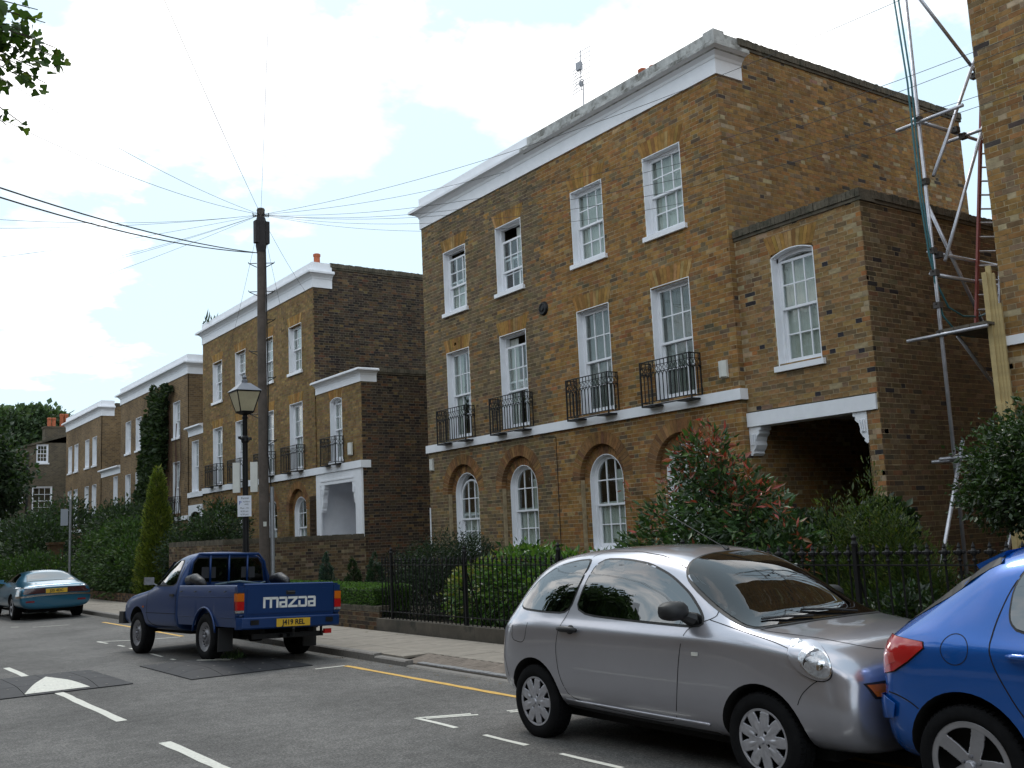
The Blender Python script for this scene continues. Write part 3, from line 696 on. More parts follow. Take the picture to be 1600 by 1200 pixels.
# ------------------------------------------------------------------ farther houses (bricks too small to pick apart)
def plain_wall(m, fr, u0, u1, z0, z1, rects, mi=0):
    zs = sorted({z0, z1}|{q for r in rects for q in r[2:4] if z0 < q < z1})
    for za, zb in zip(zs, zs[1:]):
        hs = [rect(*r) for r in rects]
        for a, b in intervals(u0, u1, hs, (za+zb)/2):
            P = [fr.p(a, za), fr.p(b, za), fr.p(b, zb), fr.p(a, zb)]; m.add(P, [(0,1,2,3)], mi)
M_far = far_brick_mat('far_brick_brown', (.20,.13,.065), (.105,.07,.042), (.21,.17,.12))
M_far2 = far_brick_mat('far_brick_grey', (.125,.10,.068), (.075,.062,.048), (.14,.125,.10))
def far_house(label, y0, y1, dz, cs, link_y=None, grp='white corniced brick houses along the street'):
    h = empty('terraced_house', label=label, cat='house', group=grp)
    m = MB(); R = [(c-.45, c+.45, 6.88+dz, 8.34+dz) for c in cs]+[(c-.45, c+.45, 3.85+dz, 5.9+dz) for c in cs]
    plain_wall(m, FRONT, y0, y1, 0, 9.3+dz, R)
    m.box(XF+.04, y0+.001, 0, 18, y0+.3, 9.9+dz); m.box(XF+.04, y1-.3, 0, 18, y1-.001, 9.9+dz); m.box(17.7, y0+.3, 0, 18, y1-.3, 9.8+dz)
    m.build('wall', M_far, h); m = MB(); m.box(XF+.2, y0+.3, 9.5+dz, 17.7, y1-.3, 9.6+dz); m.build('roof', M_lead, h)
    for c in cs:
        window(h, FRONT, c, 6.88+dz, 8.34+dz, w=.9, panes=False); window(h, FRONT, c, 3.85+dz, 5.9+dz, w=.9, sill=False, panes=False); balcony(h, FRONT, c, 3.72+dz, w=1.1)
    terrace_cornice(h, y0, y1, dz=dz)
    m = MB(); m.box(XF-.05, y0-.03, 3.55+dz, XF+.02, y1, 3.72+dz); m.build('string_course', M_stucco, h)
    coping(h, 13.3, 18, y0, 9.93+dz-.12, h=.12)
    return h
H3 = far_house('third brick house of the row, its front half covered by dark ivy', 40.0, 50.05, -.83, [41.45, 43.8, 46.98, 48.7])
H4 = far_house('farthest white corniced brick house of the row, above the turquoise car', 53.75, 61.75, -.88, [55.1, 56.7, 59.2, 60.7])
def link_wing(label, y0, y1, dz, wy, wz0, wz1, arch_white):
    h = empty('porch_wing', label=label, cat='building')
    m = MB(); plain_wall(m, E2, y0, y1, 0, 6.0+dz, [(wy-.4, wy+.4, wz0, wz1), (y0+.3, y1-.3, 0, 3.3+dz)]); m.build('wall', M_far, h); m = MB(); m.box(16, y0, 0, 16.2, y1, 6+dz); m.build('rear_wall', M_far, h)
    m = MB(); m.box(XF+.25, y0, 5.8+dz, 16, y1, 5.9+dz); m.box(XF+.3, y0+.01, 3.3+dz, 16, y1-.01, 3.4+dz); m.build('roof', M_lead, h)
    m = MB(); sweep(m, [(XF+.03, y1-.01), (XF+.03, y0+.01)], [(-1, 0), (-1, 0)], [(d, z+dz) for d, z in pr]); m.build('cornice', M_stucco, h)
    window(h, E2, wy, wz0, wz1, w=.8, panes=False, curtain='net')
    m = MB(); m.box(XF-.03, y0, 3.6+dz, XF+.029, y1, 3.78+dz); n = 10
    r = (y1-y0)/2-.1; cy_ = (y0+y1)/2; zb = 2.5+dz
    for i in range(n):
        a, b = -r+2*r*i/n, -r+2*r*(i+1)/n; za, zc_ = (zb+.55*math.sqrt(max(1-(q/r)**2, 0)) for q in (a, b))
        P = [(x, cy_+q, z) for x in (XF-.02, XF+.028) for q, z in ((a, za), (b, zc_), (b, 3.3+dz), (a, 3.3+dz))]
        m.add(P, [(0,3,2,1),(4,5,6,7),(0,1,5,4),(1,2,6,5),(2,3,7,6),(3,0,4,7)])
    m.build('arched_fascia', M_white, h); return h
pr = pr
L1 = link_wing('low brick wing with white cornice between the second and third houses', 38.2, 40.0, -.05, 39.2, 3.75, 5.7, True)
L2 = link_wing('low brick wing with white cornice between the third house and the last one', 50.05, 53.75, -.7, 51.0, 3.75-.55, 5.7-.55, True)
# gable-ended building closing the street
EB = empty('end_building', label='grey brick gabled building with orange chimney pots closing the far end', cat='building')
EY = 66.0; m = MB(); FE = Frame((0, EY, 0), (1, 0, 0), (0, -1, 0))
R = [(11.65, 12.75, 3.9, 5.6), (9.3, 10.4, 3.0, 4.75), (11.85, 12.5, 7.0, 8.1), (10.85, 11.15, 4.55, 5.2)]
plain_wall(m, FE, -6, 13.9, 0, 7.9, R[:2]+[R[3], (11.85, 12.5, 7.0, 7.9)])
m.add([(11.0, EY, 7.9), (11.85, EY, 7.9), (11.85, EY, 8.14), (11.6, EY, 8.1)], [(0,1,2,3)]); m.add([(11.85, EY, 8.1), (12.5, EY, 8.1), (12.5, EY, 8.3), (11.85, EY, 8.14)], [(0,1,2,3)])
m.add([(12.5, EY, 7.9), (13.9, EY, 7.9), (13.9, EY, 8.72), (12.5, EY, 8.3)], [(0,1,2,3)])
m.add([(-6, EY, 7.9), (11.0, EY, 7.9), (11.0, EY, 7.9), (-6, EY, 7.9)], [])
m.box(-6, EY+.4, 0, 13.9, EY+7, 7.6); m.build('wall', M_far2, EB)
m = MB(); m.obox((12.5, EY+.1, 8.36), (1.5, 0, .44), (0, .2, 0), (0, 0, .06)); m.build('coping', M_cope, EB)
m = MB(); m.box(12.3, EY, 8.2, 13.7, EY+.8, 9.1); m.box(12.25, EY-.03, 9.1, 13.75, EY+.83, 9.2); m.build('chimney', M_far2, EB)
for x in (12.6, 12.85, 13.3, 13.55): pot(EB, x, EY+.4, 9.15, .85 if x > 13 else .6, .13)
for a, b, z0, z1 in R: window(EB, FE, (a+b)/2, z0, z1, w=b-a, cols=3, rows=2, curtain=None, panes=False, dep=.06)
m = MB(); m.tube([(11.35, EY-.08, 1.5), (11.35, EY-.08, 7.6)], .07, 6); m.tube([(10.6, EY-.08, 1.5), (10.6, EY-.08, 5.6)], .06, 6); m.build('drainpipe', M_iron, EB)
rebase(H3, (XF, 45, 0)); rebase(H4, (XF, 58, 0)); rebase(L1, (XF, 39, 0)); rebase(L2, (XF, 52, 0)); rebase(EB, (8, EY, 0))

# ------------------------------------------------------------------ brick building at the right edge
HR = empty('corner_building', label='ochre brick building at the right edge of the view, behind the scaffold', cat='building')
bk = Bricks(); bk.wall(FRONT, 2.4, 6.93, 0, 12.4, [rect(3.9, 4.8, 4.4, 6.2)], pal=SIDE, single=nearness(FRONT, 2))
SR = Frame((0, 6.93, 0), (1, 0, 0), (0, 1, 0)); bk.wall(SR, XF, 20, 0, 12.4, [], pal=SIDE)
bk.build(HR)
m = MB(); m.box(XF-.06, 2.4, 3.75, XF+.02, 6.96, 3.87); m.build('string_course', M_stucco, HR)
m = MB(); plain_wall(m, FRONT, -9, 2.4, 0, 12.4, [(c-.45, c+.45, z, z+1.7) for c in (-7.5, -4.8, -2.2, .6) for z in (1.4, 4.4, 7.6)]); m.box(XF+.2, -9, 0, 20, -8.9, 12.3); m.build('wall', M_far, HR)  # unseen stretch, added to darken what the silver car's windscreen mirrors
m = MB(); m.box(XF+.3, -8.9, 11.9, 20, 6.9, 12.0); m.build('roof', M_lead, HR)
for c_ in (-7.5, -4.8, -2.2, .6):
    for z_ in (1.4, 4.4, 7.6): window(HR, FRONT, c_, z_, z_+1.7, w=.9, panes=False)
window(HR, FRONT, 4.35, 4.4, 6.2, w=.9, curtain='net')
rebase(HR, (XF, 3, 0))
# ------------------------------------------------------------------ ground
def asphalt():
    m = bpy.data.materials.new('asphalt'); nt, b = nodes_of(m); N, L = nt.nodes, nt.links
    g = N.new('ShaderNodeNewGeometry')
    def nz(scale, det, rough=.6):
        n = N.new('ShaderNodeTexNoise'); n.inputs['Scale'].default_value = scale; n.inputs['Detail'].default_value = det; n.inputs['Roughness'].default_value = rough
        L.new(g.outputs['Position'], n.inputs['Vector']); return n.outputs[0]
    fine, mid, big = nz(42, 5, .95), nz(7, 6), nz(.55, 5)
    v = N.new('ShaderNodeTexVoronoi'); v.inputs['Scale'].default_value = 120; L.new(g.outputs['Position'], v.inputs['Vector'])
    r1 = N.new('ShaderNodeValToRGB'); L.new(fine, r1.inputs[0]); e = r1.color_ramp.elements
    e[0].position = .34; e[0].color = (.026,.026,.028,1); e[1].position = .68; e[1].color = (.30,.285,.265,1); k = r1.color_ramp.elements.new(.5); k.color = (.098,.094,.090,1)
    def mul(c, f, lo, hi, a=.35, bb=.65):
        mr = N.new('ShaderNodeMapRange'); mr.inputs[1].default_value = a; mr.inputs[2].default_value = bb; mr.inputs[3].default_value = lo; mr.inputs[4].default_value = hi; L.new(f, mr.inputs[0])
        mx = N.new('ShaderNodeVectorMath'); mx.operation = 'SCALE'; L.new(c, mx.inputs[0]); L.new(mr.outputs[0], mx.inputs['Scale']); return mx.outputs[0]
    c = mul(r1.outputs[0], mid, .82, 1.2); c = mul(c, big, .78, 1.22)
    # tyre-polished tracks along the street
    s_ = N.new('ShaderNodeSeparateXYZ'); L.new(g.outputs['Position'], s_.inputs[0])
    w = N.new('ShaderNodeMath'); w.operation = 'MULTIPLY_ADD'; L.new(s_.outputs[0], w.inputs[0]); w.inputs[1].default_value = 3.4; w.inputs[2].default_value = .6
    sn = N.new('ShaderNodeMath'); sn.operation = 'SINE'; L.new(w.outputs[0], sn.inputs[0]); c = mul(c, sn.outputs[0], .94, 1.06, -1, 1)
    # sealed cracks: thin wandering dark lines
    mp = N.new('ShaderNodeMapping'); mp.inputs['Scale'].default_value = (.55, .22, 1); mp.inputs['Rotation'].default_value = (0, 0, .25); L.new(g.outputs['Position'], mp.inputs[0])
    wr = N.new('ShaderNodeTexNoise'); wr.inputs['Scale'].default_value = 1.4; wr.inputs['Detail'].default_value = 5; L.new(mp.outputs[0], wr.inputs['Vector'])
    va = N.new('ShaderNodeVectorMath'); va.operation = 'SCALE'; va.inputs['Scale'].default_value = .45; L.new(wr.outputs['Color'], va.inputs[0])
    vb = N.new('ShaderNodeVectorMath'); vb.operation = 'ADD'; L.new(mp.outputs[0], vb.inputs[0]); L.new(va.outputs[0], vb.inputs[1])
    vo = N.new('ShaderNodeTexVoronoi'); vo.feature = 'DISTANCE_TO_EDGE'; vo.inputs['Scale'].default_value = .8; L.new(vb.outputs[0], vo.inputs['Vector'])
    c = mul(c, vo.outputs[0], .90, 1.0, .001, .005)
    L.new(c, b.inputs['Base Color']); b.inputs['Roughness'].default_value = .84; b.inputs['Specular IOR Level'].default_value = .35
    bp = N.new('ShaderNodeBump'); bp.inputs['Strength'].default_value = .65; bp.inputs['Distance'].default_value = .006; L.new(fine, bp.inputs['Height']); L.new(bp.outputs[0], b.inputs['Normal'])
    return m
M_asph = asphalt()
M_soil = mat('garden_soil', (.035,.028,.018), .98, noise=(6, .5), bump=(20, .8, .03))
M_slab = mat('paving_stone', (.235,.208,.175), .9, noise=(3.2, .22), dirt=((.10,.092,.08), 1.6, .60), bump=(120, .3, .002))
M_kerb = mat('granite', (.17,.158,.145), .8, noise=(30, .3), dirt=((.07,.065,.06), 6, .58), bump=(80, .3, .003))
M_setts = mat('granite_setts', (.20,.20,.205), .8, noise=(14, .35), bump=(60, .4, .005))
M_paver = mat('block_paving', (.15,.122,.10), .9, noise=(5, .35), bump=(90, .4, .003), dirt=((.085,.072,.055), 2.5, .58))
M_paint = mat('road_paint', (.62,.61,.55), .7, noise=(30, .15), dirt=((.16,.155,.145), 26, .59))
M_yell = mat('yellow_line_paint', (.60,.36,.075), .7, noise=(14, .2), dirt=((.20,.14,.06), 22, .60))
M_rub = mat('black_rubber', (.022,.022,.026), .75, noise=(9, .25), bump=(70, .3, .003))
def sheet(name, x0, y0, x1, y1, z, m, kind='structure'):
    b = MB(); b.add([(x0,y0,z),(x1,y0,z),(x1,y1,z),(x0,y1,z)], [(0,1,2,3)]); return tag(b.build(name, m), kind=kind)
sheet('ground', -900, -900, 900, 900, -.06, M_soil)
sheet('road', -1.2, -40, 6.76, 62, 0, M_asph)
b = MB(); b.box(-3.2, -40, -.05, -1.2, 62, .11); tag(b.build('far_pavement', M_slab), kind='structure')
PVE = empty('pavement'); tag(PVE, kind='structure')
b = MB(); b.box(6.875, -12, -.05, 8.50, 62, .024); b.build('bedding', mat('bedding_sand', (.05,.045,.036), .95), PVE)
SL = {}
def slab(w, l, key, name='paving_slab', th=.03, m=None, parent=None, x=0, y=0, z=0, rot=0.):
    if key not in SL:
        q = MB(); bv = .004; a, c = w/2-.003, l/2-.003
        V = [(-a,-c,-th),(a,-c,-th),(a,c,-th),(-a,c,-th),(-a,-c,-bv),(a,-c,-bv),(a,c,-bv),(-a,c,-bv),(-a+bv,-c+bv,0),(a-bv,-c+bv,0),(a-bv,c-bv,0),(-a+bv,c-bv,0)]
        q.add(V, [(0,1,5,4),(1,2,6,5),(2,3,7,6),(3,0,4,7),(4,5,9,8),(5,6,10,9),(6,7,11,10),(7,4,8,11),(8,9,10,11)])
        o = q.build(name, m or M_slab); SL[key] = o.data; bpy.data.objects.remove(o)
    o = bpy.data.objects.new(name, SL[key]); link(o, parent if parent is not None else PVE); o.location = (x, y, z)
    o.rotation_euler = (random.gauss(0, .0016), random.gauss(0, .0016), rot); return o
XS = [(6.88+.14, .28), (7.02+.14+.3, .6), (7.76+.37, .74)]
y = 3.4; r = 0
cols_ = [(6.88, 7.30, .6), (7.30, 7.90, .75), (7.90, 8.50, .6)]
for ci, (xa, xb, ln) in enumerate(cols_):
    y = 1.2+ci*.21
    while y < 33:
        if not (ci == 0 and 7.2 < y+ln/2 < 12.35): slab(xb-xa, ln, ('s', ci), x=(xa+xb)/2, y=y+ln/2, z=.10+random.uniform(-.0025, .0025))
        y += ln
b = MB(); b.box(6.88, 33, .07, 8.5, 62, .1); b.build('distant_paving', M_slab, PVE)
# block-paved crossover
b = MB(); yy = 7.2; k = 0
while yy < 12.58:
    xx = 6.88-(.1 if k % 2 else 0)
    while xx < 7.3:
        a, c = max(xx, 6.88), min(xx+.2, 7.298)
        if c-a > .03:
            za, zc = (.034+.064*(q_-6.88)/.42+random.uniform(-.0008, .0008) for q_ in (a, c)); xa_, xc_, ya_, yb_ = a+.002, c-.002, yy+.002, yy+.098
            b.add([(xa_,ya_,.02),(xc_,ya_,.0),(xc_,yb_,.02),(xa_,yb_,.02),(xa_,ya_,za),(xc_,ya_,zc),(xc_,yb_,zc),(xa_,yb_,za)], [(4,5,6,7),(0,1,5,4),(1,2,6,5),(2,3,7,6),(3,0,4,7)])
        xx += .2
    yy += .1; k += 1
o = b.build('block_pavers', M_paver, PVE); o['kind'] = 'stuff'
# kerb stones, lowered along the crossover; setts in the channel
KB = empty('kerb'); tag(KB, kind='structure')
y = -3.0
while y < 40:
    low = 7.0 < y+.45 < 11.9; zt = .018 if low else .108
    if 11.9 <= y+.45 < 12.8: zt = .075
    if ('k', zt) not in SL:
        q = MB(); q.add([(-.062,-.446,-.15),(.062,-.446,-.15),(.062,.446,-.15),(-.062,.446,-.15),(-.062,-.446,-.018),(.062,-.446,0),(.062,.446,0),(-.062,.446,-.018),(-.045,-.446,0),(-.045,.446,0)],
              [(0,4,8,5,1),(1,5,6,2),(2,6,9,7,3),(3,7,4,0),(4,7,9,8),(8,9,6,5)]); o = q.build('kerb_stone', M_kerb); SL[('k', zt)] = o.data; bpy.data.objects.remove(o)
    o = bpy.data.objects.new('kerb_stone', SL[('k', zt)]); link(o, KB); o.location = (6.813+random.uniform(-.004, .004), y+.45, zt); y += .9
b = MB(); b.box(6.75, 40, -.1, 6.875, 62, .1); b.build('distant_kerb', M_kerb, KB)
y = 6.8; i = 0
while y < 12.2:
    l = random.uniform(.17, .27); slab(.10, l, ('sett', round(l, 2)), 'sett', .04, M_setts, PVE, 6.93, y+l/2, .050+random.uniform(-.003, .003)); y += l
# painted markings
def strip(name, pts, w, m, z=.004, wob=.008, label=None):
    """a worn painted line through plan points"""
    b = MB(); pts = [Vector((p[0], p[1], 0)) for p in pts]; P = []
    for a, c in zip(pts, pts[1:]):
        n = max(1, int((c-a).length/.25)); P += [a.lerp(c, i/n) for i in range(n)]
    P.append(pts[-1]); V = []
    for i, p in enumerate(P):
        t = (P[min(i+1, len(P)-1)]-P[max(i-1, 0)]).normalized(); n = Vector((-t.y, t.x, 0))
        for s_ in (-1, 1):
            q = p+n*s_*(w/2+random.uniform(-wob, wob)); V.append((q.x, q.y, z))
    b.add(V, [(2*i, 2*i+1, 2*i+3, 2*i+2) for i in range(len(P)-1)]); return tag(b.build(name, m), kind='structure')
strip('yellow_line', [(6.27, 13.1), (6.27, 10.5), (6.25, 5), (6.25, -10)], .085, M_yell, wob=.010)
strip('yellow_line', [(6.27, 20.2), (6.27, 24.6), (6.25, 26.2)], .085, M_yell, wob=.006)
for a, c in ((17.6, 15.4), (13.95, 11.02), (9.52, 6.6), (4.9, 2)): strip('centre_line', [(2.80, a), (2.82, c)], .10, M_paint, wob=.008)
for p in ([(4.93, 8.80), (4.93, 8.08)], [(4.93, 8.80), (5.40, 8.58)], [(4.98, 8.70), (5.42, 8.48)], [(5.72, 8.44), (5.95, 8.34)], [(5.70, 8.36), (5.95, 8.26)], [(4.92, 7.62), (4.92, 7.0)], [(4.92, 6.55), (4.93, 5.85)], [(4.93, 5.3), (4.93, 4.7)], [(4.93, 4.1), (4.93, 3.5)],
          [(4.85, 20.8), (5.45, 20.3)], [(4.86, 20.75), (4.90, 20.2)], [(4.93, 19.6), (4.95, 19.25)], [(4.93, 18.8), (4.93, 17.9)], [(4.92, 17.5), (4.90, 16.8)], [(4.90, 16.35), (4.90, 16.15)],
          [(5.85, 13.15), (6.27, 13.12)], [(5.5, 20.25), (6.2, 20.1)], [(4.75, 26.5), (5.5, 26.3)], [(4.4, 27.2), (4.55, 27.0)]):
    strip('bay_marking', p, .055, M_paint, wob=.006)
# rubber speed cushions bolted to the road, built tile by tile
def cushion(label, x0, y0, nx, ny, tx=.45, ty=.6, arrow=None, skew=0.):
    r = empty('speed_cushion', (0, 0, 0), label, 'speed cushion', 'rubber speed cushions across the road')
    x1, y1 = x0+nx*tx, y0+ny*ty
    def hgt(x, y):
        ex = min(x-x0, x1-x)/.30; ey = min(y-y0, y1-y)/.75
        f = lambda t: max(0, min(1, t)); return .012+.062*math.sin(f(ex)*math.pi/2)*math.sin(f(ey)*math.pi/2)
    for i in range(nx):
        for j in range(ny):
            b = MB(); n = 6; xa, ya = x0+i*tx+.004, y0+j*ty+.004; w, l = tx-.008, ty-.008
            V = [(xa+w*p/n-0, ya+l*q/n, hgt(xa+w*p/n, ya+l*q/n)) for q in range(n+1) for p in range(n+1)]
            F = [(q*(n+1)+p, q*(n+1)+p+1, (q+1)*(n+1)+p+1, (q+1)*(n+1)+p) for q in range(n) for p in range(n)]
            k = len(V); edge = [p for p in range(n+1)]+[q*(n+1)+n for q in range(1, n+1)]+[n*(n+1)+p for p in range(n-1, -1, -1)]+[q*(n+1) for q in range(n-1, 0, -1)]
            V += [(V[e][0], V[e][1], .001) for e in edge]; m_ = len(edge)
            F += [(edge[(e+1) % m_], edge[e], k+e, k+(e+1) % m_) for e in range(m_)]
            b.add([(x+(y-y0)*skew, y, z) for x, y, z in V], F); b.build('rubber_tile', M_rub, r, smooth=True)
            b = MB()
            for bx, by in ((.12, .12), (w-.12, l-.12)): b.lathe([(0, .004), (.016, .003), (.018, -.002)], 8, o=(xa+bx+(ya+by-y0)*skew, ya+by, hgt(xa+bx, ya+by)))
            b.build('bolt', M_kerb, r)
    if arrow:
        (ax, ay), (lx, ly), (rx, ry) = arrow; b = MB(); n = 14; V = []
        for q in range(n+1):
            t = q/n
            for s_ in range(n+1):
                u = s_/n; bx = lx+(rx-lx)*u; by = ly+(ry-ly)*u; x, y = bx+(ax-bx)*t, by+(ay-by)*t; V.append((x, y, hgt(max(x0+.01, min(x1-.01, x-(y-y0)*skew)), y)+.004))
        b.add(V, [(q*(n+1)+s_, q*(n+1)+s_+1, (q+1)*(n+1)+s_+1, (q+1)*(n+1)+s_) for q in range(n) for s_ in range(n)]); b.build('white_triangle', M_paint, r)
    rebase(r, ((x0+x1)/2, y0, 0)); return r
cushion('black rubber speed cushion with a white triangle, in the middle of the road', 2.0, 13.85, 4, 4, .42, .54, arrow=((2.88, 15.1), (2.42, 13.92), (3.17, 13.92)), skew=-.02)
cushion('black rubber speed cushion under the back wheel of the blue pickup', 4.32, 13.55, 4, 4, .42, .56, skew=-.02)
strip('bay_marking', [(4.88, 15.05), (5.22, 14.62)], .055, M_paint, z=.083); strip('bay_marking', [(5.1, 14.95), (5.33, 14.75)], .05, M_paint, z=.083)
# soil behind the plinth
b = MB(); b.box(8.72, -12, -.05, 12.75, 62, .12); tag(b.build('garden_ground', M_soil), kind='structure')

# ------------------------------------------------------------------ plinth and railings
M_plinth = mat('plinth_stone', (.085,.072,.056), .92, noise=(3, .3), dirt=((.04,.038,.03), 2.3, .52), bump=(35, .5, .006))
def railing(label, y0, y1, sp, style, xr=8.63, grp='black iron railings along the pavement', plinth=True):
    r = empty('railings', (xr, (y0+y1)/2, .1), label, 'railings', grp); L = lambda x, y, z: (x-xr, y-(y0+y1)/2, z-.1)
    zt = 1.22
    b = MB(); y = y0
    while y < y1-.01:
        l = min(1.2, y1-y); a = L(8.535, y+.002, .02); c = L(8.735, y+l-.002, .30); b.box(*a, *c); y += l
    b.build('plinth', M_plinth, r)
    for zz in (.42, 1.22): b = MB(); b.obox(L(xr, (y0+y1)/2, zz), (.02, 0, 0), (0, (y1-y0)/2, 0), (0, 0, .007)); b.build('rail', M_iron, r)
    q = MB(); rr = .0105
    q.tube([(0, 0, .18), (0, 0, 1.17)], rr, 6)
    if style == 'spear': q.lathe([(.011, 1.16), (.02, 1.175), (.012, 1.19), (.024, 1.205), (.011, 1.235), (0, 1.275)], 6)
    else:
        q.lathe([(.012, 1.15), (.024, 1.165), (.013, 1.18), (.013, 1.20), (.032, 1.225), (.032, 1.245), (.014, 1.27), (.018, 1.285), (.008, 1.31), (0, 1.33)], 8)
        for s_ in (-1, 1):
            q.lathe([(0, -.018), (.017, -.009), (.017, .009), (0, .018)], 6, o=(0, s_*.042, 1.235))
            q.tube([(0, 0, 1.235), (0, s_*.042, 1.235)], .009, 4)
    o = q.build('bar', M_iron); me = o.data; bpy.data.objects.remove(o)
    n = int((y1-y0)/sp)
    for i in range(n+1):
        o = bpy.data.objects.new('bar', me); link(o, r); o.location = L(xr+random.gauss(0, .0015), y0+.03+i*sp, .1); o.rotation_euler = (random.gauss(0, .004), random.gauss(0, .004), 0)
    for y in np.arange(y0+1.7, y1, 2.4):
        q = MB(); q.box(-.022, -.022, .18, .022, .022, 1.3); q.lathe([(.03, 1.3), (.036, 1.33), (.02, 1.36), (.03, 1.39), (0, 1.43)], 8); q.tube([(0, 0, 1.1), (.3, 0, .15)], .011, 6)
        o = q.build('standard', M_iron, r); o.location = L(xr, float(y), .1)
    return r
railing('long run of black spear topped railings in front of the green laurel', 9.62, 16.55, .122, 'spear')
railing('black railings with ornate cross shaped finials behind the silver and blue cars', 2.4, 9.55, .148, 'cross')

# ------------------------------------------------------------------ low garden wall, hedge bed and tall garden wall
def small_wall(name, label, frs, mort=M_mortar2, pal=GARDEN, cap=None, loc=(0,0,0)):
    r = empty(name, (0, 0, 0), label, 'wall')
    for fr, u0, u1, z0, z1 in frs:
        bk = Bricks(); bk.wall(fr, u0, u1, z0, z1, [], pal=pal, single=nearness(fr, .1)); bk.build(r, mort, 290//len(frs))
    if cap:
        for c in cap: coping(r, **c)
    rebase(r, loc); return r
small_wall('garden_wall', 'low dark brick wall under the clipped hedge', [(Frame((8.62, 0, 0), (0, 1, 0), (-1, 0, 0)), 16.6, 24.9, 0, .45)],
           cap=[dict(x0=16.6, x1=24.9, y=8.62, z=.45, along='y', h=.04, w=.22, proud=.01)], loc=(8.6, 20, 0))
GARD = [(.11,.078,.05,5),(.085,.058,.04,4),(.15,.105,.06,3),(.20,.15,.10,1.0),(.05,.04,.034,2)]
small_wall('garden_wall', 'tall dark brick garden wall behind the lamp post and the pickup', [
    (Frame((0, 25.0, 0), (1, 0, 0), (0, -1, 0)), 8.75, 12.64, 0, 1.75), (Frame((8.75, 0, 0), (0, 1, 0), (-1, 0, 0)), 25.0, 29.4, 0, 1.75)], pal=GARD,
    cap=[dict(x0=8.75, x1=12.6, y=25.0, z=1.75, h=.07, w=.22, proud=.008), dict(x0=25.0, x1=29.4, y=8.75, z=1.75, along='y', h=.07, w=.22, proud=.008)], loc=(10.5, 25, 0))
small_wall('garden_wall', 'low brick wall edging the shady front garden beside the turquoise car', [(Frame((8.55, 0, 0), (0, 1, 0), (-1, 0, 0)), 29.5, 42, 0, .35)], loc=(8.6, 36, 0))
b = MB(); b.box(8.45, 44.0, 0, 8.95, 44.5, 2.0); b.box(8.4, 43.95, 2.0, 9.0, 44.55, 2.1); tag(b.build('gate_pier', far_brick_mat('pier_brick', (.14,.08,.04), (.09,.05,.03), (.1,.08,.06))), 'brown brick gate pier left of the turquoise car', 'gate pier')
fr_ = empty('board_fence', (5.5, 55, 0), 'dark close boarded timber fence at the end of the street', 'fence')
b = MB(); b.box(-.055, -.01, 0, .055, .01, 2.5); me = b.build('board', mat('fence_timber', (.028,.022,.018), .95, noise=(3, .4))); md = me.data; bpy.data.objects.remove(me)
for i in range(110):
    o = bpy.data.objects.new('board', md); link(o, fr_); o.location = (-7.5+i*.12, random.uniform(-.004, .004), random.uniform(-.02, .02))

# ------------------------------------------------------------------ lamp post
M_lampglass = mat('frosted_lantern_glass', (.42,.37,.25), .25, noise=(4, .15), spec=.5)
lp = empty('street_lamp', (7.25, 19.42, .1), 'black street lamp with four sided lantern standing in front of the brick wall', 'street lamp')
b = MB(); b.lathe([(.14, 0), (.14, .08), (.11, .12), (.105, .95), (.12, .98), (.07, 1.06), (.06, 1.2), (.052, 3.0), (.046, 4.02), (.06, 4.05), (.045, 4.08), (.045, 4.14)], 14); b.build('post', M_iron, lp, smooth=True)
b = MB(); b.tube([(-.13, -.09, 3.62), (.13, .09, 3.62)], .014, 6); b.tube([(-.14, -.10, 3.62), (-.15, -.105, 3.67)], .03, 6); b.tube([(.14, .10, 3.62), (.15, .105, 3.67)], .03, 6); b.lathe([(.055, 3.55), (.075, 3.58), (.075, 3.66), (.055, 3.69)], 12); b.build('ladder_bar', M_iron, lp)
A = .235; B_ = .13; z0, z1 = 4.16, 4.56
LT = MB(); cs_ = [(-1, -1), (1, -1), (1, 1), (-1, 1)]
for i in range(4):
    (ax, ay), (bx, by) = cs_[i], cs_[(i+1) % 4]
    q = MB(); q.add([(ax*B_, ay*B_, z0), (bx*B_, by*B_, z0), (bx*A, by*A, z1), (ax*A, ay*A, z1), (ax*(B_-.008), ay*(B_-.008), z0), (bx*(B_-.008), by*(B_-.008), z0), (bx*(A-.008), by*(A-.008), z1), (ax*(A-.008), ay*(A-.008), z1)], [(0,1,2,3),(7,6,5,4)]); q.build('lantern_pane', M_lampglass, lp)
    LT.tube([(ax*B_, ay*B_, z0), (ax*A, ay*A, z1)], .011, 5); LT.tube([(ax*A, ay*A, z1), (bx*A, by*A, z1)], .015, 5); LT.tube([(ax*B_, ay*B_, z0), (bx*B_, by*B_, z0)], .016, 5)
LT.lathe([(.05, 4.1), (.16, 4.14), (.185, 4.165), (.1, 4.17)], 12); LT.build('lantern_frame', M_iron, lp)
b = MB(); a2 = A+.025
b.add([(-a2,-a2,z1+.01),(a2,-a2,z1+.01),(a2,a2,z1+.01),(-a2,a2,z1+.01),(-.09,-.09,z1+.17),(.09,-.09,z1+.17),(.09,.09,z1+.17),(-.09,.09,z1+.17)], [(0,1,5,4),(1,2,6,5),(2,3,7,6),(3,0,4,7),(4,5,6,7),(3,2,1,0)])
b.lathe([(.06, z1+.17), (.06, z1+.23), (.035, z1+.25), (.045, z1+.29), (.02, z1+.33), (0, z1+.36)], 10); b.build('lantern_roof', mat('lantern_roof_grey', (.16,.165,.19), .35, metal=.4), lp)
for s_, lab in ((-1, 'left'), (1, 'right')):
    b = MB(); b.obox((s_*.155*.9, s_*-.1, 2.88), (.055, -.04, 0), (.02, .03, 0), (0, 0, .29)); o = b.build('notice_plate', M_box); o.location = lp.location
    tag(o, 'tall blank white notice plate strapped to the lamp post on its %s side' % lab, 'sign', 'white plates on the lamp post')
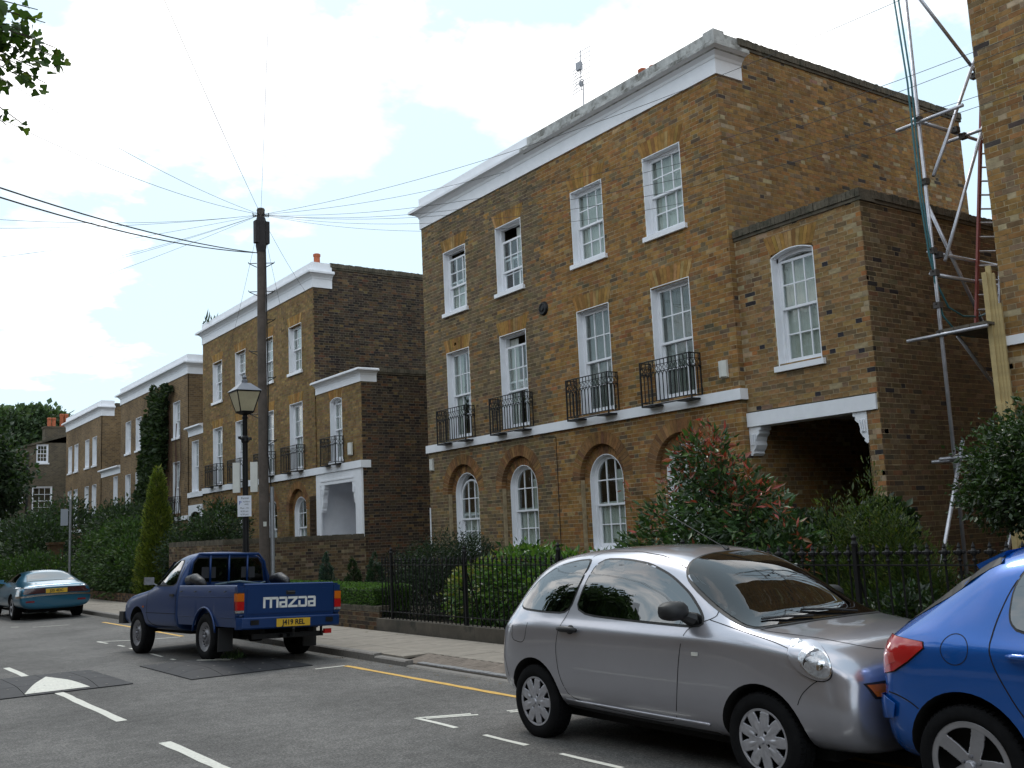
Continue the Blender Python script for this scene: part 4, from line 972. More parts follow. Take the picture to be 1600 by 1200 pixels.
def text(s, size, m, parent=None, name='lettering', loc=(0,0,0), mw=None, ext=.001, bold=0., sx=1.):
    cu = bpy.data.curves.new('t', 'FONT'); cu.body = s; cu.size = size; cu.extrude = ext; cu.offset = bold; cu.align_x = 'CENTER'; cu.align_y = 'CENTER'; cu.resolution_u = 3
    t = bpy.data.objects.new('t', cu); COL.objects.link(t); me = bpy.data.meshes.new_from_object(t); bpy.data.objects.remove(t)
    me.materials.clear(); me.materials.append(m); o = bpy.data.objects.new(name, me); link(o, parent)
    M = (mw or Matrix.Translation(loc)) @ Matrix.Diagonal((sx, 1, 1, 1)); o.matrix_local = M; return o
M_ink = mat('black_ink', (.01,.01,.012), .5); M_blueink = mat('blue_ink', (.02,.06,.35), .5)
ps = empty('parking_sign', (7.19, 19.32, 2.42), 'white parking plate fixed to the lamp post below the two blank plates', 'sign')
qv = Matrix.Rotation(math.radians(-24), 4, 'Z'); ps.rotation_euler = (0, 0, math.radians(-22))
b = MB(); b.box(-.13, -.004, -.2, .13, .004, .2); b.build('plate', mat('sign_white', (.66,.68,.74), .4), ps)
XR = Matrix.Rotation(math.pi/2, 4, 'X')
for s, z, sz, m_, x in (('Permit', .15, .055, M_ink, .01), ('P', .06, .1, M_blueink, -.08), ('holders', .085, .045, M_ink, .04), ('only', .035, .045, M_ink, .04), ('Mon - Fri', -.04, .045, M_ink, 0), ('8.30 am', -.10, .045, M_ink, 0), ('6.30 pm', -.16, .045, M_ink, 0)):
    text(s, sz, m_, ps, mw=Matrix.Translation((x, -.0055, z)) @ XR)
M_galv = mat('galvanised_steel', (.30,.31,.33), .45, metal=.6, noise=(8, .15))
sp_ = empty('sign_post', (8.4, 40.2, 0), 'thin grey sign post in front of the dark hedge beyond the turquoise car', 'sign post')
b = MB(); b.tube([(0, 0, 0), (0, 0, 3.6)], .045, 8); b.build('post', M_galv, sp_)
b = MB(); b.obox((-.2, .02, 2.95), (.13, .02, 0), (0, .006, 0), (0, 0, .3)); b.build('plate', mat('sign_grey_back', (.35,.37,.42), .5), sp_)

# ------------------------------------------------------------------ telegraph pole, conduit and overhead wires
PX_, PY_ = 8.42, 21.45
M_pole = mat('weathered_pole', (.085,.068,.058), .9, noise=(6, .3), bump=(25, .6, .006))
tp = empty('telegraph_pole', (PX_, PY_, 0), 'tall dark timber telegraph pole with iron steps rising in front of the second house', 'telegraph pole')
ZT = 9.12
b = MB(); b.tube([(.01, 0, 0), (0, 0, 3), (-.01, 0, 6), (0, 0, ZT)], [.118, .108, .098, .088], 14); b.lathe([(.09, ZT), (.095, ZT+.01), (.08, ZT+.05), (0, ZT+.06)], 14); b.build('shaft', M_pole, tp, smooth=True)
for i, z in enumerate((3.3, 3.9, 4.5, 5.3, 5.9, 6.6, 7.25, 7.9)):
    q = MB(); s_ = 1 if i % 2 else -1
    for s_ in ((-1, 1) if z > 7 else (s_,)):
        q.tube([(s_*.09, -s_*.05, z-.09), (s_*.24, -s_*.14, z), (s_*.25, -s_*.145, z+.03)], .010, 5); q.tube([(s_*.09, -s_*.05, z), (s_*.24, -s_*.14, z)], .010, 5)
    q.build('step', M_iron, tp)
M_bark = mat('black_housing', (.025,.02,.022), .8)
b = MB()
for s_ in (-1, 1): b.box(s_*.12-.045, -.10, 8.35, s_*.12+.045, .04, 8.86)
b.lathe([(.10, 8.15), (.125, 8.3), (.125, 8.85), (.10, 8.95)], 10); b.build('cable_box', M_bark, tp)
b = MB()
for k in range(8): a = k*math.pi/4; b.tube([(.1*math.cos(a), .1*math.sin(a), 9.0), (.18*math.cos(a), .18*math.sin(a), 9.0), (.19*math.cos(a), .19*math.sin(a), 9.05)], .012, 5)
b.build('insulator_ring', M_iron, tp)
b = MB(); b.tube([(.15, -.08, 0), (.15, -.08, 2.9)], .05, 8); b.build('conduit', M_galv, tp)
b = MB(); b.tube([(.14, -.06, 2.9), (.05, -.13, 3.6), (.08, -.11, 5), (.06, -.1, 8.2)], .014, 5); b.build('riser_cable', M_iron, tp)
b = MB(); b.obox((-.04, -.142, 2.1), (.035, 0, 0), (0, .004, 0), (0, 0, .05)); b.build('number_plate', M_box, tp)
M_wire = mat('wire', (.05,.05,.055), .7)
def wire(a, c, sag, r, label, nseg=22):
    b = MB(); a, c = Vector(a), Vector(c)
    b.tube([a.lerp(c, i/nseg)-Vector((0, 0, sag*4*(i/nseg)*(1-i/nseg))) for i in range(nseg+1)], r, 4); o = b.build('overhead_wire', M_wire)
    return tag(o, label, 'wire', 'overhead wires spreading from the telegraph pole')
T = (PX_, PY_, 9.03)
WIRES = [((-2.17, 10.42, 6.21), 0.35, 0.014, 'upper of two thick black cables sagging left from the pole'), ((-2.19, 10.25, 6.04), 0.42, 0.014, 'lower of two thick black cables sagging left from the pole'), ((0.63, 6.4, 8.02), 0.1, 0.0042, 'thin overhead wire running up steeply over the road towards the viewer'), ((-0.74, 16.95, 6.74), 0.3, 0.0042, 'thin wire leaving the left edge of the view just under the thick cables'), ((-0.7, 17.19, 6.42), 0.2, 0.0042, 'thin nearly level wire leaving the left edge of the view'), ((-0.37, 19.31, 6.1), 0.15, 0.0042, 'thin wire dropping gently to the left edge, first below the level wire'), ((-0.16, 20.61, 5.78), 0.25, 0.0042, 'thin pale wire dropping to the left edge, second below the level wire'), ((-0.18, 20.45, 5.62), 0.25, 0.0042, 'thin dark wire dropping to the left edge, third below the level wire'), ((0.27, 23.41, 5.46), 0.2, 0.0042, 'lowest thin wire dropping to the left edge of the view'), ((-0.08, 13.24, 7.78), 0.35, 0.0042, 'faint wire rising to the upper left towards the tree branch'), ((-0.27, 11.82, 7.94), 0.3, 0.0042, 'faint wire rising to the upper left just under the tree branch'), ((5.23, 12.99, 8.82), 0.05, 0.0042, 'faint wire rising straight up from the pole top'), ((12.5, 5.6, 8.75), 0.5, 0.0042, 'thin wire crossing the brick facade to the right, highest of the group'), ((12.55, 6.19, 7.66), 0.7, 0.0042, 'thin wire crossing the brick facade to the right, second from the top'), ((12.55, 6.21, 7.52), 0.8, 0.0042, 'thin wire crossing the brick facade to the right, third from the top'), ((12.55, 6.27, 7.04), 0.7, 0.0042, 'thin wire crossing the brick facade to the right, fourth from the top'), ((12.55, 6.28, 6.91), 0.8, 0.0042, 'thin wire crossing the brick facade to the right, lowest of the long ones'), ((12.6, 11.62, 7.16), 0.5, 0.0042, 'pale wire crossing the nearest facade to the corner by the low wing'), ((13.9, 16.6, 9.95), 0.25, 0.0042, 'thin wire rising to the parapet below the television aerial'), ((12.5, 28.0, 8.9), 0.1, 0.0042, 'short wire dropping from the pole to the corner of the second house'), ((12.5, 29.5, 7.6), 0.1, 0.0042, 'short wire dropping steeply from the pole to the second house wall'), ((12.5, 36.0, 7.4), 0.2, 0.0042, 'faint wire dropping from the pole behind the street lamp')]
for c, sag, r, lab in WIRES: wire((T[0], T[1], T[2]) if r < .012 else (T[0]-.1, T[1], 8.13), c, sag, r, lab)

# ------------------------------------------------------------------ scaffold beside the right-hand building
M_tube = mat('scaffold_tube', (.46,.46,.50), .38, metal=.75, noise=(9, .2))
sc = empty('scaffold', (12.3, 7.55, 0), 'galvanised tube scaffold filling the gap between the brick wing and the right hand building', 'scaffold')
SX, SY = 12.3, 7.62
def pole(a, c, name='tube', r=.0245, m_=M_tube):
    q = MB(); q.tube([Vector(a)-sc.location, Vector(c)-sc.location], r, 10); o = q.build(name, m_, sc, smooth='full'); return o
def clamp(p):
    q = MB(); p = Vector(p)-sc.location; q.obox(p, (.045, 0, 0), (0, .045, 0), (0, 0, .04)); q.tube([p+Vector((-.07, 0, .02)), p+Vector((.07, 0, .02))], .012, 5); q.build('clamp', mat('clamp_steel', (.08,.07,.065), .6, metal=.5), sc)
SCAF = dict(tubes=[((12.32, 7.62, 0.1), (12.32, 7.62, 9.6)), ((14.6, 7.62, 0.1), (14.6, 7.62, 9.6)), ((12.55, 7.5600000000000005, 8.78), (13.88, 7.5600000000000005, 7.93)), ((12.28, 7.67, 6.99), (14.8, 7.67, 6.99)), ((12.3, 7.95, 6.93), (12.3, 6.96, 6.93)), ((13.35, 7.9, 6.93), (13.35, 6.95, 6.93)), ((13.95, 7.5200000000000005, 8.45), (12.37, 7.5200000000000005, 6.16)), ((13.95, 7.5200000000000005, 7.45), (12.43, 7.5200000000000005, 5.0)), ((12.3, 7.67, 5.14), (14.8, 7.67, 5.14)), ((12.3, 7.67, 4.84), (14.8, 7.67, 4.84)), ((12.28, 8.1, 4.0), (12.28, 6.95, 4.0)), ((12.5, 7.72, 5.8), (13.6, 7.72, 4.15)), ((12.6, 7.5600000000000005, 4.0), (13.9, 7.5600000000000005, 2.9)), ((12.28, 7.8, 2.38), (12.28, 6.6, 2.38)), ((12.45, 7.5600000000000005, 2.6), (11.25, 7.5600000000000005, 0.15)), ((13.3, 7.3, 2.0), (12.1, 7.3, 0.15)), ((12.42, 8.0, 2.36), (12.42, 6.8, 2.36))], clamps=[(12.32, 7.62, 6.97), (12.32, 7.62, 6.1), (12.32, 7.62, 5.14), (12.32, 7.62, 4.84), (12.32, 7.62, 4.02), (12.32, 7.62, 2.38), (13.2, 7.62, 7.0), (13.35, 7.6, 6.93), (12.32, 7.62, 4.4), (13.85, 7.62, 7.95), (12.45, 7.62, 5.1)], ladder=(Vector((13.15,7.62,4.1)), Vector((13.95,7.62,7.5))), lad_dx=(.30,-.16,0), hoses=[([(12.038, 7.62, 8.681), (12.155, 7.62, 7.463), (12.156, 7.62, 5.931), (12.236, 7.62, 5.062), (12.333, 7.62, 4.707), (12.556, 7.62, 4.397), (12.883, 7.62, 4.302), (13.273, 7.62, 4.326), (13.65, 7.62, 4.458)], 'blue rope hanging beside the scaffold pole and looping high over the platform'), ([(12.143, 7.62, 8.71), (12.245, 7.62, 7.483), (12.215, 7.62, 5.941), (12.295, 7.62, 5.069), (12.303, 7.62, 4.704), (12.4, 7.62, 4.27), (12.727, 7.62, 4.035), (13.106, 7.62, 4.028), (13.451, 7.62, 4.187), (13.645, 7.62, 4.357)], 'blue rope hanging beside the scaffold pole and looping low under the platform')])
for a, c in SCAF['tubes']: pole(a, c)
for p in SCAF['clamps']: clamp(p)
b = MB()
for i in range(3): b.box(SX-.02, 6.97+i*.225, 4.03, SX+1.9, 7.185+i*.225, 4.065)
o = b.build('platform_board', mat('scaffold_board', (.10,.085,.065), .9, noise=(5, .3)), sc); o.location = -sc.location
M_timber = mat('new_timber', (.42,.32,.15), .75, noise=(12, .2), bump=(30, .3, .003))
tm = empty('timber_bundle', (12.5, 6.95, 0), 'bundle of pale sawn timber planks standing upright at the building corner', 'timber')
for i, (x, y, z0, z1) in enumerate(((12.46, 7.02, 0, 4.72), (12.50, 6.985, 0, 4.80), (12.52, 6.955, 0, 4.70), (12.43, 7.00, 0, 3.0), (12.45, 6.96, 0, 3.02), (12.47, 6.915, 0, 3.0), (12.49, 6.875, 0, 2.98), (12.54, 6.92, 0, 4.3))):
    q = MB(); q.obox((0, 0, (z0+z1)/2), (.022, .004, 0), (-.006, .030, 0), (0, 0, (z1-z0)/2)); o = q.build('plank', M_timber, tm); o.location = (x-12.5, y-6.95, 0)
ld = empty('ladder', (13.9, 7.9, 4.1), 'aluminium ladder with red and silver stiles leaning between the scaffold and the right hand building', 'ladder')
SCL = SCAF['ladder']
b = MB(); b.obox((SCL[0]+SCL[1])/2-Vector(ld.location), (.03, 0, 0), (0, .015, 0), (SCL[1]-SCL[0])/2); b.build('stile', mat('red_paint', (.22,.035,.025), .5), ld, label='red ladder stile')
dx = Vector(SCAF['lad_dx']); b = MB(); b.obox((SCL[0]+SCL[1])/2+dx-Vector(ld.location), (.03, 0, 0), (0, .015, 0), (SCL[1]-SCL[0])/2); b.build('stile', M_tube, ld)
n = 16
for i in range(n):
    p = SCL[0].lerp(SCL[1], (i+.5)/n)-Vector(ld.location); q = MB(); q.tube([p, p+dx], .013, 6); q.build('rung', M_tube, ld)
M_hose = mat('blue_green_hose', (.03,.13,.15), .5)
for pts, lab in SCAF['hoses']:
    q = MB(); q.tube(pts, .013, 6); tag(q.build('rope', M_hose, smooth='full'), lab, 'rope', 'blue ropes on the scaffold')

# windblown litter in the gutter and along the plinth
def litter():
    g = RNG; n = 900; x = np.where(g.random(n) < .65, 6.72-np.abs(g.normal(0, .10, n)), 8.48-np.abs(g.normal(0, .07, n))); P = np.stack([x, 3+27*g.random(n), np.where(x < 6.76, .008, .108)], 1)
    d_ = g.normal(0, 1, (n, 3)); d_[:, 2] *= .12; d_ /= np.linalg.norm(d_, axis=1)[:, None]; s_ = np.cross(d_, [0, 0, 1.]); L = (.022*np.exp(g.normal(0, .4, n)))[:, None]
    V = np.stack([P, P+d_*L*.5+s_*L*.4, P+d_*L, P+d_*L*.5-s_*L*.4], 1).reshape(-1, 3); i = (np.arange(n)*4)[:, None]; F = np.concatenate([i+np.array([0, 1, 2]), i+np.array([0, 2, 3])], 1).reshape(-1, 3)
    o = mesh_np('leaf_litter', V, F, M_brick, None, np.repeat(pick_colours(n, [(.16,.10,.04,3),(.09,.07,.03,3),(.20,.18,.12,1)], g), 4, 0)); o['kind'] = 'stuff'
litter()
# ------------------------------------------------------------------ plants
def leaf_mat(name, gloss=.45, trans=.25):
    if name in MATS: return MATS[name]
    m = bpy.data.materials.new(name); MATS[name] = m; nt, b = nodes_of(m); N, L = nt.nodes, nt.links
    a = N.new('ShaderNodeAttribute'); a.attribute_name = 'col'; L.new(a.outputs['Color'], b.inputs['Base Color'])
    b.inputs['Roughness'].default_value = gloss; b.inputs['Specular IOR Level'].default_value = .5
    t = N.new('ShaderNodeBsdfTranslucent'); sc = N.new('ShaderNodeVectorMath'); sc.operation = 'MULTIPLY'; sc.inputs[1].default_value = (1.3, 1.5, .5); L.new(a.outputs['Color'], sc.inputs[0]); L.new(sc.outputs[0], t.inputs[0])
    mx = N.new('ShaderNodeMixShader'); mx.inputs[0].default_value = trans; o = [n for n in N if n.type == 'OUTPUT_MATERIAL'][0]
    L.new(b.outputs[0], mx.inputs[1]); L.new(t.outputs[0], mx.inputs[2]); L.new(mx.outputs[0], o.inputs[0]); return m
M_leaf = leaf_mat('leaf_glossy', .38, .2); M_leafm = leaf_mat('leaf_matt', .65, .25); M_stem = mat('stem_bark', (.05,.038,.025), .9, noise=(10, .3))
def leaves(name, P, Nrm, size, pal, parent=None, aspect=.42, jit=.5, droop=0., mat_=None, colf=None, fold=.18, up=None):
    """P: leaf positions, Nrm: rough outward directions; each leaf is a folded blade of two quads' worth of faces"""
    n = len(P); r = RNG
    d = Nrm+r.normal(0, jit, (n, 3)); d[:, 2] -= droop; d /= np.linalg.norm(d, axis=1)[:, None]+1e-9       # blade direction
    if up is not None: d = d*(1-up)+np.array([0, 0, 1.])*up; d /= np.linalg.norm(d, axis=1)[:, None]
    s = np.cross(d, r.normal(0, 1, (n, 3))); s /= np.linalg.norm(s, axis=1)[:, None]+1e-9
    k = np.cross(d, s); L = (size*np.exp(r.normal(0, .25, n)))[:, None]; w = L*aspect/2
    V = np.stack([P, P+d*L*.45+s*w+k*w*fold*2, P+d*L, P+d*L*.45-s*w+k*w*fold*2], 1).reshape(-1, 3)
    i = (np.arange(n)*4)[:, None]; F = np.concatenate([i+np.array([0, 1, 2]), i+np.array([0, 2, 3])], 1).reshape(-1, 3)
    col = pick_colours(n, pal, r) if colf is None else colf(P, Nrm, r)
    o = mesh_np(name, V, F, mat_ or M_leaf, parent, np.repeat(col, 4, 0)); o['kind'] = 'stuff'; return o
def blob_points(blobs, n, shell=.55, clump=0., cs=.12):
    """points through the outer part of ellipsoids; clump gathers them into tufts"""
    r = RNG; vol = np.array([b[3]*b[4]*b[5] for b in blobs])**.75; cnt = r.multinomial(n, vol/vol.sum()); P = []; Nn = []
    for b, c in zip(blobs, cnt):
        if c == 0: continue
        if clump:
            m = max(3, int(c/clump)); v = r.normal(0, 1, (m, 3)); v /= np.linalg.norm(v, axis=1)[:, None]; rad = shell+(1.05-shell)*r.random((m, 1))**.7
            cc = (v*rad)[r.integers(0, m, c)]; q = cc+r.normal(0, cs, (c, 3))
        else:
            v = r.normal(0, 1, (c, 3)); v /= np.linalg.norm(v, axis=1)[:, None]; q = v*(shell+(1-shell)*r.random((c, 1))**.6)*(1+.10*np.sin(v[:, :1]*9+v[:, 1:2]*7)+.07*np.sin(v[:, 2:]*13+v[:, :1]*5))
        R = np.array(b[3:6]); P.append(np.array(b[:3])+q*R); nn = q/R; nn /= np.linalg.norm(nn, axis=1)[:, None]+1e-9; Nn.append(nn)
    return np.vstack(P), np.vstack(Nn)
G_DARK = [(.020,.038,.014,5),(.028,.055,.018,4),(.014,.027,.012,4),(.045,.075,.024,1.5)]
G_MID = [(.035,.070,.018,5),(.050,.095,.024,4),(.024,.048,.015,3),(.08,.12,.035,1.2)]
G_YEW = [(.042,.075,.012,5),(.075,.105,.016,4),(.026,.048,.010,3),(.12,.13,.02,.8)]
G_LAUREL = [(.065,.145,.025,5),(.10,.20,.035,4),(.022,.055,.015,3),(.12,.20,.04,2)]
G_GOLD = [(.15,.18,.02,5),(.10,.14,.018,4),(.045,.07,.014,3),(.19,.21,.03,1.5)]
G_HEDGE = [(.060,.13,.020,5),(.085,.17,.025,4),(.028,.055,.014,3)]
RED = [(.30,.045,.03,3),(.22,.06,.035,3),(.36,.10,.07,2),(.16,.08,.03,2)]
def bush(label, blobs, n, size, pal, loc, cat='bush', name='bush', aspect=.45, shell=.5, clump=0, jit=.55, mat_=None, stems=5, colf=None, droop=.0, group=None, up=None, core=None, fold=.18, cs=.12):
    r = empty(name, (0, 0, 0), label, cat, group)
    P, Nn = blob_points(blobs, n, shell, clump, cs); k = P[:, 2] > .1; P, Nn = P[k], Nn[k]
    o = leaves('foliage', P, Nn, size, pal, r, aspect, jit, droop, mat_, colf, fold, up)
    m = MB(); random.seed(len(label))
    for i in range(stems):
        b = random.choice(blobs); a = Vector((loc[0]+random.uniform(-.15, .15), loc[1]+random.uniform(-.2, .2), .05)); c = Vector((b[0]+random.uniform(-.5, .5)*b[3], b[1]+random.uniform(-.5, .5)*b[4], b[2]+random.uniform(-.2, .6)*b[5]))
        m.tube([a, a.lerp(c, .5)+Vector((random.uniform(-.08, .08), random.uniform(-.08, .08), .05)), c], [.022, .015, .006], 5)
    m.build('stem', M_stem, r); rebase(r, loc); return r
# red tipped shrub in front of the porch
def photinia_col(P, Nn, r):
    c = pick_colours(len(P), [(.038,.080,.028,5),(.055,.11,.034,4),(.024,.050,.018,4),(.10,.15,.05,1.3)], r); red = pick_colours(len(P), RED, r)
    t = np.clip((P[:, 2]-1.85)/1.2, 0, 1)*.40*np.clip(.4+Nn[:, 2], 0, 1)+.03; k = r.random(len(P)) < t; return np.where(k[:, None], red, c)
bush('large glossy shrub with red new leaves at its top, in front of the porch opening', [(9.75,9.75,1.2,.7,1.0,.9),(9.75,9.35,1.9,.55,.75,.62),(9.7,9.45,2.45,.38,.48,.45),(9.7,8.75,1.5,.5,.6,.7),(9.6,10.55,1.2,.4,.45,.6),(9.7,8.25,1.15,.45,.45,.5)],
     11500, .105, None, (9.7, 9.4, .1), aspect=.36, shell=.3, clump=14, cs=.11, jit=.55, colf=photinia_col, stems=12)
def sprigs(label, tips, base, parent_label=None):
    pass
r_ = [o for o in COL.objects if o.get('label', '').startswith('large glossy shrub')][0]
tp_ = []; tn = []
for (x, y, z) in [(9.65,9.42,3.05),(9.65,9.55,2.85),(9.62,9.2,2.8),(9.6,9.85,2.65),(9.6,10.05,2.5),(9.55,10.85,2.28),(9.6,8.9,2.45),(9.6,8.65,2.3),(9.6,8.45,2.15),(9.55,8.2,1.95),(9.55,9.95,2.2),(9.6,10.2,2.35),(9.55,10.25,1.9),(9.55,7.95,1.7),(9.55,9.7,2.75),(9.5,9.1,2.6),(9.5,8.75,2.05),(9.5,7.8,1.35)]:
    for k in range(17): a = random.random(); tp_.append((x+random.gauss(0, .05), y+random.gauss(0, .05), z-.3*a+random.gauss(0, .03))); tn.append((random.gauss(0, .6), random.gauss(0, .6), .8-a))
P_ = np.array(tp_)-np.array(tuple(r_.location)); leaves('new_growth', P_, np.array(tn), .11, RED, r_, .26, .3, mat_=M_leaf)['label'] = 'sprigs of red new leaves'
# yew-like spires
bl = [(10.0, y, .1+h*.55, .28, .26, h*.5) for y, h in ((6.75,1.35),(7.0,1.75),(7.25,2.0),(7.5,1.85),(7.8,1.7),(8.1,1.5),(8.4,1.3),(6.5,1.15))]+[(10.0,7.3,.7,.5,1.0,.65)]
bush('feathery dark green conifer with upright spires right of the red tipped shrub', bl, 34000, .055, G_YEW, (10, 7.3, .1), cat='conifer', name='conifer', aspect=.22, shell=.25, clump=30, cs=.10, jit=.45, up=.45, mat_=M_leafm)
bush('glossy ivy clump against the corner of the brick wing', [(10.9,7.75,1.55,.28,.38,.32),(10.9,7.65,1.1,.25,.3,.4)], 3600, .08, G_DARK, (10.9, 7.7, .1), shell=.6, aspect=.8)
bush('dark leafy shrub in the shadow of the porch opening', [(11.6,9.9,1.5,.5,1.1,.3),(11.6,9.6,1.0,.5,1.3,.6)], 5200, .09, G_DARK, (11.6, 9.8, .1), shell=.6, aspect=.6)
# garden juniper by the rail
bush('low spreading blue green juniper at the foot of the railings', [(9.1,y,.26,.32,.55,.26) for y in (4.2,5.0,5.8,6.4)], 14000, .05, [(.035,.075,.035,5),(.05,.10,.05,3),(.02,.045,.02,3)], (9.1, 5.4, .1), aspect=.25, shell=.3, clump=18, mat_=M_leafm, stems=2)
bush('mixed dark undergrowth behind the railings at the right', [(10.2,5.6,.7,.5,.9,.55),(10.3,4.6,.8,.6,.7,.6),(9.5,6.6,.6,.4,.5,.4)], 8000, .07, G_DARK, (10.2, 5.4, .1), aspect=.5, shell=.3)
bush('small leaved dark tree crown overhanging the scaffold foot at the right edge', [(10.3,5.45,2.15,.65,.68,.50),(10.3,4.9,2.35,.75,.7,.52),(10.25,5.8,1.85,.45,.42,.36),(10.3,4.5,2.1,.75,.75,.65),(10.3,5.1,1.75,.6,.7,.4)], 42000, .052, [(.028,.055,.016,5),(.042,.080,.022,4),(.018,.036,.012,4),(.07,.11,.03,1)], (10.4, 4.9, .1), cat='tree', name='small_tree', aspect=.55, shell=.35, clump=24, cs=.13, jit=.8, stems=6)
# laurel and dark shrub behind the spear railings
def laurel_col(P, Nn, r):
    c = pick_colours(len(P), G_LAUREL, r); y = pick_colours(len(P), [(.22,.22,.05,3),(.13,.17,.03,3),(.30,.29,.10,1)], r)
    t = np.clip((P[:, 1]-13.4)/1.5, 0, 1)*.75*np.clip(P[:, 2]-.2, 0, 1); return np.where((r.random(len(P)) < t)[:, None], y, c)
bush('rounded laurel bush with yellow green leaves on its left side, behind the spear railings', [(9.8,12.4,.70,.85,1.1,.62),(9.75,13.5,.78,.8,.95,.66),(9.6,14.6,.66,.6,.75,.55),(9.8,11.5,.62,.7,.8,.5)], 21000, .085, None, (9.8, 13.2, .1), aspect=.5, shell=.7, clump=8, cs=.08, colf=laurel_col, stems=8)
bush('tall dark fine leaved shrub between the two houses, behind the railings', [(10.5,17.2,1.15,.75,.95,.55),(10.6,18.2,.95,.8,1.1,.5),(10.3,17.4,.6,1.0,1.4,.5),(10.6,16.5,1.15,.5,.5,.4)], 30000, .06, [(.012,.026,.010,5),(.020,.040,.013,3),(.008,.018,.008,4)], (10.5, 17.4, .1), aspect=.3, shell=.35, clump=22, cs=.14, jit=.8, mat_=M_leafm, stems=10)
def cone(label, x, y, h, r, pal, n, z0=.1, size=.05, cat='conifer', up=.3, aspect=.3, mat_=None):
    root = empty('conifer', (0, 0, 0), label, cat); g = RNG
    t = g.random(n)**.62; t = 1-t; a = g.random(n)*2*np.pi; m = max(10, n//(70 if r > .6 else 28)); ta = g.random(m)**.6; ta = 1-ta; aa = g.random(m)*2*np.pi; pk = g.integers(0, m, n)
    t = np.clip(ta[pk]+g.normal(0, .03, n), 0, 1); a = aa[pk]+g.normal(0, .22, n)
    rag = .62+.52*g.random(m)[pk]; rr = r*(1-t)**(.62 if r > .6 else .8)*(.35+.65*np.minimum(1, t*6+.6))*rag*(.8+.25*g.random(n))
    P = np.stack([x+rr*np.cos(a), y+rr*np.sin(a), z0+t*h], 1); Nn = np.stack([np.cos(a), np.sin(a), np.full(n, .5)], 1)
    leaves('foliage', P, Nn, size, pal, root, aspect, .4, up=up, mat_=mat_ or M_leafm); b = MB(); b.tube([(x, y, 0), (x, y, h*.9)], [.05, .01], 6); b.build('trunk', M_stem, root); rebase(root, (x, y, .1))
cone('tall narrow golden green conifer left of the second house', 9.35, 32.6, 4.05, .66, G_GOLD, 36000, size=.10)
cone('small blue green spruce in front of the tall garden wall', 9.6, 20.9, 1.32, .32, [(.03,.06,.05,5),(.05,.085,.07,3),(.018,.04,.03,3)], 7000, size=.05)
cone('small dark dwarf conifer at the left end of the hedge bed', 9.9, 20.2, 1.2, .34, G_DARK, 6000, size=.05)
cone('small dark dwarf conifer nearest the railings', 9.9, 19.2, 1.28, .42, [(.02,.045,.025,5),(.03,.06,.03,3)], 8000, size=.05)
# clipped hedge
def hedge():
    r = empty('hedge', (0, 0, 0), 'clipped bright green box hedge on the low brick wall', 'hedge'); g = RNG; n = 26000
    u = g.random(n); P = np.stack([8.68+.75*g.random(n), 16.9+6.4*g.random(n), .35+.47*g.random(n)], 1); f = g.integers(0, 5, n); Nn = np.zeros((n, 3))
    for k, (ax, v, s_) in enumerate(((0, 8.68, -1), (2, .82, 1), (2, .82, 1), (0, 8.68, -1), (1, 16.9, -1))):
        mk = f == k; P[mk, ax] = v-s_*np.abs(g.normal(0, .025, mk.sum())); Nn[mk, ax] = s_
    P += np.sin(P[:, [1, 2, 0]]*7)*.015; leaves('foliage', P, Nn, .032, G_HEDGE, r, .6, .6, mat_=M_leafm)
    b = MB(); b.box(8.75, 16.95, .1, 9.4, 23.2, .74); b.build('dark_core', mat('hedge_inside', (.012,.018,.007), .95), r); rebase(r, (9, 20, .1))  # solid box behind the leaves, the hedge's inner shade put into its dark colour
hedge()
# farther garden planting
bush('broad mid green bush on the pavement edge left of the golden conifer', [(9.2,35.6,1.0,.9,2.2,1.0),(9.4,38.0,1.35,1.0,1.8,1.1),(9.3,34.0,.9,.8,1.2,.8),(9.6,36.6,2.0,.9,1.5,.65)], 26000, .12, G_MID, (9.4, 36.5, .1), shell=.55, clump=20, mat_=M_leafm)
bush('dark evergreen bush tucked behind the golden conifer by the garden wall', [(9.8,31.0,1.2,.8,.9,1.2),(10.3,30.0,1.5,.9,.9,1.0),(11,31.5,2.2,.8,1,.8)], 15000, .10, G_DARK, (10.2, 31, .1), shell=.5, clump=16, mat_=M_leafm)
bush('dark rounded bushes in front of the third house', [(10.5,41.5,1.7,1.2,2.2,1.7),(11,44.5,2.0,1.0,1.8,1.4),(11,38.8,1.9,1.0,1.2,1.3)], 20000, .13, G_DARK, (10.5, 42, .1), shell=.6, clump=18, mat_=M_leafm, stems=8)
bush('wide dark hedge behind the thin sign post', [(8.6,47.0,1.5,1.5,2.2,1.5),(8.8,50.5,1.8,1.6,2.2,1.7),(10.6,52.0,2.2,1.6,2.2,1.9),(9.2,55.0,1.7,2.2,2.2,1.6)], 26000, .16, G_DARK, (9, 50, .1), shell=.6, clump=18, mat_=M_leafm, stems=8)
bush('low green bush just behind the turquoise car', [(7.9,43.2,.8,1.5,1.8,.85),(6.4,44.5,.75,1.3,1.2,.8)], 12000, .12, G_MID, (7.5, 43.8, 0), shell=.5, clump=16, mat_=M_leafm, stems=4)
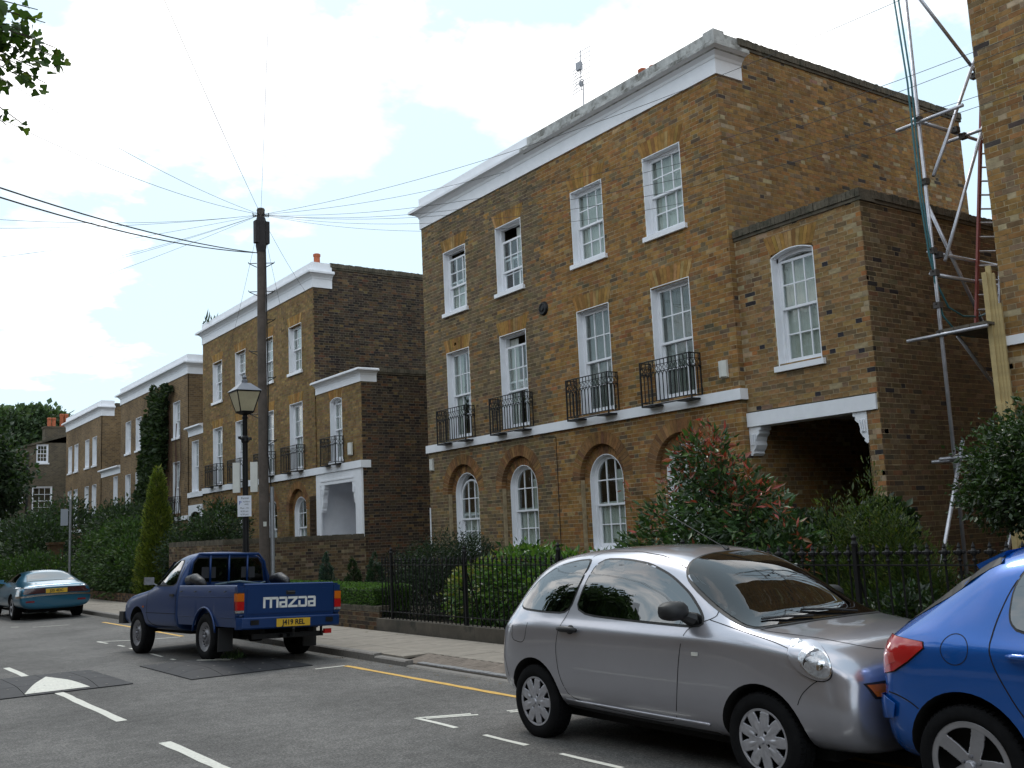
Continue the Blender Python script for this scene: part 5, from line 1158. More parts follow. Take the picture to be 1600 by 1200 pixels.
# ivy climbing the third house
def ivy():
    r = empty('ivy', (0, 0, 0), 'dark green ivy climbing the front of the third house up to its cornice', 'climbing plant'); g = RNG
    bl = [(12.4,43.6,5.5,.28,.75,1.9),(12.4,44.3,4.2,.28,1.0,1.3),(12.4,43.0,6.6,.25,.55,1.3),(12.35,44.2,6.3,.25,.5,1.0),(12.4,42.5,7.4,.2,.3,.6),(12.4,43.9,7.9,.15,.25,.5),(12.35,45,3.0,.3,1.1,1.0),(12.4,45.2,5.0,.2,.5,.8),(12.4,42.6,5.9,.2,.35,1.4),(12.4,45.6,3.9,.2,.4,.5),(12.4,42.1,8.0,.15,.5,.25),(12.4,44.9,6.9,.15,.35,.35),(12.35,46.0,2.4,.3,.6,.8),(12.4,43.2,3.2,.25,.6,1.2)]
    P, Nn = blob_points(bl, 21000, .3, 16, .14); Nn[:, 0] -= 1.2; leaves('foliage', P, Nn, .13, [(.018,.034,.012,5),(.028,.05,.016,4),(.045,.07,.02,1)], r, .8, .7, mat_=M_leafm)
    b = MB()
    for i in range(9):
        y = 41.0+i*.32; p = [(12.58, 42.2+i*.1, .2)]; z = .2
        while z < random.uniform(5.5, 7.8): z += .8; y += random.uniform(-.18, .18); p.append((12.58, y+(42.5-y)*max(0, 1-z/5)*.4, z))
        b.tube(p, [.03]+[.016]*(len(p)-1), 4)
    b.build('vine_stem', mat('vine_stems', (.085,.04,.028), .9), r); rebase(r, (12.4, 43.5, .1))
ivy()
def tuft(label, x, y, z, n, s, pal, name='weed', cat='weed'):
    g = RNG; P = np.array([x, y, z])+g.normal(0, 1, (n, 3))*np.array([s*.5, s*.9, .02]); P[:, 2] = z+np.abs(P[:, 2]-z)*.3
    o = leaves(name, P, np.tile([0, 0, 1.], (n, 1)), s*.8, pal, None, .16, .55, mat_=M_leafm); return tag(o, label, cat)
tuft('small weed growing on the far end of the second house parapet', 12.75, 37.6, 10.02, 60, .32, G_DARK)
o = tuft('wisps of grass growing round the speed cushion behind the pickup', 5.35, 14.95, .05, 260, .12, G_MID, 'grass_tuft', 'grass'); 
def trees_common():
    pass
def tree(name, label, x, y, h, r, zc, n, size, pal, trunk=.2, blobs=None, limbs=9, shell=.45, aspect=.7, clump=22, cat='tree', cs=.12, mat_=None, loc=None):
    root = empty(name, (0, 0, 0), label, cat); random.seed(int(x*10+y)+5)
    blobs = blobs or [(x+random.uniform(-.5, .5)*r, y+random.uniform(-.5, .5)*r, zc+random.uniform(-.35, .45)*r, r*random.uniform(.4, .62), r*random.uniform(.4, .62), r*random.uniform(.32, .5)) for _ in range(11)]
    P, Nn = blob_points(blobs, n, shell, clump, cs); leaves('crown', P, Nn, size, pal, root, aspect, .9, .15, mat_ or M_leafm)
    b = MB(); b.tube([(x, y, 0), (x+.05, y+.03, h*.3), (x-.05, y, h*.55)], [trunk, trunk*.75, trunk*.5], 9); b.build('trunk', M_stem, root, smooth='full')
    for i in range(limbs):
        q = MB(); c = Vector(blobs[i % len(blobs)][:3]); a = Vector((x, y, h*random.uniform(.28, .5))); q.tube([a, a.lerp(c, .5)+Vector((0, 0, r*.08)), c], [trunk*.4, trunk*.22, trunk*.07], 6); q.build('limb', M_stem, root)
    rebase(root, (x, y, 0)); return root
tree('broadleaf_tree', 'dark dense street tree hanging over the road at the left edge', 2.6, 40, 8, 4.2, 4.6, 42000, .17, [(.020,.040,.014,5),(.030,.058,.018,4),(.012,.026,.010,3),(.055,.085,.025,.8)], .25,
     blobs=[(3.6,39.5,5.2,2.6,2.2,1.5),(4.6,40,4.6,2.2,2.0,1.35),(3.0,41,6.0,2.4,2.2,1.3),(5.3,40,4.05,1.6,1.6,.85),(4.6,41,3.6,1.9,1.6,.7),(2.8,39,7.0,1.6,1.5,1.2),(4.9,39.5,5.45,1.1,1.1,.7)], limbs=7)
tree('broadleaf_tree', 'pale green tree behind the roof of the far end building', 15.2, 82, 12, 5, 9.6, 24000, .32, [(.05,.085,.035,5),(.075,.115,.05,4),(.035,.06,.03,3)], .35, blobs=[(13.4,82,11.0,1.8,1.8,1.3),(15.0,82,11.3,1.6,1.6,1.1),(16.6,82,10.6,1.6,1.5,1.0),(12.2,82,9.8,2.0,2,1.6),(14.2,82,9.6,2.5,2,1.8),(18.2,82,10.2,1.2,1.5,.8),(19.8,82,10.0,1.0,1.2,.6),(10.8,82,9.8,1.3,1.3,1.0)], limbs=6, clump=12)
# near street tree whose branch ends hang into the top left corner
def corner_tree():
    root = empty('street_tree', (0, 0, 0), 'fan leaved street tree whose branch tips hang into the top left corner', 'tree'); g = RNG
    b = MB(); b.tube([(-3.2, 9.5, 0), (-3.1, 9.6, 2.4), (-2.9, 9.6, 4.8)], [.17, .13, .10], 9); b.build('trunk', M_stem, root, smooth='full')
    P = []; Nn = []
    big = [(-2.6,9.4,6.6,1.7,1.6,1.2),(-3.6,10.4,5.9,1.6,1.5,1.2),(-1.4,8.6,6.3,1.1,1.0,.8),(-3.4,8.6,7.6,1.5,1.4,1.1),(-.3,8.8,6.0,.9,.6,.5)]
    for q in range(5):
        m_ = MB(); c = Vector(big[q][:3]); m_.tube([(-2.95, 9.6, 4.2), Vector((-2.95, 9.6, 4.2)).lerp(c, .5), c], [.06, .04, .015], 6); m_.build('limb', M_stem, root)
    a, n_ = blob_points(big, 9000, .3, 18, .14); P.append(a); Nn.append(n_)
    tw = []
    for tip in TIPS:
        tip = Vector(tip); m_ = MB(); s_ = Vector((-.3, 8.8, 6.0)); mid = s_.lerp(tip, .55)+Vector((0, 0, .12)); m_.tube([s_, mid, tip], [.016, .009, .004], 5); m_.build('twig', M_stem, root)
        for k in range(34):
            t = .35+.65*random.random()**.7; p = (s_.lerp(mid, t*2) if t < .5 else mid.lerp(tip, t*2-1)); w = .13*(1.25-t); p = p+Vector((random.gauss(0, w), random.gauss(0, w), random.gauss(-.03, w*.8))); P.append(np.array([tuple(p)])); Nn.append(np.array([[random.gauss(0, .6), random.gauss(0, .6), -.5]]))
    P = np.vstack(P); Nn = np.vstack(Nn); n = len(P); d = Nn+g.normal(0, .6, (n, 3)); d /= np.linalg.norm(d, axis=1)[:, None]; s_ = np.cross(d, g.normal(0, 1, (n, 3))); s_ /= np.linalg.norm(s_, axis=1)[:, None]
    L = (.075*np.exp(g.normal(0, .2, n)))[:, None]
    V = np.stack([P, P+d*L*.75+s_*L*.55, P+d*L*1.0+s_*L*.28, P+d*L*.86, P+d*L*1.0-s_*L*.28, P+d*L*.75-s_*L*.55], 1).reshape(-1, 3); i = (np.arange(n)*6)[:, None]
    F = np.concatenate([i+np.array(q) for q in ((0,1,2),(0,2,3),(0,3,4),(0,4,5))], 1).reshape(-1, 3)
    mesh_np('foliage', V, F, M_leafm, root, np.repeat(pick_colours(n, [(.05,.10,.018,5),(.08,.14,.02,3),(.032,.065,.016,3),(.12,.16,.025,1)], g), 6, 0)); rebase(root, (-3.2, 9.5, 0))
TIPS = [(1.81, 9.0, 5.9), (1.7, 8.9, 5.86), (1.52, 8.8, 6.21), (1.61, 8.9, 5.62), (1.47, 9.0, 5.66), (1.45, 9.0, 5.27), (1.26, 8.6, 6.05), (1.64, 8.7, 5.86), (1.35, 8.7, 5.65), (1.5, 8.8, 5.95), (1.36, 8.9, 5.54), (1.26, 8.8, 5.89), (1.57, 9.0, 5.77), (1.58, 8.8, 6.11), (1.35, 9.1, 5.27), (1.46, 8.8, 5.8), (1.37, 8.8, 6.0), (1.51, 9.0, 6.22)]
corner_tree()
# the terrace and trees on the camera's own side of the street, which the cars and windows mirror
OPP = Frame((-8.5, 0, 0), (0, 1, 0), (1, 0, 0))
for i, (ya, yb, hh, lab) in enumerate(((-22, -9.5, 9.4, 'brick terrace opposite, behind the camera and to its right'), (-9, 4.5, 10.2, 'brick terrace directly opposite the nearest house'), (5.0, 17.5, 9.6, 'brick terrace opposite the pickup'), (18, 31, 9.9, 'brick terrace opposite the turquoise coupe'), (31.5, 44, 9.6, 'brick terrace opposite the ivy covered house'), (44.5, 60, 9.2, 'brick terrace opposite the far end of the row'))):
    h = empty('opposite_terrace', (0, 0, 0), lab, 'house', 'brick houses on the near side of the street'); m = MB(); cs = [ya+1.6+k*2.35 for k in range(5)]
    R = [(c-.5, c+.5, z, z+1.7) for c in cs for z in (1.3, 4.3, 7.0)]
    plain_wall(m, OPP, ya, yb, 0, hh, R); m.box(-16, ya, 0, -8.54, yb, hh-.3); m.build('wall', M_far, h)
    for a_, b_, z0_, z1_ in R: window(h, OPP, (a_+b_)/2, z0_, z1_, w=1.0, panes=False, curtain='net', dep=.03)
    q = MB(); q.box(-8.7, ya, hh-.5, -8.35, yb, hh); q.build('cornice', M_stucco, h); rebase(h, (-8.5, (ya+yb)/2, 0))
for i, (x, y, zc) in enumerate(((-4.6, 2.2, 6.2), (-4.5, -10.5, 6.0), (-4.4, 19.5, 6.5), (-4.2, 28, 6.3), (-4, 37, 6.4))):
    tree('street_tree', ('round crowned street tree opposite the silver hatchback', 'round crowned street tree behind the viewer', 'round crowned street tree opposite the pickup', 'round crowned street tree opposite the turquoise coupe', 'round crowned street tree opposite the ivy covered house')[i], x, y, 8, 2.6, zc, 9000, .2, G_MID, .16, limbs=5, shell=.4)
# ------------------------------------------------------------------ vehicles
def paint_mat(name, col, metal=.5, rough=.32, flake=.03):
    m = mat(name, col, rough, metal=metal, coat=1.0, noise=(3, .03), spec=.5); nt = m.node_tree; b = nt.nodes['Principled BSDF']; N, L = nt.nodes, nt.links
    # very faint orange-peel in the clear coat, road film low down
    tcn = N.new('ShaderNodeTexCoord'); n = N.new('ShaderNodeTexNoise'); n.inputs['Scale'].default_value = 14; n.inputs['Detail'].default_value = 3; L.new(tcn.outputs['Object'], n.inputs['Vector'])
    bp = N.new('ShaderNodeBump'); bp.inputs['Strength'].default_value = .05; bp.inputs['Distance'].default_value = .004; L.new(n.outputs[0], bp.inputs['Height']); L.new(bp.outputs[0], b.inputs['Coat Normal'])
    return m
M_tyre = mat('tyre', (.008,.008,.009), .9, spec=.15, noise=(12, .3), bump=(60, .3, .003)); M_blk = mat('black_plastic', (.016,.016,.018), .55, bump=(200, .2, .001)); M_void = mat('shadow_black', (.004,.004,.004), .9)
M_rubber = mat('window_rubber', (.01,.01,.011), .5); M_chrome = mat('chrome', (.7,.7,.72), .12, metal=1); M_cap = mat('hubcap_silver', (.46,.46,.50), .34, metal=.55, noise=(20, .15), dirt=((.10,.09,.08), 14, .62))
M_alloy = mat('alloy', (.40,.40,.43), .3, metal=.7, noise=(9, .12)); M_steel = mat('steel_wheel', (.22,.22,.24), .45, metal=.5, noise=(10, .3)); M_hole = mat('wheel_hole', (.006,.006,.006), .9)
M_cglass = glass_mat('car_window_glass', (.10,.12,.12), .24); M_cglass2 = glass_mat('clear_car_glass', (.45,.5,.5), .22); M_seat = mat('seat_cloth', (.03,.03,.034), .9)
M_redlens = mat('red_lens', (.42,.012,.012), .15, coat=1); M_amber = mat('amber_lens', (.55,.13,.01), .2, coat=1); M_clear = mat('clear_lens', (.42,.43,.46), .14, metal=.55, coat=1, noise=(22, .55), bump=(34, .5, .01))
M_hlamp = mat('lamp_bowl', (.09,.09,.10), .15, metal=.8, coat=1)
M_plate = mat('yellow_plate', (.62,.38,.03), .4)
def chaikin(P, it=2, closed=True, r=.2):
    P = [Vector(p) for p in P]
    for _ in range(it):
        Q = [] if closed else [P[0]]; n = len(P)
        for i in range(n if closed else n-1):
            a, b = P[i], P[(i+1) % n]; Q += [a.lerp(b, r), a.lerp(b, 1-r)]
        P = Q if closed else Q+[P[-1]]
    return P
class Car:
    """local frame: x forward, y left, z up; side(-1)=right"""
    def __init__(s, label, loc, head, cat='car', name='parked_car', group=None, rollz=0.):
        s.root = empty(name, loc, label, cat, group); s.root.rotation_euler = (rollz, 0, head)
    def body(s, stations, paint, sub=2, arches=(), name='body', track=.7):
        nh = len(stations[0][1]); V = []; F = []; ns = len(stations)
        for x, prof in stations:
            for y, z in prof: V.append((x, -y, z))
            for y, z in prof[-2:0:-1]: V.append((x, y, z))
        m = 2*nh-2
        for i in range(ns-1):
            for k in range(m):
                a, b = i*m+k, i*m+(k+1) % m; F.append((a, b, b+m, a+m))
        def cap(o, flip):
            fs = []
            for k in range(nh-1):
                a, b, c, d = k, k+1, (m-k-1) % m, (m-k) % m
                q = [o+a, o+b, o+c, o+d] if k else [o+0, o+1, o+m-1]
                if k == nh-2: q = [o+a, o+b, o+(m-k) % m]
                fs.append(tuple(reversed(q)) if flip else tuple(q))
            return fs
        F += cap(0, True)+cap((ns-1)*m, False)
        me = bpy.data.meshes.new(name); me.from_pydata(V, [], F); me.materials.append(paint); me.materials.append(M_void)
        o = bpy.data.objects.new(name, me); COL.objects.link(o)
        bm = bmesh.new(); bm.from_mesh(me); bmesh.ops.recalc_face_normals(bm, faces=bm.faces); bm.to_mesh(me); bm.free()
        md = o.modifiers.new('s', 'SUBSURF'); md.levels = sub; md.render_levels = sub
        cut = []
        for ax, r, zc_, yin in arches:
            for sd_ in (-1, 1):
                q = MB(); q.lathe([(0, -.001), (r, 0), (r, 1.2), (0, 1.201)], 40, axis='y', o=(ax, yin if sd_ > 0 else -yin-1.2, zc_)); c = q.build('cut', M_void); c.hide_render = True
                bm = bmesh.new(); bm.from_mesh(c.data); bmesh.ops.remove_doubles(bm, verts=bm.verts, dist=1e-4); bmesh.ops.recalc_face_normals(bm, faces=bm.faces); bm.to_mesh(c.data); bm.free()
                b = o.modifiers.new('b', 'BOOLEAN'); b.object = c; b.operation = 'DIFFERENCE'; b.solver = 'EXACT'; b.material_mode = 'TRANSFER'; cut.append(c)
        dg = bpy.context.evaluated_depsgraph_get(); me2 = bpy.data.meshes.new_from_object(o.evaluated_get(dg)); o.modifiers.clear(); o.data = me2
        for c in cut: bpy.data.objects.remove(c)
        me2.polygons.foreach_set('use_smooth', [True]*len(me2.polygons)); me2.set_sharp_from_angle(angle=math.radians(48))
        # ray target without the arch faces' interference
        s.bvh = BVHTree.FromPolygons([v.co.copy() for v in me2.vertices], [tuple(p.vertices) for p in me2.polygons])
        o.parent = s.root; s.b = o; return o
    def hit(s, a, b, axis, side):
        if axis == 'side': o, d = Vector((a, side*3, b)), Vector((0, -side, 0))
        elif axis == 'front': o, d = Vector((5, a, b)), Vector((-1, 0, 0))
        elif axis == 'rear': o, d = Vector((-5, a, b)), Vector((1, 0, 0))
        elif axis == 'top': o, d = Vector((a, b, 4)), Vector((0, 0, -1))
        else: o, d = Vector((a, b, 0))+axis*6, -axis      # custom
        h = s.bvh.ray_cast(o, d)
        return (h[0], h[1] if h[1].dot(d) < 0 else -h[1]) if h[0] is not None else None
    def panel(s, name, poly, m, axis='side', side=-1, off=.003, res=.05, inset=0, th=.004, parent=None, label=None, bulge=0, closed=True):
        """a thin plate lying on the body surface inside a traced outline"""
        P = [Vector(p) for p in poly]; n = len(P)
        if inset:
            c = sum(P, Vector((0, 0)))/n; Q = []
            for i in range(n):
                e1 = (P[i]-P[i-1]).normalized(); e2 = (P[(i+1) % n]-P[i]).normalized(); nn = Vector((-(e1+e2).y, (e1+e2).x)); nn = nn.normalized() if nn.length > 1e-6 else Vector((0, 0))
                if nn.dot(c-P[i]) < 0: nn = -nn
                Q.append(P[i]+nn*inset)
            P = Q
        pts = []
        for i in range(n):
            a, b = P[i], P[(i+1) % n]; k = max(1, int((b-a).length/res)); pts += [a.lerp(b, j/k) for j in range(k)]
        ne = len(pts); xs = [p.x for p in pts]; ys = [p.y for p in pts]
        def inside(q):
            c = False
            for i in range(ne):
                a, b = pts[i], pts[(i+1) % ne]
                if (a.y > q.y) != (b.y > q.y) and q.x < (b.x-a.x)*(q.y-a.y)/(b.y-a.y)+a.x: c = not c
            return c
        x = min(xs)+res/2
        inn = []
        while x < max(xs):
            y = min(ys)+res/2
            while y < max(ys):
                q = Vector((x, y))
                if inside(q) and min((q-p).length for p in pts) > res*.45: inn.append(q)
                y += res
            x += res
        allp = pts+inn
        r = delaunay_2d_cdt(allp, [(i, (i+1) % ne) for i in range(ne)], [list(range(ne))], 1, 1e-5)
        v2, _, f2 = r[0], r[1], r[2]; V = []; N_ = []; last = None
        cen = sum(P, Vector((0, 0)))/n; rad = max((p-cen).length for p in P)
        for q in v2:
            h = s.hit(q.x, q.y, axis, side)
            if h is None:
                h = last or (Vector((0, 0, 0)), Vector((0, 0, 1)))
            last = h; bb = bulge*max(0, 1-((q-cen).length/rad)**2) if bulge else 0
            V.append(h[0]+h[1]*(off+bb)); N_.append(h[1])
        k = len(V); mm = MB(); VV = V+[v-nn*th for v, nn in zip(V, N_)]
        F = [tuple(f) for f in f2]
        cnt = {}
        for f in F:
            for i in range(len(f)):
                e = (f[i], f[(i+1) % len(f)]); cnt[tuple(sorted(e))] = cnt.get(tuple(sorted(e)), [])+[e]
        for e in cnt.values():
            if len(e) == 1: F.append((e[0][1], e[0][0], e[0][0]+k, e[0][1]+k))
        mm.add(VV, F); o = mm.build(name, m, parent or s.root, smooth=True)
        if label: o['label'] = label
        return o
    def seam(s, pts, side=-1, axis='side', w=.006, m=None, name='shut_line', off=.0012, parent=None):
        pts = chaikin(pts, 2, False)
        P = [Vector(p) for p in pts]; Q = []
        for a, b in zip(P, P[1:]): k = max(1, int((b-a).length/.04)); Q += [a.lerp(b, i/k) for i in range(k)]
        Q.append(P[-1]); H = [s.hit(q.x, q.y, axis, side) for q in Q]; H = [h for h in H if h]
        V = []; F = []
        for i, (p, nn) in enumerate(H):
            t = H[min(i+1, len(H)-1)][0]-H[max(i-1, 0)][0]
            if t.length < 1e-7: t = Vector((1, 0, 0))
            sd_ = nn.cross(t).normalized(); V += [p+nn*off-sd_*w/2, p+nn*off+sd_*w/2]
        for i in range(len(H)-1): F.append((2*i, 2*i+1, 2*i+3, 2*i+2))
        mm = MB(); mm.add(V, F); return mm.build(name, m or M_void, parent or s.b)
    def wheel(s, x, yo, z, R, rr, w, style, side, steer=0):
        """yo: outer face of the tyre"""
        r = empty('wheel', (x, side*yo, z)); r.parent = s.root; r.rotation_euler = (0, 0, steer if side > 0 else steer)
        if side < 0: pass
        sg = side   # outward = sg*y
        def L(prof, n, m, name, **k):
            q = MB(); q.lathe([(a, sg*b) for a, b in prof], n, axis='y'); return q.build(name, m, r, smooth='full', **k)
        L([(rr*.96, -w*.9), (R*.9, -w), (R*.985, -w*.93), (R, -w*.75), (R, -w*.25), (R*.985, -w*.07), (R*.95, -.004), (R*.84, .006), (rr*1.06, .002), (rr*1.0, -.012), (rr*.97, -.03), (rr*.97, -w*.8)], 56, M_tyre, 'tyre')
        q = MB()
        for k_ in range(56):   # tread blocks
            a = 2*math.pi*k_/56; c, d = math.cos(a), math.sin(a)
            for yy in (.22, .5, .78): q.obox((c*R*1.0, -sg*w*yy, d*R*1.0), (c*.004, 0, d*.004), (0, w*.11, 0), (-d*.012, 0, c*.012))
        q.build('tread', M_tyre, r)['kind'] = 'stuff'
        L([(0, -w*.45), (rr*.97, -w*.45), (rr*.97, -.02)], 32, M_hole, 'barrel')
        na = 240; prof_r = {'cap': [.0,.13,.16,.24,.30,.38,.46,.54,.62,.70,.78,.84,.90,.94,.98,1.02], 'alloy': [.0,.10,.16,.22,.28,.36,.46,.56,.66,.76,.84,.88,.92,.96,1.02], 'steel': [.0,.18,.22,.30,.34,.42,.50,.56,.62,.70,.76,.80,.86,.92,.97,1.02]}[style]
        def dep(t, a):
            if style == 'cap':
                lobe = math.cos(9*a); return -.004-.016*(1-t)*0+.010*math.exp(-(t/.3)**2)+(.007*max(0, lobe)*math.exp(-((t-.5)/.2)**2))-.006*(t > .9)*0-(.012 if .9 < t < .99 else 0)*.3
            if style == 'alloy':
                d5 = abs(((a*5/(2*math.pi)+.5) % 1)-.5)*2; return -.012-.022*math.sin(min(1, t/.85)*math.pi)*.6+(.004 if t > .86 else 0)
            return -.045+.030*math.exp(-((t-.32)/.12)**2)+(.035*max(0, (t-.6)/.4))
        def hole(t, a):
            if style == 'cap':
                d9 = ((a*9/(2*math.pi)) % 1)-.5; dd = abs(d9)   # hole centred between lobes
                if .57 < t < .95 and dd < .06+.20*(t-.57)/.38: return True
                for k_ in range(4):
                    ha = math.pi/4+k_*math.pi/2+.25; px, py = t*math.cos(a)-.28*math.cos(ha), t*math.sin(a)-.28*math.sin(ha)
                    if px*px+py*py < .062**2: return True
                return False
            if style == 'alloy':
                k5 = ((a*5/(2*math.pi)) % 1)-.5; ang = abs(k5)*2*math.pi/5; 
                # distance from the spoke centre line (spokes at k5=+-.5)
                sp = (math.pi/5-ang)*t
                return .30 < t < .86 and sp > .155+.02*t
            k8 = ((a*16/(2*math.pi)) % 1)-.5; return .60 < t < .72 and abs(k8) < .22
        V = []; F = []
        import itertools
        rs = []
        for a_, b_ in zip(prof_r, prof_r[1:]): rs += [a_, (a_+b_)/2]
        rs.append(prof_r[-1])
        for t in rs:
            for k_ in range(na): a = 2*math.pi*k_/na; V.append((rr*t*math.cos(a), sg*dep(t, a), rr*t*math.sin(a)))
        for i in range(len(rs)-1):
            for k_ in range(na):
                tm, am = (rs[i]+rs[i+1])/2, 2*math.pi*(k_+.5)/na
                if not hole(tm, am): F.append((i*na+k_, i*na+(k_+1) % na, (i+1)*na+(k_+1) % na, (i+1)*na+k_))
        q = MB(); q.add(V, F); rim = q.build('hubcap' if style == 'cap' else 'rim', {'cap': M_cap, 'alloy': M_alloy, 'steel': M_steel}[style], r, smooth='full')
        sm = rim.modifiers.new('t', 'SOLIDIFY'); sm.thickness = .012; sm.offset = 1 if sg < 0 else -1
        q = MB(); q.lathe([(.0, sg*.016), (rr*.10, sg*.014), (rr*.13, sg*.004), (rr*.13, sg*-.02)], 18, axis='y')
        q.build('centre_cap', M_cap if style != 'steel' else M_steel, r, smooth=True)
        if style != 'cap':
            for k_ in range(5): a = 2*math.pi*k_/5+.3; q = MB(); q.lathe([(.0, sg*-.002), (.010, sg*-.004), (.011, sg*-.03)], 8, axis='y', o=(rr*.21*math.cos(a), 0, rr*.21*math.sin(a))); q.build('wheel_bolt', M_steel, r)
        return r
    def block(s, name, m, fn, parent=None, smooth=False, label=None):
        q = MB(); fn(q); return q.build(name, m, parent or s.root, smooth=smooth, label=label)
def prof(zb, ws, wm, wsh, zsh, wb, zb2, wt, zte, ztc, zm=.5):
    return [(0, zb), (ws*.6, zb), (ws, zb+.05), (wm, zm), (wsh, zsh-.05), (wsh-.006, zsh+.02), (wsh*.45+wb*.55, zsh*.35+zb2*.65), (wb, zb2+.005), (wt, zte), (wt*.55, ztc-(ztc-zte)*.22), (0, ztc)]

# ---- silver small hatchback
K = Car('silver three door hatchback parked in front of the railings, seen from its side', (5.98, 7.22, 0), -math.pi/2+.018)
P_silver = paint_mat('silver_paint', (.45,.45,.50), .75, .28)
st = [(-.615, prof(.40,.45,.50,.46,.74,.42,.80,.34,.86,.88,.55)), (-.58, prof(.30,.62,.70,.66,.80,.60,.88,.44,.93,.95)), (-.50, prof(.25,.70,.79,.75,.84,.67,.94,.52,1.02,1.05)), (-.38, prof(.24,.74,.82,.79,.87,.71,1.00,.56,1.20,1.23)),
      (-.18, prof(.23,.77,.83,.815,.88,.74,1.01,.585,1.37,1.42)), (.05, prof(.22,.78,.83,.82,.88,.755,1.01,.60,1.445,1.49)), (.40, prof(.21,.785,.83,.825,.88,.76,1.00,.61,1.475,1.53)), (.9, prof(.20,.79,.83,.825,.88,.765,.99,.615,1.485,1.545)),
      (1.3, prof(.20,.79,.83,.825,.88,.765,.985,.61,1.465,1.53)), (1.62, prof(.20,.79,.83,.825,.88,.765,.98,.60,1.405,1.475)), (1.9, prof(.20,.79,.83,.825,.88,.765,.985,.60,1.265,1.335)), (2.12, prof(.20,.785,.83,.825,.88,.755,.985,.63,1.115,1.175)), (2.30, prof(.21,.78,.83,.82,.87,.74,.98,.645,1.00,1.04)), (2.42, prof(.21,.78,.83,.815,.865,.725,.96,.60,.975,1.0)),
      (2.66, prof(.22,.77,.825,.80,.84,.70,.935,.54,.96,.975)), (2.84, prof(.22,.75,.815,.775,.81,.67,.90,.51,.925,.94)), (2.98, prof(.22,.73,.795,.75,.76,.64,.845,.48,.88,.895)), (3.09, prof(.23,.67,.75,.69,.69,.58,.77,.44,.80,.815)), (3.14, prof(.28,.52,.60,.55,.60,.48,.67,.37,.70,.71,.48))]
K.body(st, P_silver, arches=((0, .345, .305, .55), (2.43, .345, .305, .55)))
for sd in (-1, 1):
    sx = lambda pts: [(x, z) for x, z in pts]
    rw = [(-.27,1.045),(-.21,1.16),(-.06,1.29),(.14,1.385),(.36,1.425),(.56,1.435),(.50,1.24),(.44,1.03),(.10,1.03)]
    dw = [(.53,1.03),(.58,1.24),(.66,1.435),(.95,1.435),(1.25,1.40),(1.50,1.32),(1.72,1.20),(1.90,1.055),(1.93,.985),(1.30,1.0)]
    rw = chaikin(rw); dw = chaikin(dw); K.panel('window_seal', rw, M_rubber, side=sd, off=.002, inset=-.016); K.panel('side_window', rw, M_cglass, side=sd, off=.006)
    K.panel('window_seal', dw, M_rubber, side=sd, off=.002, inset=-.016); K.panel('door_window', dw, M_cglass, side=sd, off=.006)
    K.seam([(.52,1.47),(.505,1.30),(.455,1.05),(.37,.90),(.33,.74),(.36,.52),(.48,.34),(1.62,.285),(1.685,.45),(1.745,.80),(1.80,.98),(2.02,1.045),(2.02,1.09)], side=sd)
    K.seam([(.52,1.47),(.60,1.50),(1.0,1.50),(1.35,1.46),(1.62,1.37),(1.86,1.22),(2.03,1.09)], side=sd, w=.008)
    K.seam([(1.98,1.03),(2.3,.965),(2.55,.915),(2.74,.86)], side=sd); K.seam([(2.70,.43),(2.76,.60),(2.86,.69),(2.97,.74)], side=sd); K.seam([(-.36,.30),(-.40,.56),(-.52,.74),(-.60,.80)], side=sd)
    K.seam([(-.30,.90),(-.30,.78),(-.14,.76),(-.09,.80),(-.07,.93)], side=sd)   # filler flap / panel
    K.block('sill_moulding', P_silver, lambda q, sd=sd: q.tube([((lambda h: h[0]+h[1]*.002)(K.hit(.40+1.56*i/8, .345-.012*i/8, 'side', sd))) for i in range(9)], .010, 6), smooth='full'); K.panel('sill_strip', [(.37,.27),(1.98,.245),(1.98,.275),(.37,.30)], M_blk, side=sd, off=.004)
    hd = [(2.60,.885),(2.70,.905),(2.84,.855),(2.955,.77),(3.00,.70),(2.93,.685),(2.80,.745),(2.68,.82)]
    hl = [(2.50+.17,.80)]
    def el(cx, cz, a, b, rot, n=22): return [(cx+a*math.cos(t)*math.cos(rot)-b*math.sin(t)*math.sin(rot), cz+a*math.cos(t)*math.sin(rot)+b*math.sin(t)*math.cos(rot)) for t in [2*math.pi*i/n for i in range(n)]]
    K.panel('headlight_surround', el(2.82,.812,.168,.080,-.55), P_silver, side=sd, off=.010, bulge=.012, res=.03)
    K.panel('headlight_rim', el(2.865,.798,.122,.060,-.58), M_chrome, side=sd, off=.018, bulge=.018, res=.025); K.panel('headlight', el(2.865,.798,.114,.054,-.58), M_clear, side=sd, off=.022, bulge=.022, res=.022)
    K.panel('side_light', el(2.70,.905,.055,.020,-.25), M_clear, side=sd, off=.008, bulge=.006, res=.02)
    K.seam(el(2.82,.812,.171,.083,-.55)+[el(2.82,.812,.171,.083,-.55)[0]], side=sd, w=.006, off=.004); K.panel('reflector', el(2.84,.82,.028,.046,-.58), M_hlamp, side=sd, off=.0385, bulge=.003, res=.02); K.panel('lamp_bulb', el(2.91,.785,.022,.024,-.58), M_chrome, side=sd, off=.0405, bulge=.004, res=.015); K.panel('side_repeater', [(1.87,.79),(1.93,.79),(1.93,.815),(1.87,.815)], M_box, side=sd, off=.008)
    o = K.panel('door_handle_recess', el(.50+.02,.90,.05,.035,0), M_blk, side=sd, off=.002, res=.02)
    h = K.hit(.50, .90, 'side', sd)
    def handle(q, h=h, sd=sd):
        q.tube([h[0]+Vector((-.115, sd*.020, .005)), h[0]+Vector((-.06, sd*.038, .006)), h[0]+Vector((.05, sd*.038, .006)), h[0]+Vector((.115, sd*.018, .002))], [.017, .024, .024, .017], 8)
    K.block('door_handle', M_blk, handle, smooth='full')
    h = K.hit(1.80, 1.02, 'side', sd)
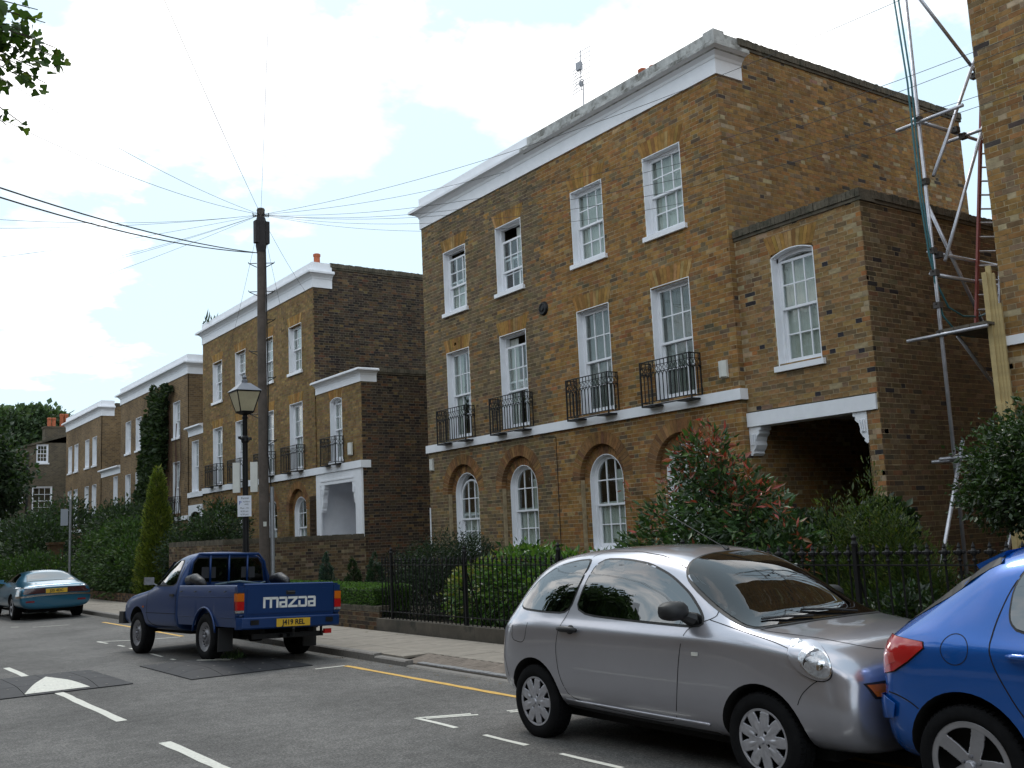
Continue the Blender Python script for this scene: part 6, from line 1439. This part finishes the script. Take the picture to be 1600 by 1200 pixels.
    def mirror(q, h=h, sd=sd):
        c = h[0]+Vector((-.02, sd*.13, .075)); V = []
        for i, (xx, rr_) in enumerate(((.085, .25), (.06, .75), (.02, 1.0), (-.03, 1.0), (-.055, .93))):
            for k in range(14): t = 2*math.pi*k/14; V.append(c+Vector((xx, .115*rr_*math.copysign(abs(math.cos(t))**.75, math.cos(t)), .067*rr_*math.copysign(abs(math.sin(t))**.75, math.sin(t)))))
        F = [(i*14+k, i*14+(k+1) % 14, (i+1)*14+(k+1) % 14, (i+1)*14+k) for i in range(4) for k in range(14)]+[tuple(range(13, -1, -1)), tuple(range(56, 70))]
        q.add(V, F); q.tube([h[0]+Vector((.02, -sd*.02, .0)), c+Vector((.01, -sd*.05, -.03))], [.055, .035], 8)
    mo = K.block('door_mirror', M_blk, mirror, smooth=True)
    K.wheel(0, .805, .292, .295, .195, .175, 'cap', sd); K.wheel(2.43, .805, .292, .295, .195, .175, 'cap', sd)
wsx = Vector((.55, 0, .83)).normalized()
ws = [(1.60,-.52),(1.68,-.60),(2.02,-.665),(2.33,-.70),(2.38,-.55),(2.42,-.28),(2.43,0),(2.42,.28),(2.38,.55),(2.33,.70),(2.02,.665),(1.68,.60),(1.60,.52),(1.565,.25),(1.56,0),(1.565,-.25)]
ws = chaikin(ws); K.panel('windscreen_seal', ws, M_rubber, axis='top', off=.003, res=.07, inset=-.022); K.panel('windscreen', ws, glass_mat('windscreen_glass', (.16,.18,.18), .10), axis='top', off=.007, res=.07)
rwp = [(-.44+0,-.5)]
K.panel('rear_window', [(-.55,1.05),(.55,1.05),(.53,1.30),(.40,1.40),(-.40,1.40),(-.53,1.30)], M_cglass, axis='rear', off=.005, res=.08)
K.seam([(2.38,-.68),(2.44,-.40),(2.46,0),(2.44,.40),(2.38,.68)], axis='top', w=.012); K.seam([(2.38,-.68),(2.64,-.62),(2.88,-.51),(3.0,-.38),(3.045,-.2),(3.055,0),(3.045,.2),(3.0,.38),(2.88,.51),(2.64,.62),(2.38,.68)], axis='top', w=.008)
def grille(q): pass
K.panel('grille', [(-.62,.685),(.62,.685),(.54,.585),(.3,.565),(-.3,.565),(-.54,.585)], M_blk, axis='front', off=.004, res=.05); K.panel('grille_bar', [(-.32,.635),(.32,.635),(.32,.615),(-.32,.615)], M_chrome, axis='front', off=.012)
for sd in (-1, 1): K.panel('indicator', [(sd*.60,.675),(sd*.38,.665),(sd*.35,.62),(sd*.38,.585),(sd*.53,.60)], M_amber, axis='front', off=.010, res=.04)
for zz in (.40, .36, .32): K.seam([(-.30, zz), (.30, zz)], axis='front', w=.022, m=M_blk, off=.003, name='air_slot')
K.panel('number_plate', [(-.26,.47),(.26,.47),(.26,.36),(-.26,.36)], mat('white_plate', (.7,.7,.68), .4), axis='front', off=.008)
for y0_, dy in ((.35, -.5), (-.15, -.42)):
    hh = K.hit(2.40, y0_, 'top', 1)[0]; h2 = K.hit(2.30, y0_+dy, 'top', 1)[0]
    K.block('wiper', M_blk, lambda q, hh=hh, h2=h2: q.tube([hh+Vector((0, 0, .02)), hh.lerp(h2, .5)+Vector((0, 0, .028)), h2+Vector((0, 0, .02))], .008, 5))
h = K.hit(1.50, 0, 'top', 1)[0]
K.block('aerial', M_blk, lambda q: (q.tube([h+Vector((.02, 0, 0)), h+Vector((-.03, 0, .03))], [.018, .010], 6), q.tube([h+Vector((-.02, 0, .02)), h+Vector((-.62, 0, .30))], .0035, 5)))
K.block('tax_disc', M_box, lambda q: q.box(1.70, .46, 1.345, 1.76, .52, 1.35))
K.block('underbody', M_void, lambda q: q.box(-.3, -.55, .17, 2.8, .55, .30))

# ---- blue hatchback at the right edge
B = Car('bright blue five door hatchback cut off by the right edge of the view', (6.22, 3.42, 0), -math.pi/2)
P_blue = paint_mat('bright_blue_paint', (.002,.095,.42), .35, .26)
st = [(-.62, prof(.42,.55,.60,.56,.74,.52,.80,.44,.86,.88,.58)), (-.60, prof(.30,.68,.74,.70,.80,.63,.90,.50,.95,.97,.55)), (-.53, prof(.24,.77,.82,.79,.88,.72,.97,.56,1.02,1.04)), (-.42, prof(.23,.80,.85,.83,.91,.76,1.01,.58,1.10,1.12)), (-.24, prof(.23,.82,.865,.85,.92,.78,1.03,.58,1.23,1.26)),
      (-.02, prof(.22,.83,.87,.86,.92,.79,1.03,.58,1.375,1.41)), (.10, prof(.22,.835,.87,.86,.92,.795,1.03,.59,1.435,1.475)), (.28, prof(.21,.84,.875,.865,.92,.80,1.02,.60,1.465,1.515)), (.8, prof(.20,.84,.875,.865,.92,.80,1.01,.61,1.465,1.52)), (1.3, prof(.20,.84,.875,.865,.91,.80,1.0,.60,1.42,1.48)), (1.8, prof(.20,.84,.875,.86,.90,.79,.99,.62,1.22,1.27)), (2.2, prof(.20,.84,.87,.85,.88,.77,.95,.60,1.0,1.04)),
      (2.7, prof(.20,.82,.86,.83,.84,.72,.88,.5,.91,.94)), (3.1, prof(.22,.78,.82,.76,.74,.62,.78,.44,.81,.83)), (3.34, prof(.26,.62,.66,.60,.62,.5,.66,.38,.68,.69)), (3.38, prof(.34,.45,.48,.44,.56,.4,.58,.3,.6,.6,.48))]
B.body(st, P_blue, arches=((0, .375, .335, .56), (2.61, .37, .33, .56)))
for sd in (-1, 1):
    dw = [(.34,1.04),(.27,1.10),(.27,1.26),(.32,1.37),(.45,1.41),(1.02,1.42),(1.02,1.03)]
    dw = chaikin(dw); B.panel('window_seal', dw, M_rubber, side=sd, off=.002, inset=-.013); B.panel('door_window', dw, M_cglass, side=sd, off=.006)
    d2 = [(1.08,1.03),(1.08,1.41),(1.35,1.38),(1.65,1.24),(1.95,1.02)]; B.panel('window_seal', d2, M_rubber, side=sd, off=.002, inset=-.02); B.panel('door_window', d2, M_cglass, side=sd, off=.006)
    B.seam([(.62,1.49),(.42,1.47),(.31,1.38),(.24,1.24),(.19,1.08),(.175,.96),(.21,.84),(.33,.63),(.52,.42),(.56,.30)], side=sd, w=.008); B.seam([(1.05,1.45),(1.05,.28),(.52,.28)], side=sd)
    lt = [(-.56,.96),(-.51,.98),(-.235,.96),(-.225,.93),(-.33,.85),(-.44,.785),(-.575,.75)]
    B.panel('tail_light_seal', lt, M_rubber, side=sd, off=.003, inset=-.006, res=.04); B.panel('tail_light', lt, M_redlens, side=sd, off=.009, bulge=.006, res=.035)
    B.panel('reversing_lens', [(-.52,.87),(-.44,.89),(-.42,.84),(-.50,.81)], mat('pale_red_lens', (.5,.06,.05), .15, coat=1), side=sd, off=.016, res=.03)
    th = [2*math.pi*i/24 for i in range(25)]
    if sd < 0: B.seam([(-.03+.085*math.cos(t), .935+.083*math.sin(t)) for t in th], side=sd, w=.005, name='filler_flap')
    B.seam([(-.63,.66),(-.45,.655),(-.34,.62),(-.26,.57)], side=sd, w=.008)
    B.panel('bumper_strip', [(-.66,.63),(-.52,.635),(-.44,.60),(-.46,.52),(-.56,.50),(-.66,.53)], P_blue, side=sd, off=.018, bulge=.012, res=.04)
    h = B.hit(.39, .915, 'side', sd)
    B.block('door_handle', P_blue, lambda q, h=h, sd=sd: q.tube([h[0]+Vector((-.10, sd*.012, .006)), h[0]+Vector((-.05, sd*.035, .008)), h[0]+Vector((.08, sd*.035, .006)), h[0]+Vector((.12, sd*.010, 0))], [.012, .018, .018, .012], 8), smooth='full')
    B.wheel(0, .855, .315, .318, .232, .20, 'alloy', sd); B.wheel(2.61, .855, .315, .318, .232, .20, 'alloy', sd)
B.panel('rear_window', [(-.56,1.06),(.56,1.06),(.52,1.34),(.44,1.38),(-.44,1.38),(-.52,1.34)], M_cglass, axis='rear', off=.004, res=.07)
B.seam([(-.585,1.04),(-.60,1.2),(-.52,1.42)], axis='rear', w=.09, m=M_rubber, off=.003, name='tailgate_glass_edge'); B.seam([(.585,1.04),(.60,1.2),(.52,1.42)], axis='rear', w=.09, m=M_rubber, off=.003, name='tailgate_glass_edge')
def spoiler(q):
    V = []
    for y in (-.5, -.25, 0, .25, .5): e = .03*(1-(y/.5)**2); V += [(-.05-e, y, 1.385+e), (-.035-e, y, 1.36+e), (.10, y, 1.40+e), (.14, y, 1.462+e*.8)]
    q.add(V, [(i*4+a, i*4+b, i*4+4+b, i*4+4+a) for i in range(4) for a, b in ((0, 1), (1, 2), (2, 3), (3, 0))]+[(0,1,2,3),(19,18,17,16)])
B.block('roof_spoiler', P_blue, spoiler, smooth=True)
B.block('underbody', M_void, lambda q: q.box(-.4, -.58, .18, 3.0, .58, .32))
B.panel('windscreen', [(1.32,-.5),(1.36,-.58),(2.1,-.70),(2.24,-.4),(2.27,0),(2.24,.4),(2.1,.70),(1.36,.58),(1.32,.5),(1.30,0)], M_cglass, axis='top', off=.006, res=.1)

# ---- turquoise coupe, far left
J = Car('turquoise metallic coupe parked beside the dark bushes at the left', (5.72, 30.05, 0), math.pi/2+.03)
P_turq = paint_mat('turquoise_paint', (.012,.11,.19), .55, .3)
def prj(zb, w, zs, wsx_, wt, zt, ztc, wb=None): return [(0, zb), (w*.6, zb), (w*.93, zb+.06), (w, .5), (w*.985, .66), (wsx_, zs), (wt, zt), (wt*.55, ztc-(ztc-zt)*.2), (0, ztc)]
st = [(-1.05, prj(.34,.80,.74,.76,.5,.78,.80)), (-1.03, prj(.28,.86,.82,.80,.6,.86,.88)), (-.94, prj(.26,.88,.85,.82,.66,.89,.91)), (-.6, prj(.25,.90,.88,.84,.66,.94,.97)), (-.35, prj(.24,.90,.90,.84,.62,1.00,1.05)), (-.05, prj(.24,.90,.91,.83,.585,1.13,1.18)), (.25, prj(.23,.90,.91,.82,.57,1.20,1.25)), (.7, prj(.22,.90,.91,.81,.57,1.21,1.265)),
      (1.1, prj(.22,.90,.90,.81,.57,1.16,1.21)), (1.5, prj(.22,.90,.89,.80,.60,1.00,1.03)), (1.8, prj(.22,.90,.86,.78,.58,.90,.93)), (2.6, prj(.24,.90,.80,.74,.5,.83,.86)), (3.3, prj(.28,.84,.68,.66,.4,.70,.72)), (3.5, prj(.34,.6,.6,.5,.3,.62,.63))]
J.body(st, P_turq, arches=((0, .36, .32, .6), (2.59, .36, .32, .6)))
J.panel('rear_window_seal', [(-.70,-.60),(-.05,-.515),(-.0,-.3),(.02,0),(0,.3),(-.05,.515),(-.70+.2,.60),(-.62,.3),(-.64,0),(-.62,-.3)][0:0] or [(-.48,-.585),(-.03,-.50),(.02,-.25),(.03,0),(.02,.25),(-.03,.50),(-.48,.585),(-.54,.3),(-.56,0),(-.54,-.3)], M_rubber, axis='top', off=.003, res=.08, inset=-.02)
J.panel('rear_window', [(-.48,-.585),(-.03,-.50),(.02,-.25),(.03,0),(.02,.25),(-.03,.50),(-.48,.585),(-.54,.3),(-.56,0),(-.54,-.3)], glass_mat('coupe_glass', (.10,.11,.11), .22), axis='top', off=.008, res=.08)
for sd in (-1, 1):
    J.panel('side_window', [(.02,.955),(.22,1.13),(.42,1.165),(.8,1.17),(1.1,1.12),(1.42,.96)], M_cglass, side=sd, off=.006, res=.08)
    J.seam([(.38,1.19),(.32,.9),(.30,.5),(.42,.28),(1.6,.28),(1.62,.9)], side=sd)
    J.wheel(0, .86, .32, .325, .215, .21, 'alloy', sd); J.wheel(2.59, .86, .32, .325, .215, .21, 'alloy', sd)
    J.panel('tail_light', [(sd*.84,.80),(sd*.27,.81),(sd*.27,.675),(sd*.86,.665)], mat('smoked_red_lens', (.05,.012,.014), .2, coat=1), axis='rear', off=.006, res=.08)
    J.panel('fog_light', [(sd*.72,.50),(sd*.52,.50),(sd*.52,.455),(sd*.73,.455)], mat('dim_red_lens', (.16,.01,.015), .25), axis='rear', off=.006)
    h = J.hit(1.45, .90, 'side', sd); J.block('door_mirror', P_turq, lambda q, h=h, sd=sd: (q.obox(h[0]+Vector((0, sd*.12, .07)), (.05, 0, .0), (0, .085, 0), (0, 0, .05)), q.obox(h[0]+Vector((0, sd*.03, .03)), (.03, 0, 0), (0, .05, 0), (0, 0, .02))), smooth=False)
J.seam([(-.84,.825),(0,.845),(.84,.825)], axis='rear', w=.035, m=M_chrome, off=.012, name='chrome_strip'); J.seam([(-.9,.60),(-.5,.63),(0,.64),(.5,.63),(.9,.60)], axis='rear', w=.045, m=M_chrome, off=.022, name='bumper_chrome')
J.block('number_plate', M_plate, lambda q: q.box(-1.085, -.26, .675, -1.07, .26, .785))
RV = Matrix(((0, 0, -1, 0), (-1, 0, 0, 0), (0, 1, 0, 0), (0, 0, 0, 1)))   # text facing backwards
text('J35 4DC', .095, M_ink, J.root, mw=Matrix.Translation((-1.088, 0, .73)) @ RV, bold=.002, sx=1.0)
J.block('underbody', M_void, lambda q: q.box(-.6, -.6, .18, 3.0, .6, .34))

# ---- dark blue pickup
TR = Car('dark blue pickup truck with open bed parked with its back wheel on the speed cushion', (5.78, 15.15, .045), math.pi/2+.085, cat='pickup truck', name='pickup_truck', rollz=math.radians(2.6))
TR.root.rotation_euler = (math.radians(2.6), math.radians(.75), math.pi/2+.085)
P_navy = paint_mat('navy_paint', (.005,.034,.135), .25, .36)
P_navy.node_tree.nodes['Principled BSDF'].inputs['Coat Weight'].default_value = .2; P_navy.node_tree.nodes['Principled BSDF'].inputs['Coat Roughness'].default_value = .12
HW = .80
def cabprof(zb, w, zs, wb, zb2, wt, zt, ztc): return [(0, zb), (w*.6, zb), (w*.97, zb+.03), (w, .55), (w, zs-.06), (wb, zb2), (wt, zt), (wt*.55, ztc-.008), (0, ztc)]
fs = [(1.02, cabprof(.36,.80,.98,.785,1.02,.62,1.48,1.535)), (1.05, cabprof(.35,.81,.98,.79,1.02,.62,1.50,1.55)), (1.2, cabprof(.34,.815,.98,.79,1.02,.625,1.515,1.57)), (1.5, cabprof(.34,.815,.98,.79,1.02,.62,1.50,1.555)), (1.72, cabprof(.34,.815,.98,.79,1.02,.61,1.44,1.49)),
      (1.95, cabprof(.34,.815,.98,.78,1.01,.64,1.26,1.30)), (2.2, cabprof(.34,.815,.97,.77,1.0,.68,1.07,1.09)), (2.35, cabprof(.35,.815,.95,.76,.97,.64,.99,1.01)), (2.8, cabprof(.36,.815,.91,.74,.93,.6,.945,.965)), (3.25, cabprof(.38,.80,.86,.72,.88,.56,.895,.91)), (3.40, cabprof(.40,.77,.80,.70,.82,.54,.84,.85)), (3.43, cabprof(.44,.70,.76,.64,.78,.5,.79,.80))]
fs = [(x, p[:5]+[(p[5][0], p[5][1])]+p[6:]) for x, p in fs]
TR.body(fs, P_navy, arches=((2.70, .375, .34, .56),), name='cab')
cabb = TR.bvh
def bed(q):
    zf, zt, zb, hw = .62, 1.045, .47, .80
    x0, x1 = -1.03, .99; t = .05
    for sd in (-1, 1):
        n = 22; R = .385; V = []    # outer side with round wheel opening
        def zlow(x):
            return max(zb, .335+math.sqrt(max(R*R-x*x, 0))) if abs(x) < R else zb
        xs = sorted(set([x0+(x1-x0)*i/36 for i in range(37)]+[R*math.cos(math.pi*i/n) for i in range(n+1)]))
        for x in xs:
            bul = .012
            V += [(x, sd*hw*.985, zlow(x)), (x, sd*(hw+bul), max(zlow(x)+.01, .62)), (x, sd*(hw+bul), .84), (x, sd*(hw+.002), .90), (x, sd*(hw-.004), zt-.015), (x, sd*(hw-.015), zt), (x, sd*(hw-t), zt), (x, sd*(hw-t-.005), zf)]
        k = 8; F = [(i*k+a, i*k+a+1, (i+1)*k+a+1, (i+1)*k+a) for i in range(len(xs)-1) for a in range(k-1)]
        F += [tuple(range(k)), tuple(range((len(xs)-1)*k, len(xs)*k))]; q.add(V, F)
    q.box(x0+.05, -hw+.05, zf-.04, x1, hw-.05, zf); q.box(x1-.05, -hw+.05, zf, x1, hw-.05, zt)
TR.block('bed', P_navy, bed, smooth=True)
def bedfoam(q): q.box(-1.0, -.75, 1.046, .97, -.765+.0, 1.05)
TR.block('wheel_arch_liner', M_void, lambda q: [q.box(-.46, s_*.5-.02, .30, .46, s_*.5+.02, .9) for s_ in (-1, 1)]+[q.box(-.45, -.74, .80, .45, -.5, .82), q.box(-.45, .5, .80, .45, .74, .82)])
def lip(q, sd):
    n = 16; R = .395
    q.tube([(R*math.cos(math.pi*(.04+.92*i/n)), sd*.815, .335+R*math.sin(math.pi*(.04+.92*i/n))) for i in range(n+1)], .016, 6)
for sd in (-1, 1): TR.block('arch_flare', P_navy, lambda q, sd=sd: lip(q, sd), smooth='full')
def tailg(q):
    x = -1.035; q.box(x-.035, -.70, .60, x+.015, .70, 1.04); q.box(x-.045, -.66, .645, x-.034, .66, .985)
    q.tube([(x-.01, -.70, 1.042), (x-.01, .70, 1.042)], .022, 6)
tg = TR.block('tailgate', P_navy, tailg)
TR.block('tailgate_handle', M_blk, lambda q: (q.box(-1.088, -.07, .90, -1.079, .07, .955), q.tube([(-1.10, -.055, .935), (-1.10, .055, .935)], .012, 6)), parent=tg)
for sd in (-1, 1):
    q = MB(); yi, yo = sd*.705, sd*.805; q.box(-1.075, min(yi, yo), .63, -.99, max(yi, yo), 1.02); pb = q.build('corner_panel', P_navy, TR.root)
    ya, yb = min(sd*.71, sd*.812), max(sd*.71, sd*.812)
    TR.block('tail_light', M_redlens, lambda q: q.box(-1.092, ya, .70, -.985, yb, .82)); TR.block('indicator', M_amber, lambda q: q.box(-1.093, ya+.001, .822, -.984, yb, .93)); TR.block('reversing_light', M_clear, lambda q: q.box(-1.091, ya+.001, .665, -.986, yb, .698))
    TR.block('light_housing', M_blk, lambda q: q.box(-1.078, ya-.006, .66, -.98, yb-.003 if sd > 0 else yb, .945))
def bump(q):
    V = []
    for y, xo in ((-.80, .0), (-.76, -.10), (-.5, -.13), (0, -.135), (.5, -.13), (.76, -.10), (.80, 0)):
        V += [(-1.02+xo, y, .44), (-1.04+xo, y, .46), (-1.04+xo, y, .585), (-1.02+xo, y, .60), (-1.0, y, .60), (-1.0, y, .44)]
    q.add(V, [(i*6+a, i*6+(a+1) % 6, (i+1)*6+(a+1) % 6, (i+1)*6+a) for i in range(6) for a in range(6)]+[(0,1,2,3,4,5), tuple(range(41, 35, -1))])
    for sd in (-1, 1): q.box(-1.02, min(sd*.70, sd*.812), .44, -.42, max(sd*.70, sd*.812), .60) if False else None
bo = TR.block('rear_bumper', P_navy, bump, smooth=True)
TR.block('bumper_pad', M_blk, lambda q: [q.box(-1.17, s_*.58-.06, .50, -1.14, s_*.58+.06, .565) for s_ in (-1, 1)][0:0] or q.box(-1.17, .52, .50, -1.14, .64, .565), parent=bo); TR.block('bumper_pad', M_blk, lambda q: q.box(-1.17, -.64, .50, -1.14, -.52, .565), parent=bo)
npl = TR.block('number_plate', M_plate, lambda q: q.box(-1.190, -.26, .462, -1.178, .26, .572)); text('J419 REL', .098, M_ink, npl, mw=Matrix.Translation((-1.1915, 0, .517)) @ RV, bold=.003, sx=.98)
def tow(q):
    q.box(-1.05, -.55, .30, -1.0, .55, .37); q.box(-1.16, -.035, .32, -1.0, .035, .36); q.tube([(-1.18, 0, .33), (-1.19, 0, .40)], .018, 8); q.lathe([(0, .45), (.02, .445), (.027, .425), (.02, .405), (0, .40)], 10, o=(-1.19, 0, 0)); q.box(-1.14, .08, .31, -1.06, .14, .36)
TR.block('tow_bar', M_iron, tow); TR.block('fog_lamp', M_redlens, lambda q: q.box(-1.13, -.64, .335, -1.08, -.53, .40)); TR.block('fog_lamp_bracket', M_iron, lambda q: q.box(-1.08, -.52, .33, -1.04, -.50, .46))
TR.block('mud_flap', M_blk, lambda q: q.box(-.44, .56, .12, -.42, .78, .45)); TR.block('mud_flap', M_blk, lambda q: q.box(-.44, -.78, .12, -.42, -.56, .45))
def chassis(q):
    q.box(-1.0, -.42, .34, 3.1, -.34, .46); q.box(-1.0, .34, .34, 3.1, .42, .46); q.tube([(0, -.62, .33), (0, .62, .33)], .05, 8); q.lathe([(0, -.15), (.12, -.08), (.12, .08), (0, .15)], 12, axis='y', o=(0, 0, .33)); q.tube([(-.9, -.3, .36), (1.0, -.25, .36)], .04, 8); q.box(.5, -.3, .3, 1.2, .2, .45); q.tube([(2.7, -.6, .33), (2.7, .6, .33)], .04, 6); q.tube([(-.5, .38, .3), (.5, .38, .3)], .03, 6); q.tube([(-.5, -.38, .3), (.5, -.38, .3)], .03, 6); q.box(1.2, -.5, .3, 2.6, .5, .34)
TR.block('chassis', M_void, chassis)
# lettering on the tailgate, built stroke by stroke
def letters(q):
    h, t, x = .15, .034, -1.0815; cur = .42; z = .72
    def bar_(y0, y1, z0, z1): q.box(x, min(y0, y1), z+z0, x+.006, max(y0, y1), z+z1)
    def bev(y0, y1, z0, z1): bar_(y0, y1, z0, z1)
    y = cur; w = .235     # m
    for k in range(3): bar_(y-k*(w-t)/2, y-k*(w-t)/2-t, 0, h-.01)
    bar_(y, y-w+.012, h-t, h); y -= w+.012
    w = .125              # a
    def A(y):
        bar_(y, y-w+.01, h-t*.9, h); bar_(y-w+t, y-w, 0, h-.01); bar_(y, y-w+t, 0, t*.85); bar_(y, y-t, 0, .085); bar_(y-t, y-w+t, .06, .088)
    A(y); y -= w+.012
    w = .15               # z
    bar_(y, y-w, h-t*.9, h); bar_(y, y-w, 0, t*.9)
    V = [(xx, yy, z+zz) for xx in (x, x+.006) for yy, zz in ((y-.002, t*.85), (y-.05, t*.85), (y-w+.002, h-t*.85), (y-w+.05, h-t*.85))]; q.add(V, [(0,1,2,3),(7,6,5,4),(0,4,5,1),(1,5,6,2),(2,6,7,3),(3,7,4,0)]); y -= w+.012
    w = .14               # D
    bar_(y, y-w+.014, h-t*.9, h); bar_(y, y-w+.014, 0, t*.9); bar_(y, y-t, 0, h*.62); bar_(y-w+t, y-w, .012, h-.012); y -= w+.012
    w = .125; A(y)
TR.block('lettering', mat('white_vinyl', (.7,.7,.68), .5), letters, parent=tg)
# cab back window with bars, seats, side glass, mirror bags
TR.bvh = cabb
bw = [(-.60,1.10),(-.56,1.36),(-.50,1.45),(.50,1.45),(.56,1.36),(.60,1.10)]
def backframe(q):
    x = .99
    q.tube([(x, -.66, 1.05), (x+.0, -.60, 1.40), (x+.0, -.50, 1.52), (x, .50, 1.52), (x, .60, 1.40), (x, .66, 1.05)], .022, 7)
    for y in (-.31, 0, .31): q.tube([(x, y, 1.03), (x, y, 1.52)], .018, 6)
TR.block('ladder_rack', P_navy, backframe, smooth='full')
TR.panel('rear_window_seal', bw, M_rubber, axis='rear', off=.003, res=.1, inset=-.02); TR.panel('rear_window', bw, glass_mat('pickup_rear_glass', (.13,.12,.11), .08), axis='rear', off=.008, res=.1)
for y in (-.33, .33): TR.block('headrest', M_seat, lambda q, y=y: q.obox((1.005, y, 1.235), (.004, 0, 0), (0, .115, 0), (0, 0, .085)), label='dark headrest seen through the rear window')
for sd in (-1, 1):
    dwp = [(1.17,1.05),(1.24,1.42),(1.60,1.42),(1.78,1.33),(2.13,1.05)]
    dwp = chaikin(dwp, 2, True, .12); TR.panel('window_seal', dwp, M_rubber, side=sd, off=.002, inset=-.02, res=.07); TR.panel('door_window', dwp, M_cglass, side=sd, off=.007, res=.07)
    TR.seam([(1.12,1.46),(1.09,1.02),(1.10,.42)], side=sd, w=.016); TR.seam([(1.10,.42),(2.24,.42),(2.28,.9),(2.22,1.03)], side=sd, w=.016)
    for hx in (-.72, -.2, .32, .84): TR.block('rope_hook', M_blk, lambda q, hx=hx, sd=sd: q.tube([(hx-.03, sd*.815, .965), (hx-.02, sd*.835, .95), (hx+.02, sd*.835, .95), (hx+.03, sd*.815, .965)], .006, 5))
    TR.block('bed_crease', P_navy, lambda q, sd=sd: (q.tube([(-1.0, sd*.806, .885), (.98, sd*.806, .885)], .007, 5), q.tube([(.40, sd*.808, .60), (.98, sd*.808, .60)], .007, 5), q.tube([(-1.0, sd*.808, .60), (-.40, sd*.808, .60)], .007, 5)))
    TR.seam([(1.05,.62),(2.3,.62)], side=sd, w=.01, off=.002, name='crease'); TR.panel('side_repeater', [(2.40,.70),(2.46,.70),(2.46,.725),(2.40,.725)], M_amber, side=sd, off=.006)
    h = TR.hit(1.22, .90, 'side', sd); TR.block('door_handle', M_blk, lambda q, h=h, sd=sd: q.obox(h[0]+Vector((0, sd*.012, 0)), (.07, 0, 0), (0, .014, 0), (0, 0, .018)))
    h = TR.hit(2.05, 1.05, 'side', sd); TR.block('door_mirror', M_steel, lambda q, h=h, sd=sd: (q.obox(h[0]+Vector((.03, sd*.12, .07)), (.025, 0, 0), (0, .075, 0), (0, 0, .06)), q.tube([h[0], h[0]+Vector((.03, sd*.1, .05))], .012, 5)))
    for ax in (0, 2.70):
        Mw = Matrix.LocRotScale(TR.root.location, TR.root.rotation_euler, None); gz = .066 if (ax == 0 and sd > 0) else 0.004
        zz = .3
        for _ in range(4): zz += gz+.326-(Mw @ Vector((ax, sd*.72, zz))).z
        TR.wheel(ax, .80, zz, .328, .205, .20, 'steel', sd)
    q = MB(); yy = sd*.70; q.tube([(.86, yy, 1.12), (.62, yy, 1.14), (.42, yy, 1.09), (.30, yy-sd*.02, 1.05)], [.075, .085, .07, .03], 9); o = q.build('rolled_cover', mat('black_cover', (.012,.012,.016), .5, bump=(12, .8, .02)), None, smooth='full')
    o.parent = None; o.matrix_world = TR.root.matrix_basis.copy() if False else Matrix.LocRotScale(TR.root.location, TR.root.rotation_euler, None)
    tag(o, 'black rolled cover on the %s side of the pickup bed behind the cab' % ('left' if sd > 0 else 'right'), 'cover')
TR.block('front_bumper', M_blk, lambda q: q.box(3.36, -.80, .42, 3.56, .80, .62)); TR.block('windscreen', M_cglass, lambda q: q.add([(1.78,-.58,1.42),(2.24,-.66,1.06),(2.24,.66,1.06),(1.78,.58,1.42)], [(0,1,2,3)]))
q = MB(); q.tube([(.9,.2,1.06),(.6,0,1.09),(.5,-.3,1.05),(.75,-.5,1.07)], .018, 6); q.tube([(.85,-.1,1.08),(.7,.35,1.05)], .015, 6); o = q.build('ratchet_strap', mat('grey_blue_strap', (.06,.10,.13), .6), None, smooth='full'); o.matrix_world = Matrix.LocRotScale(TR.root.location, TR.root.rotation_euler, None); tag(o, 'loose grey blue strap lying over the front of the pickup bed', 'strap')
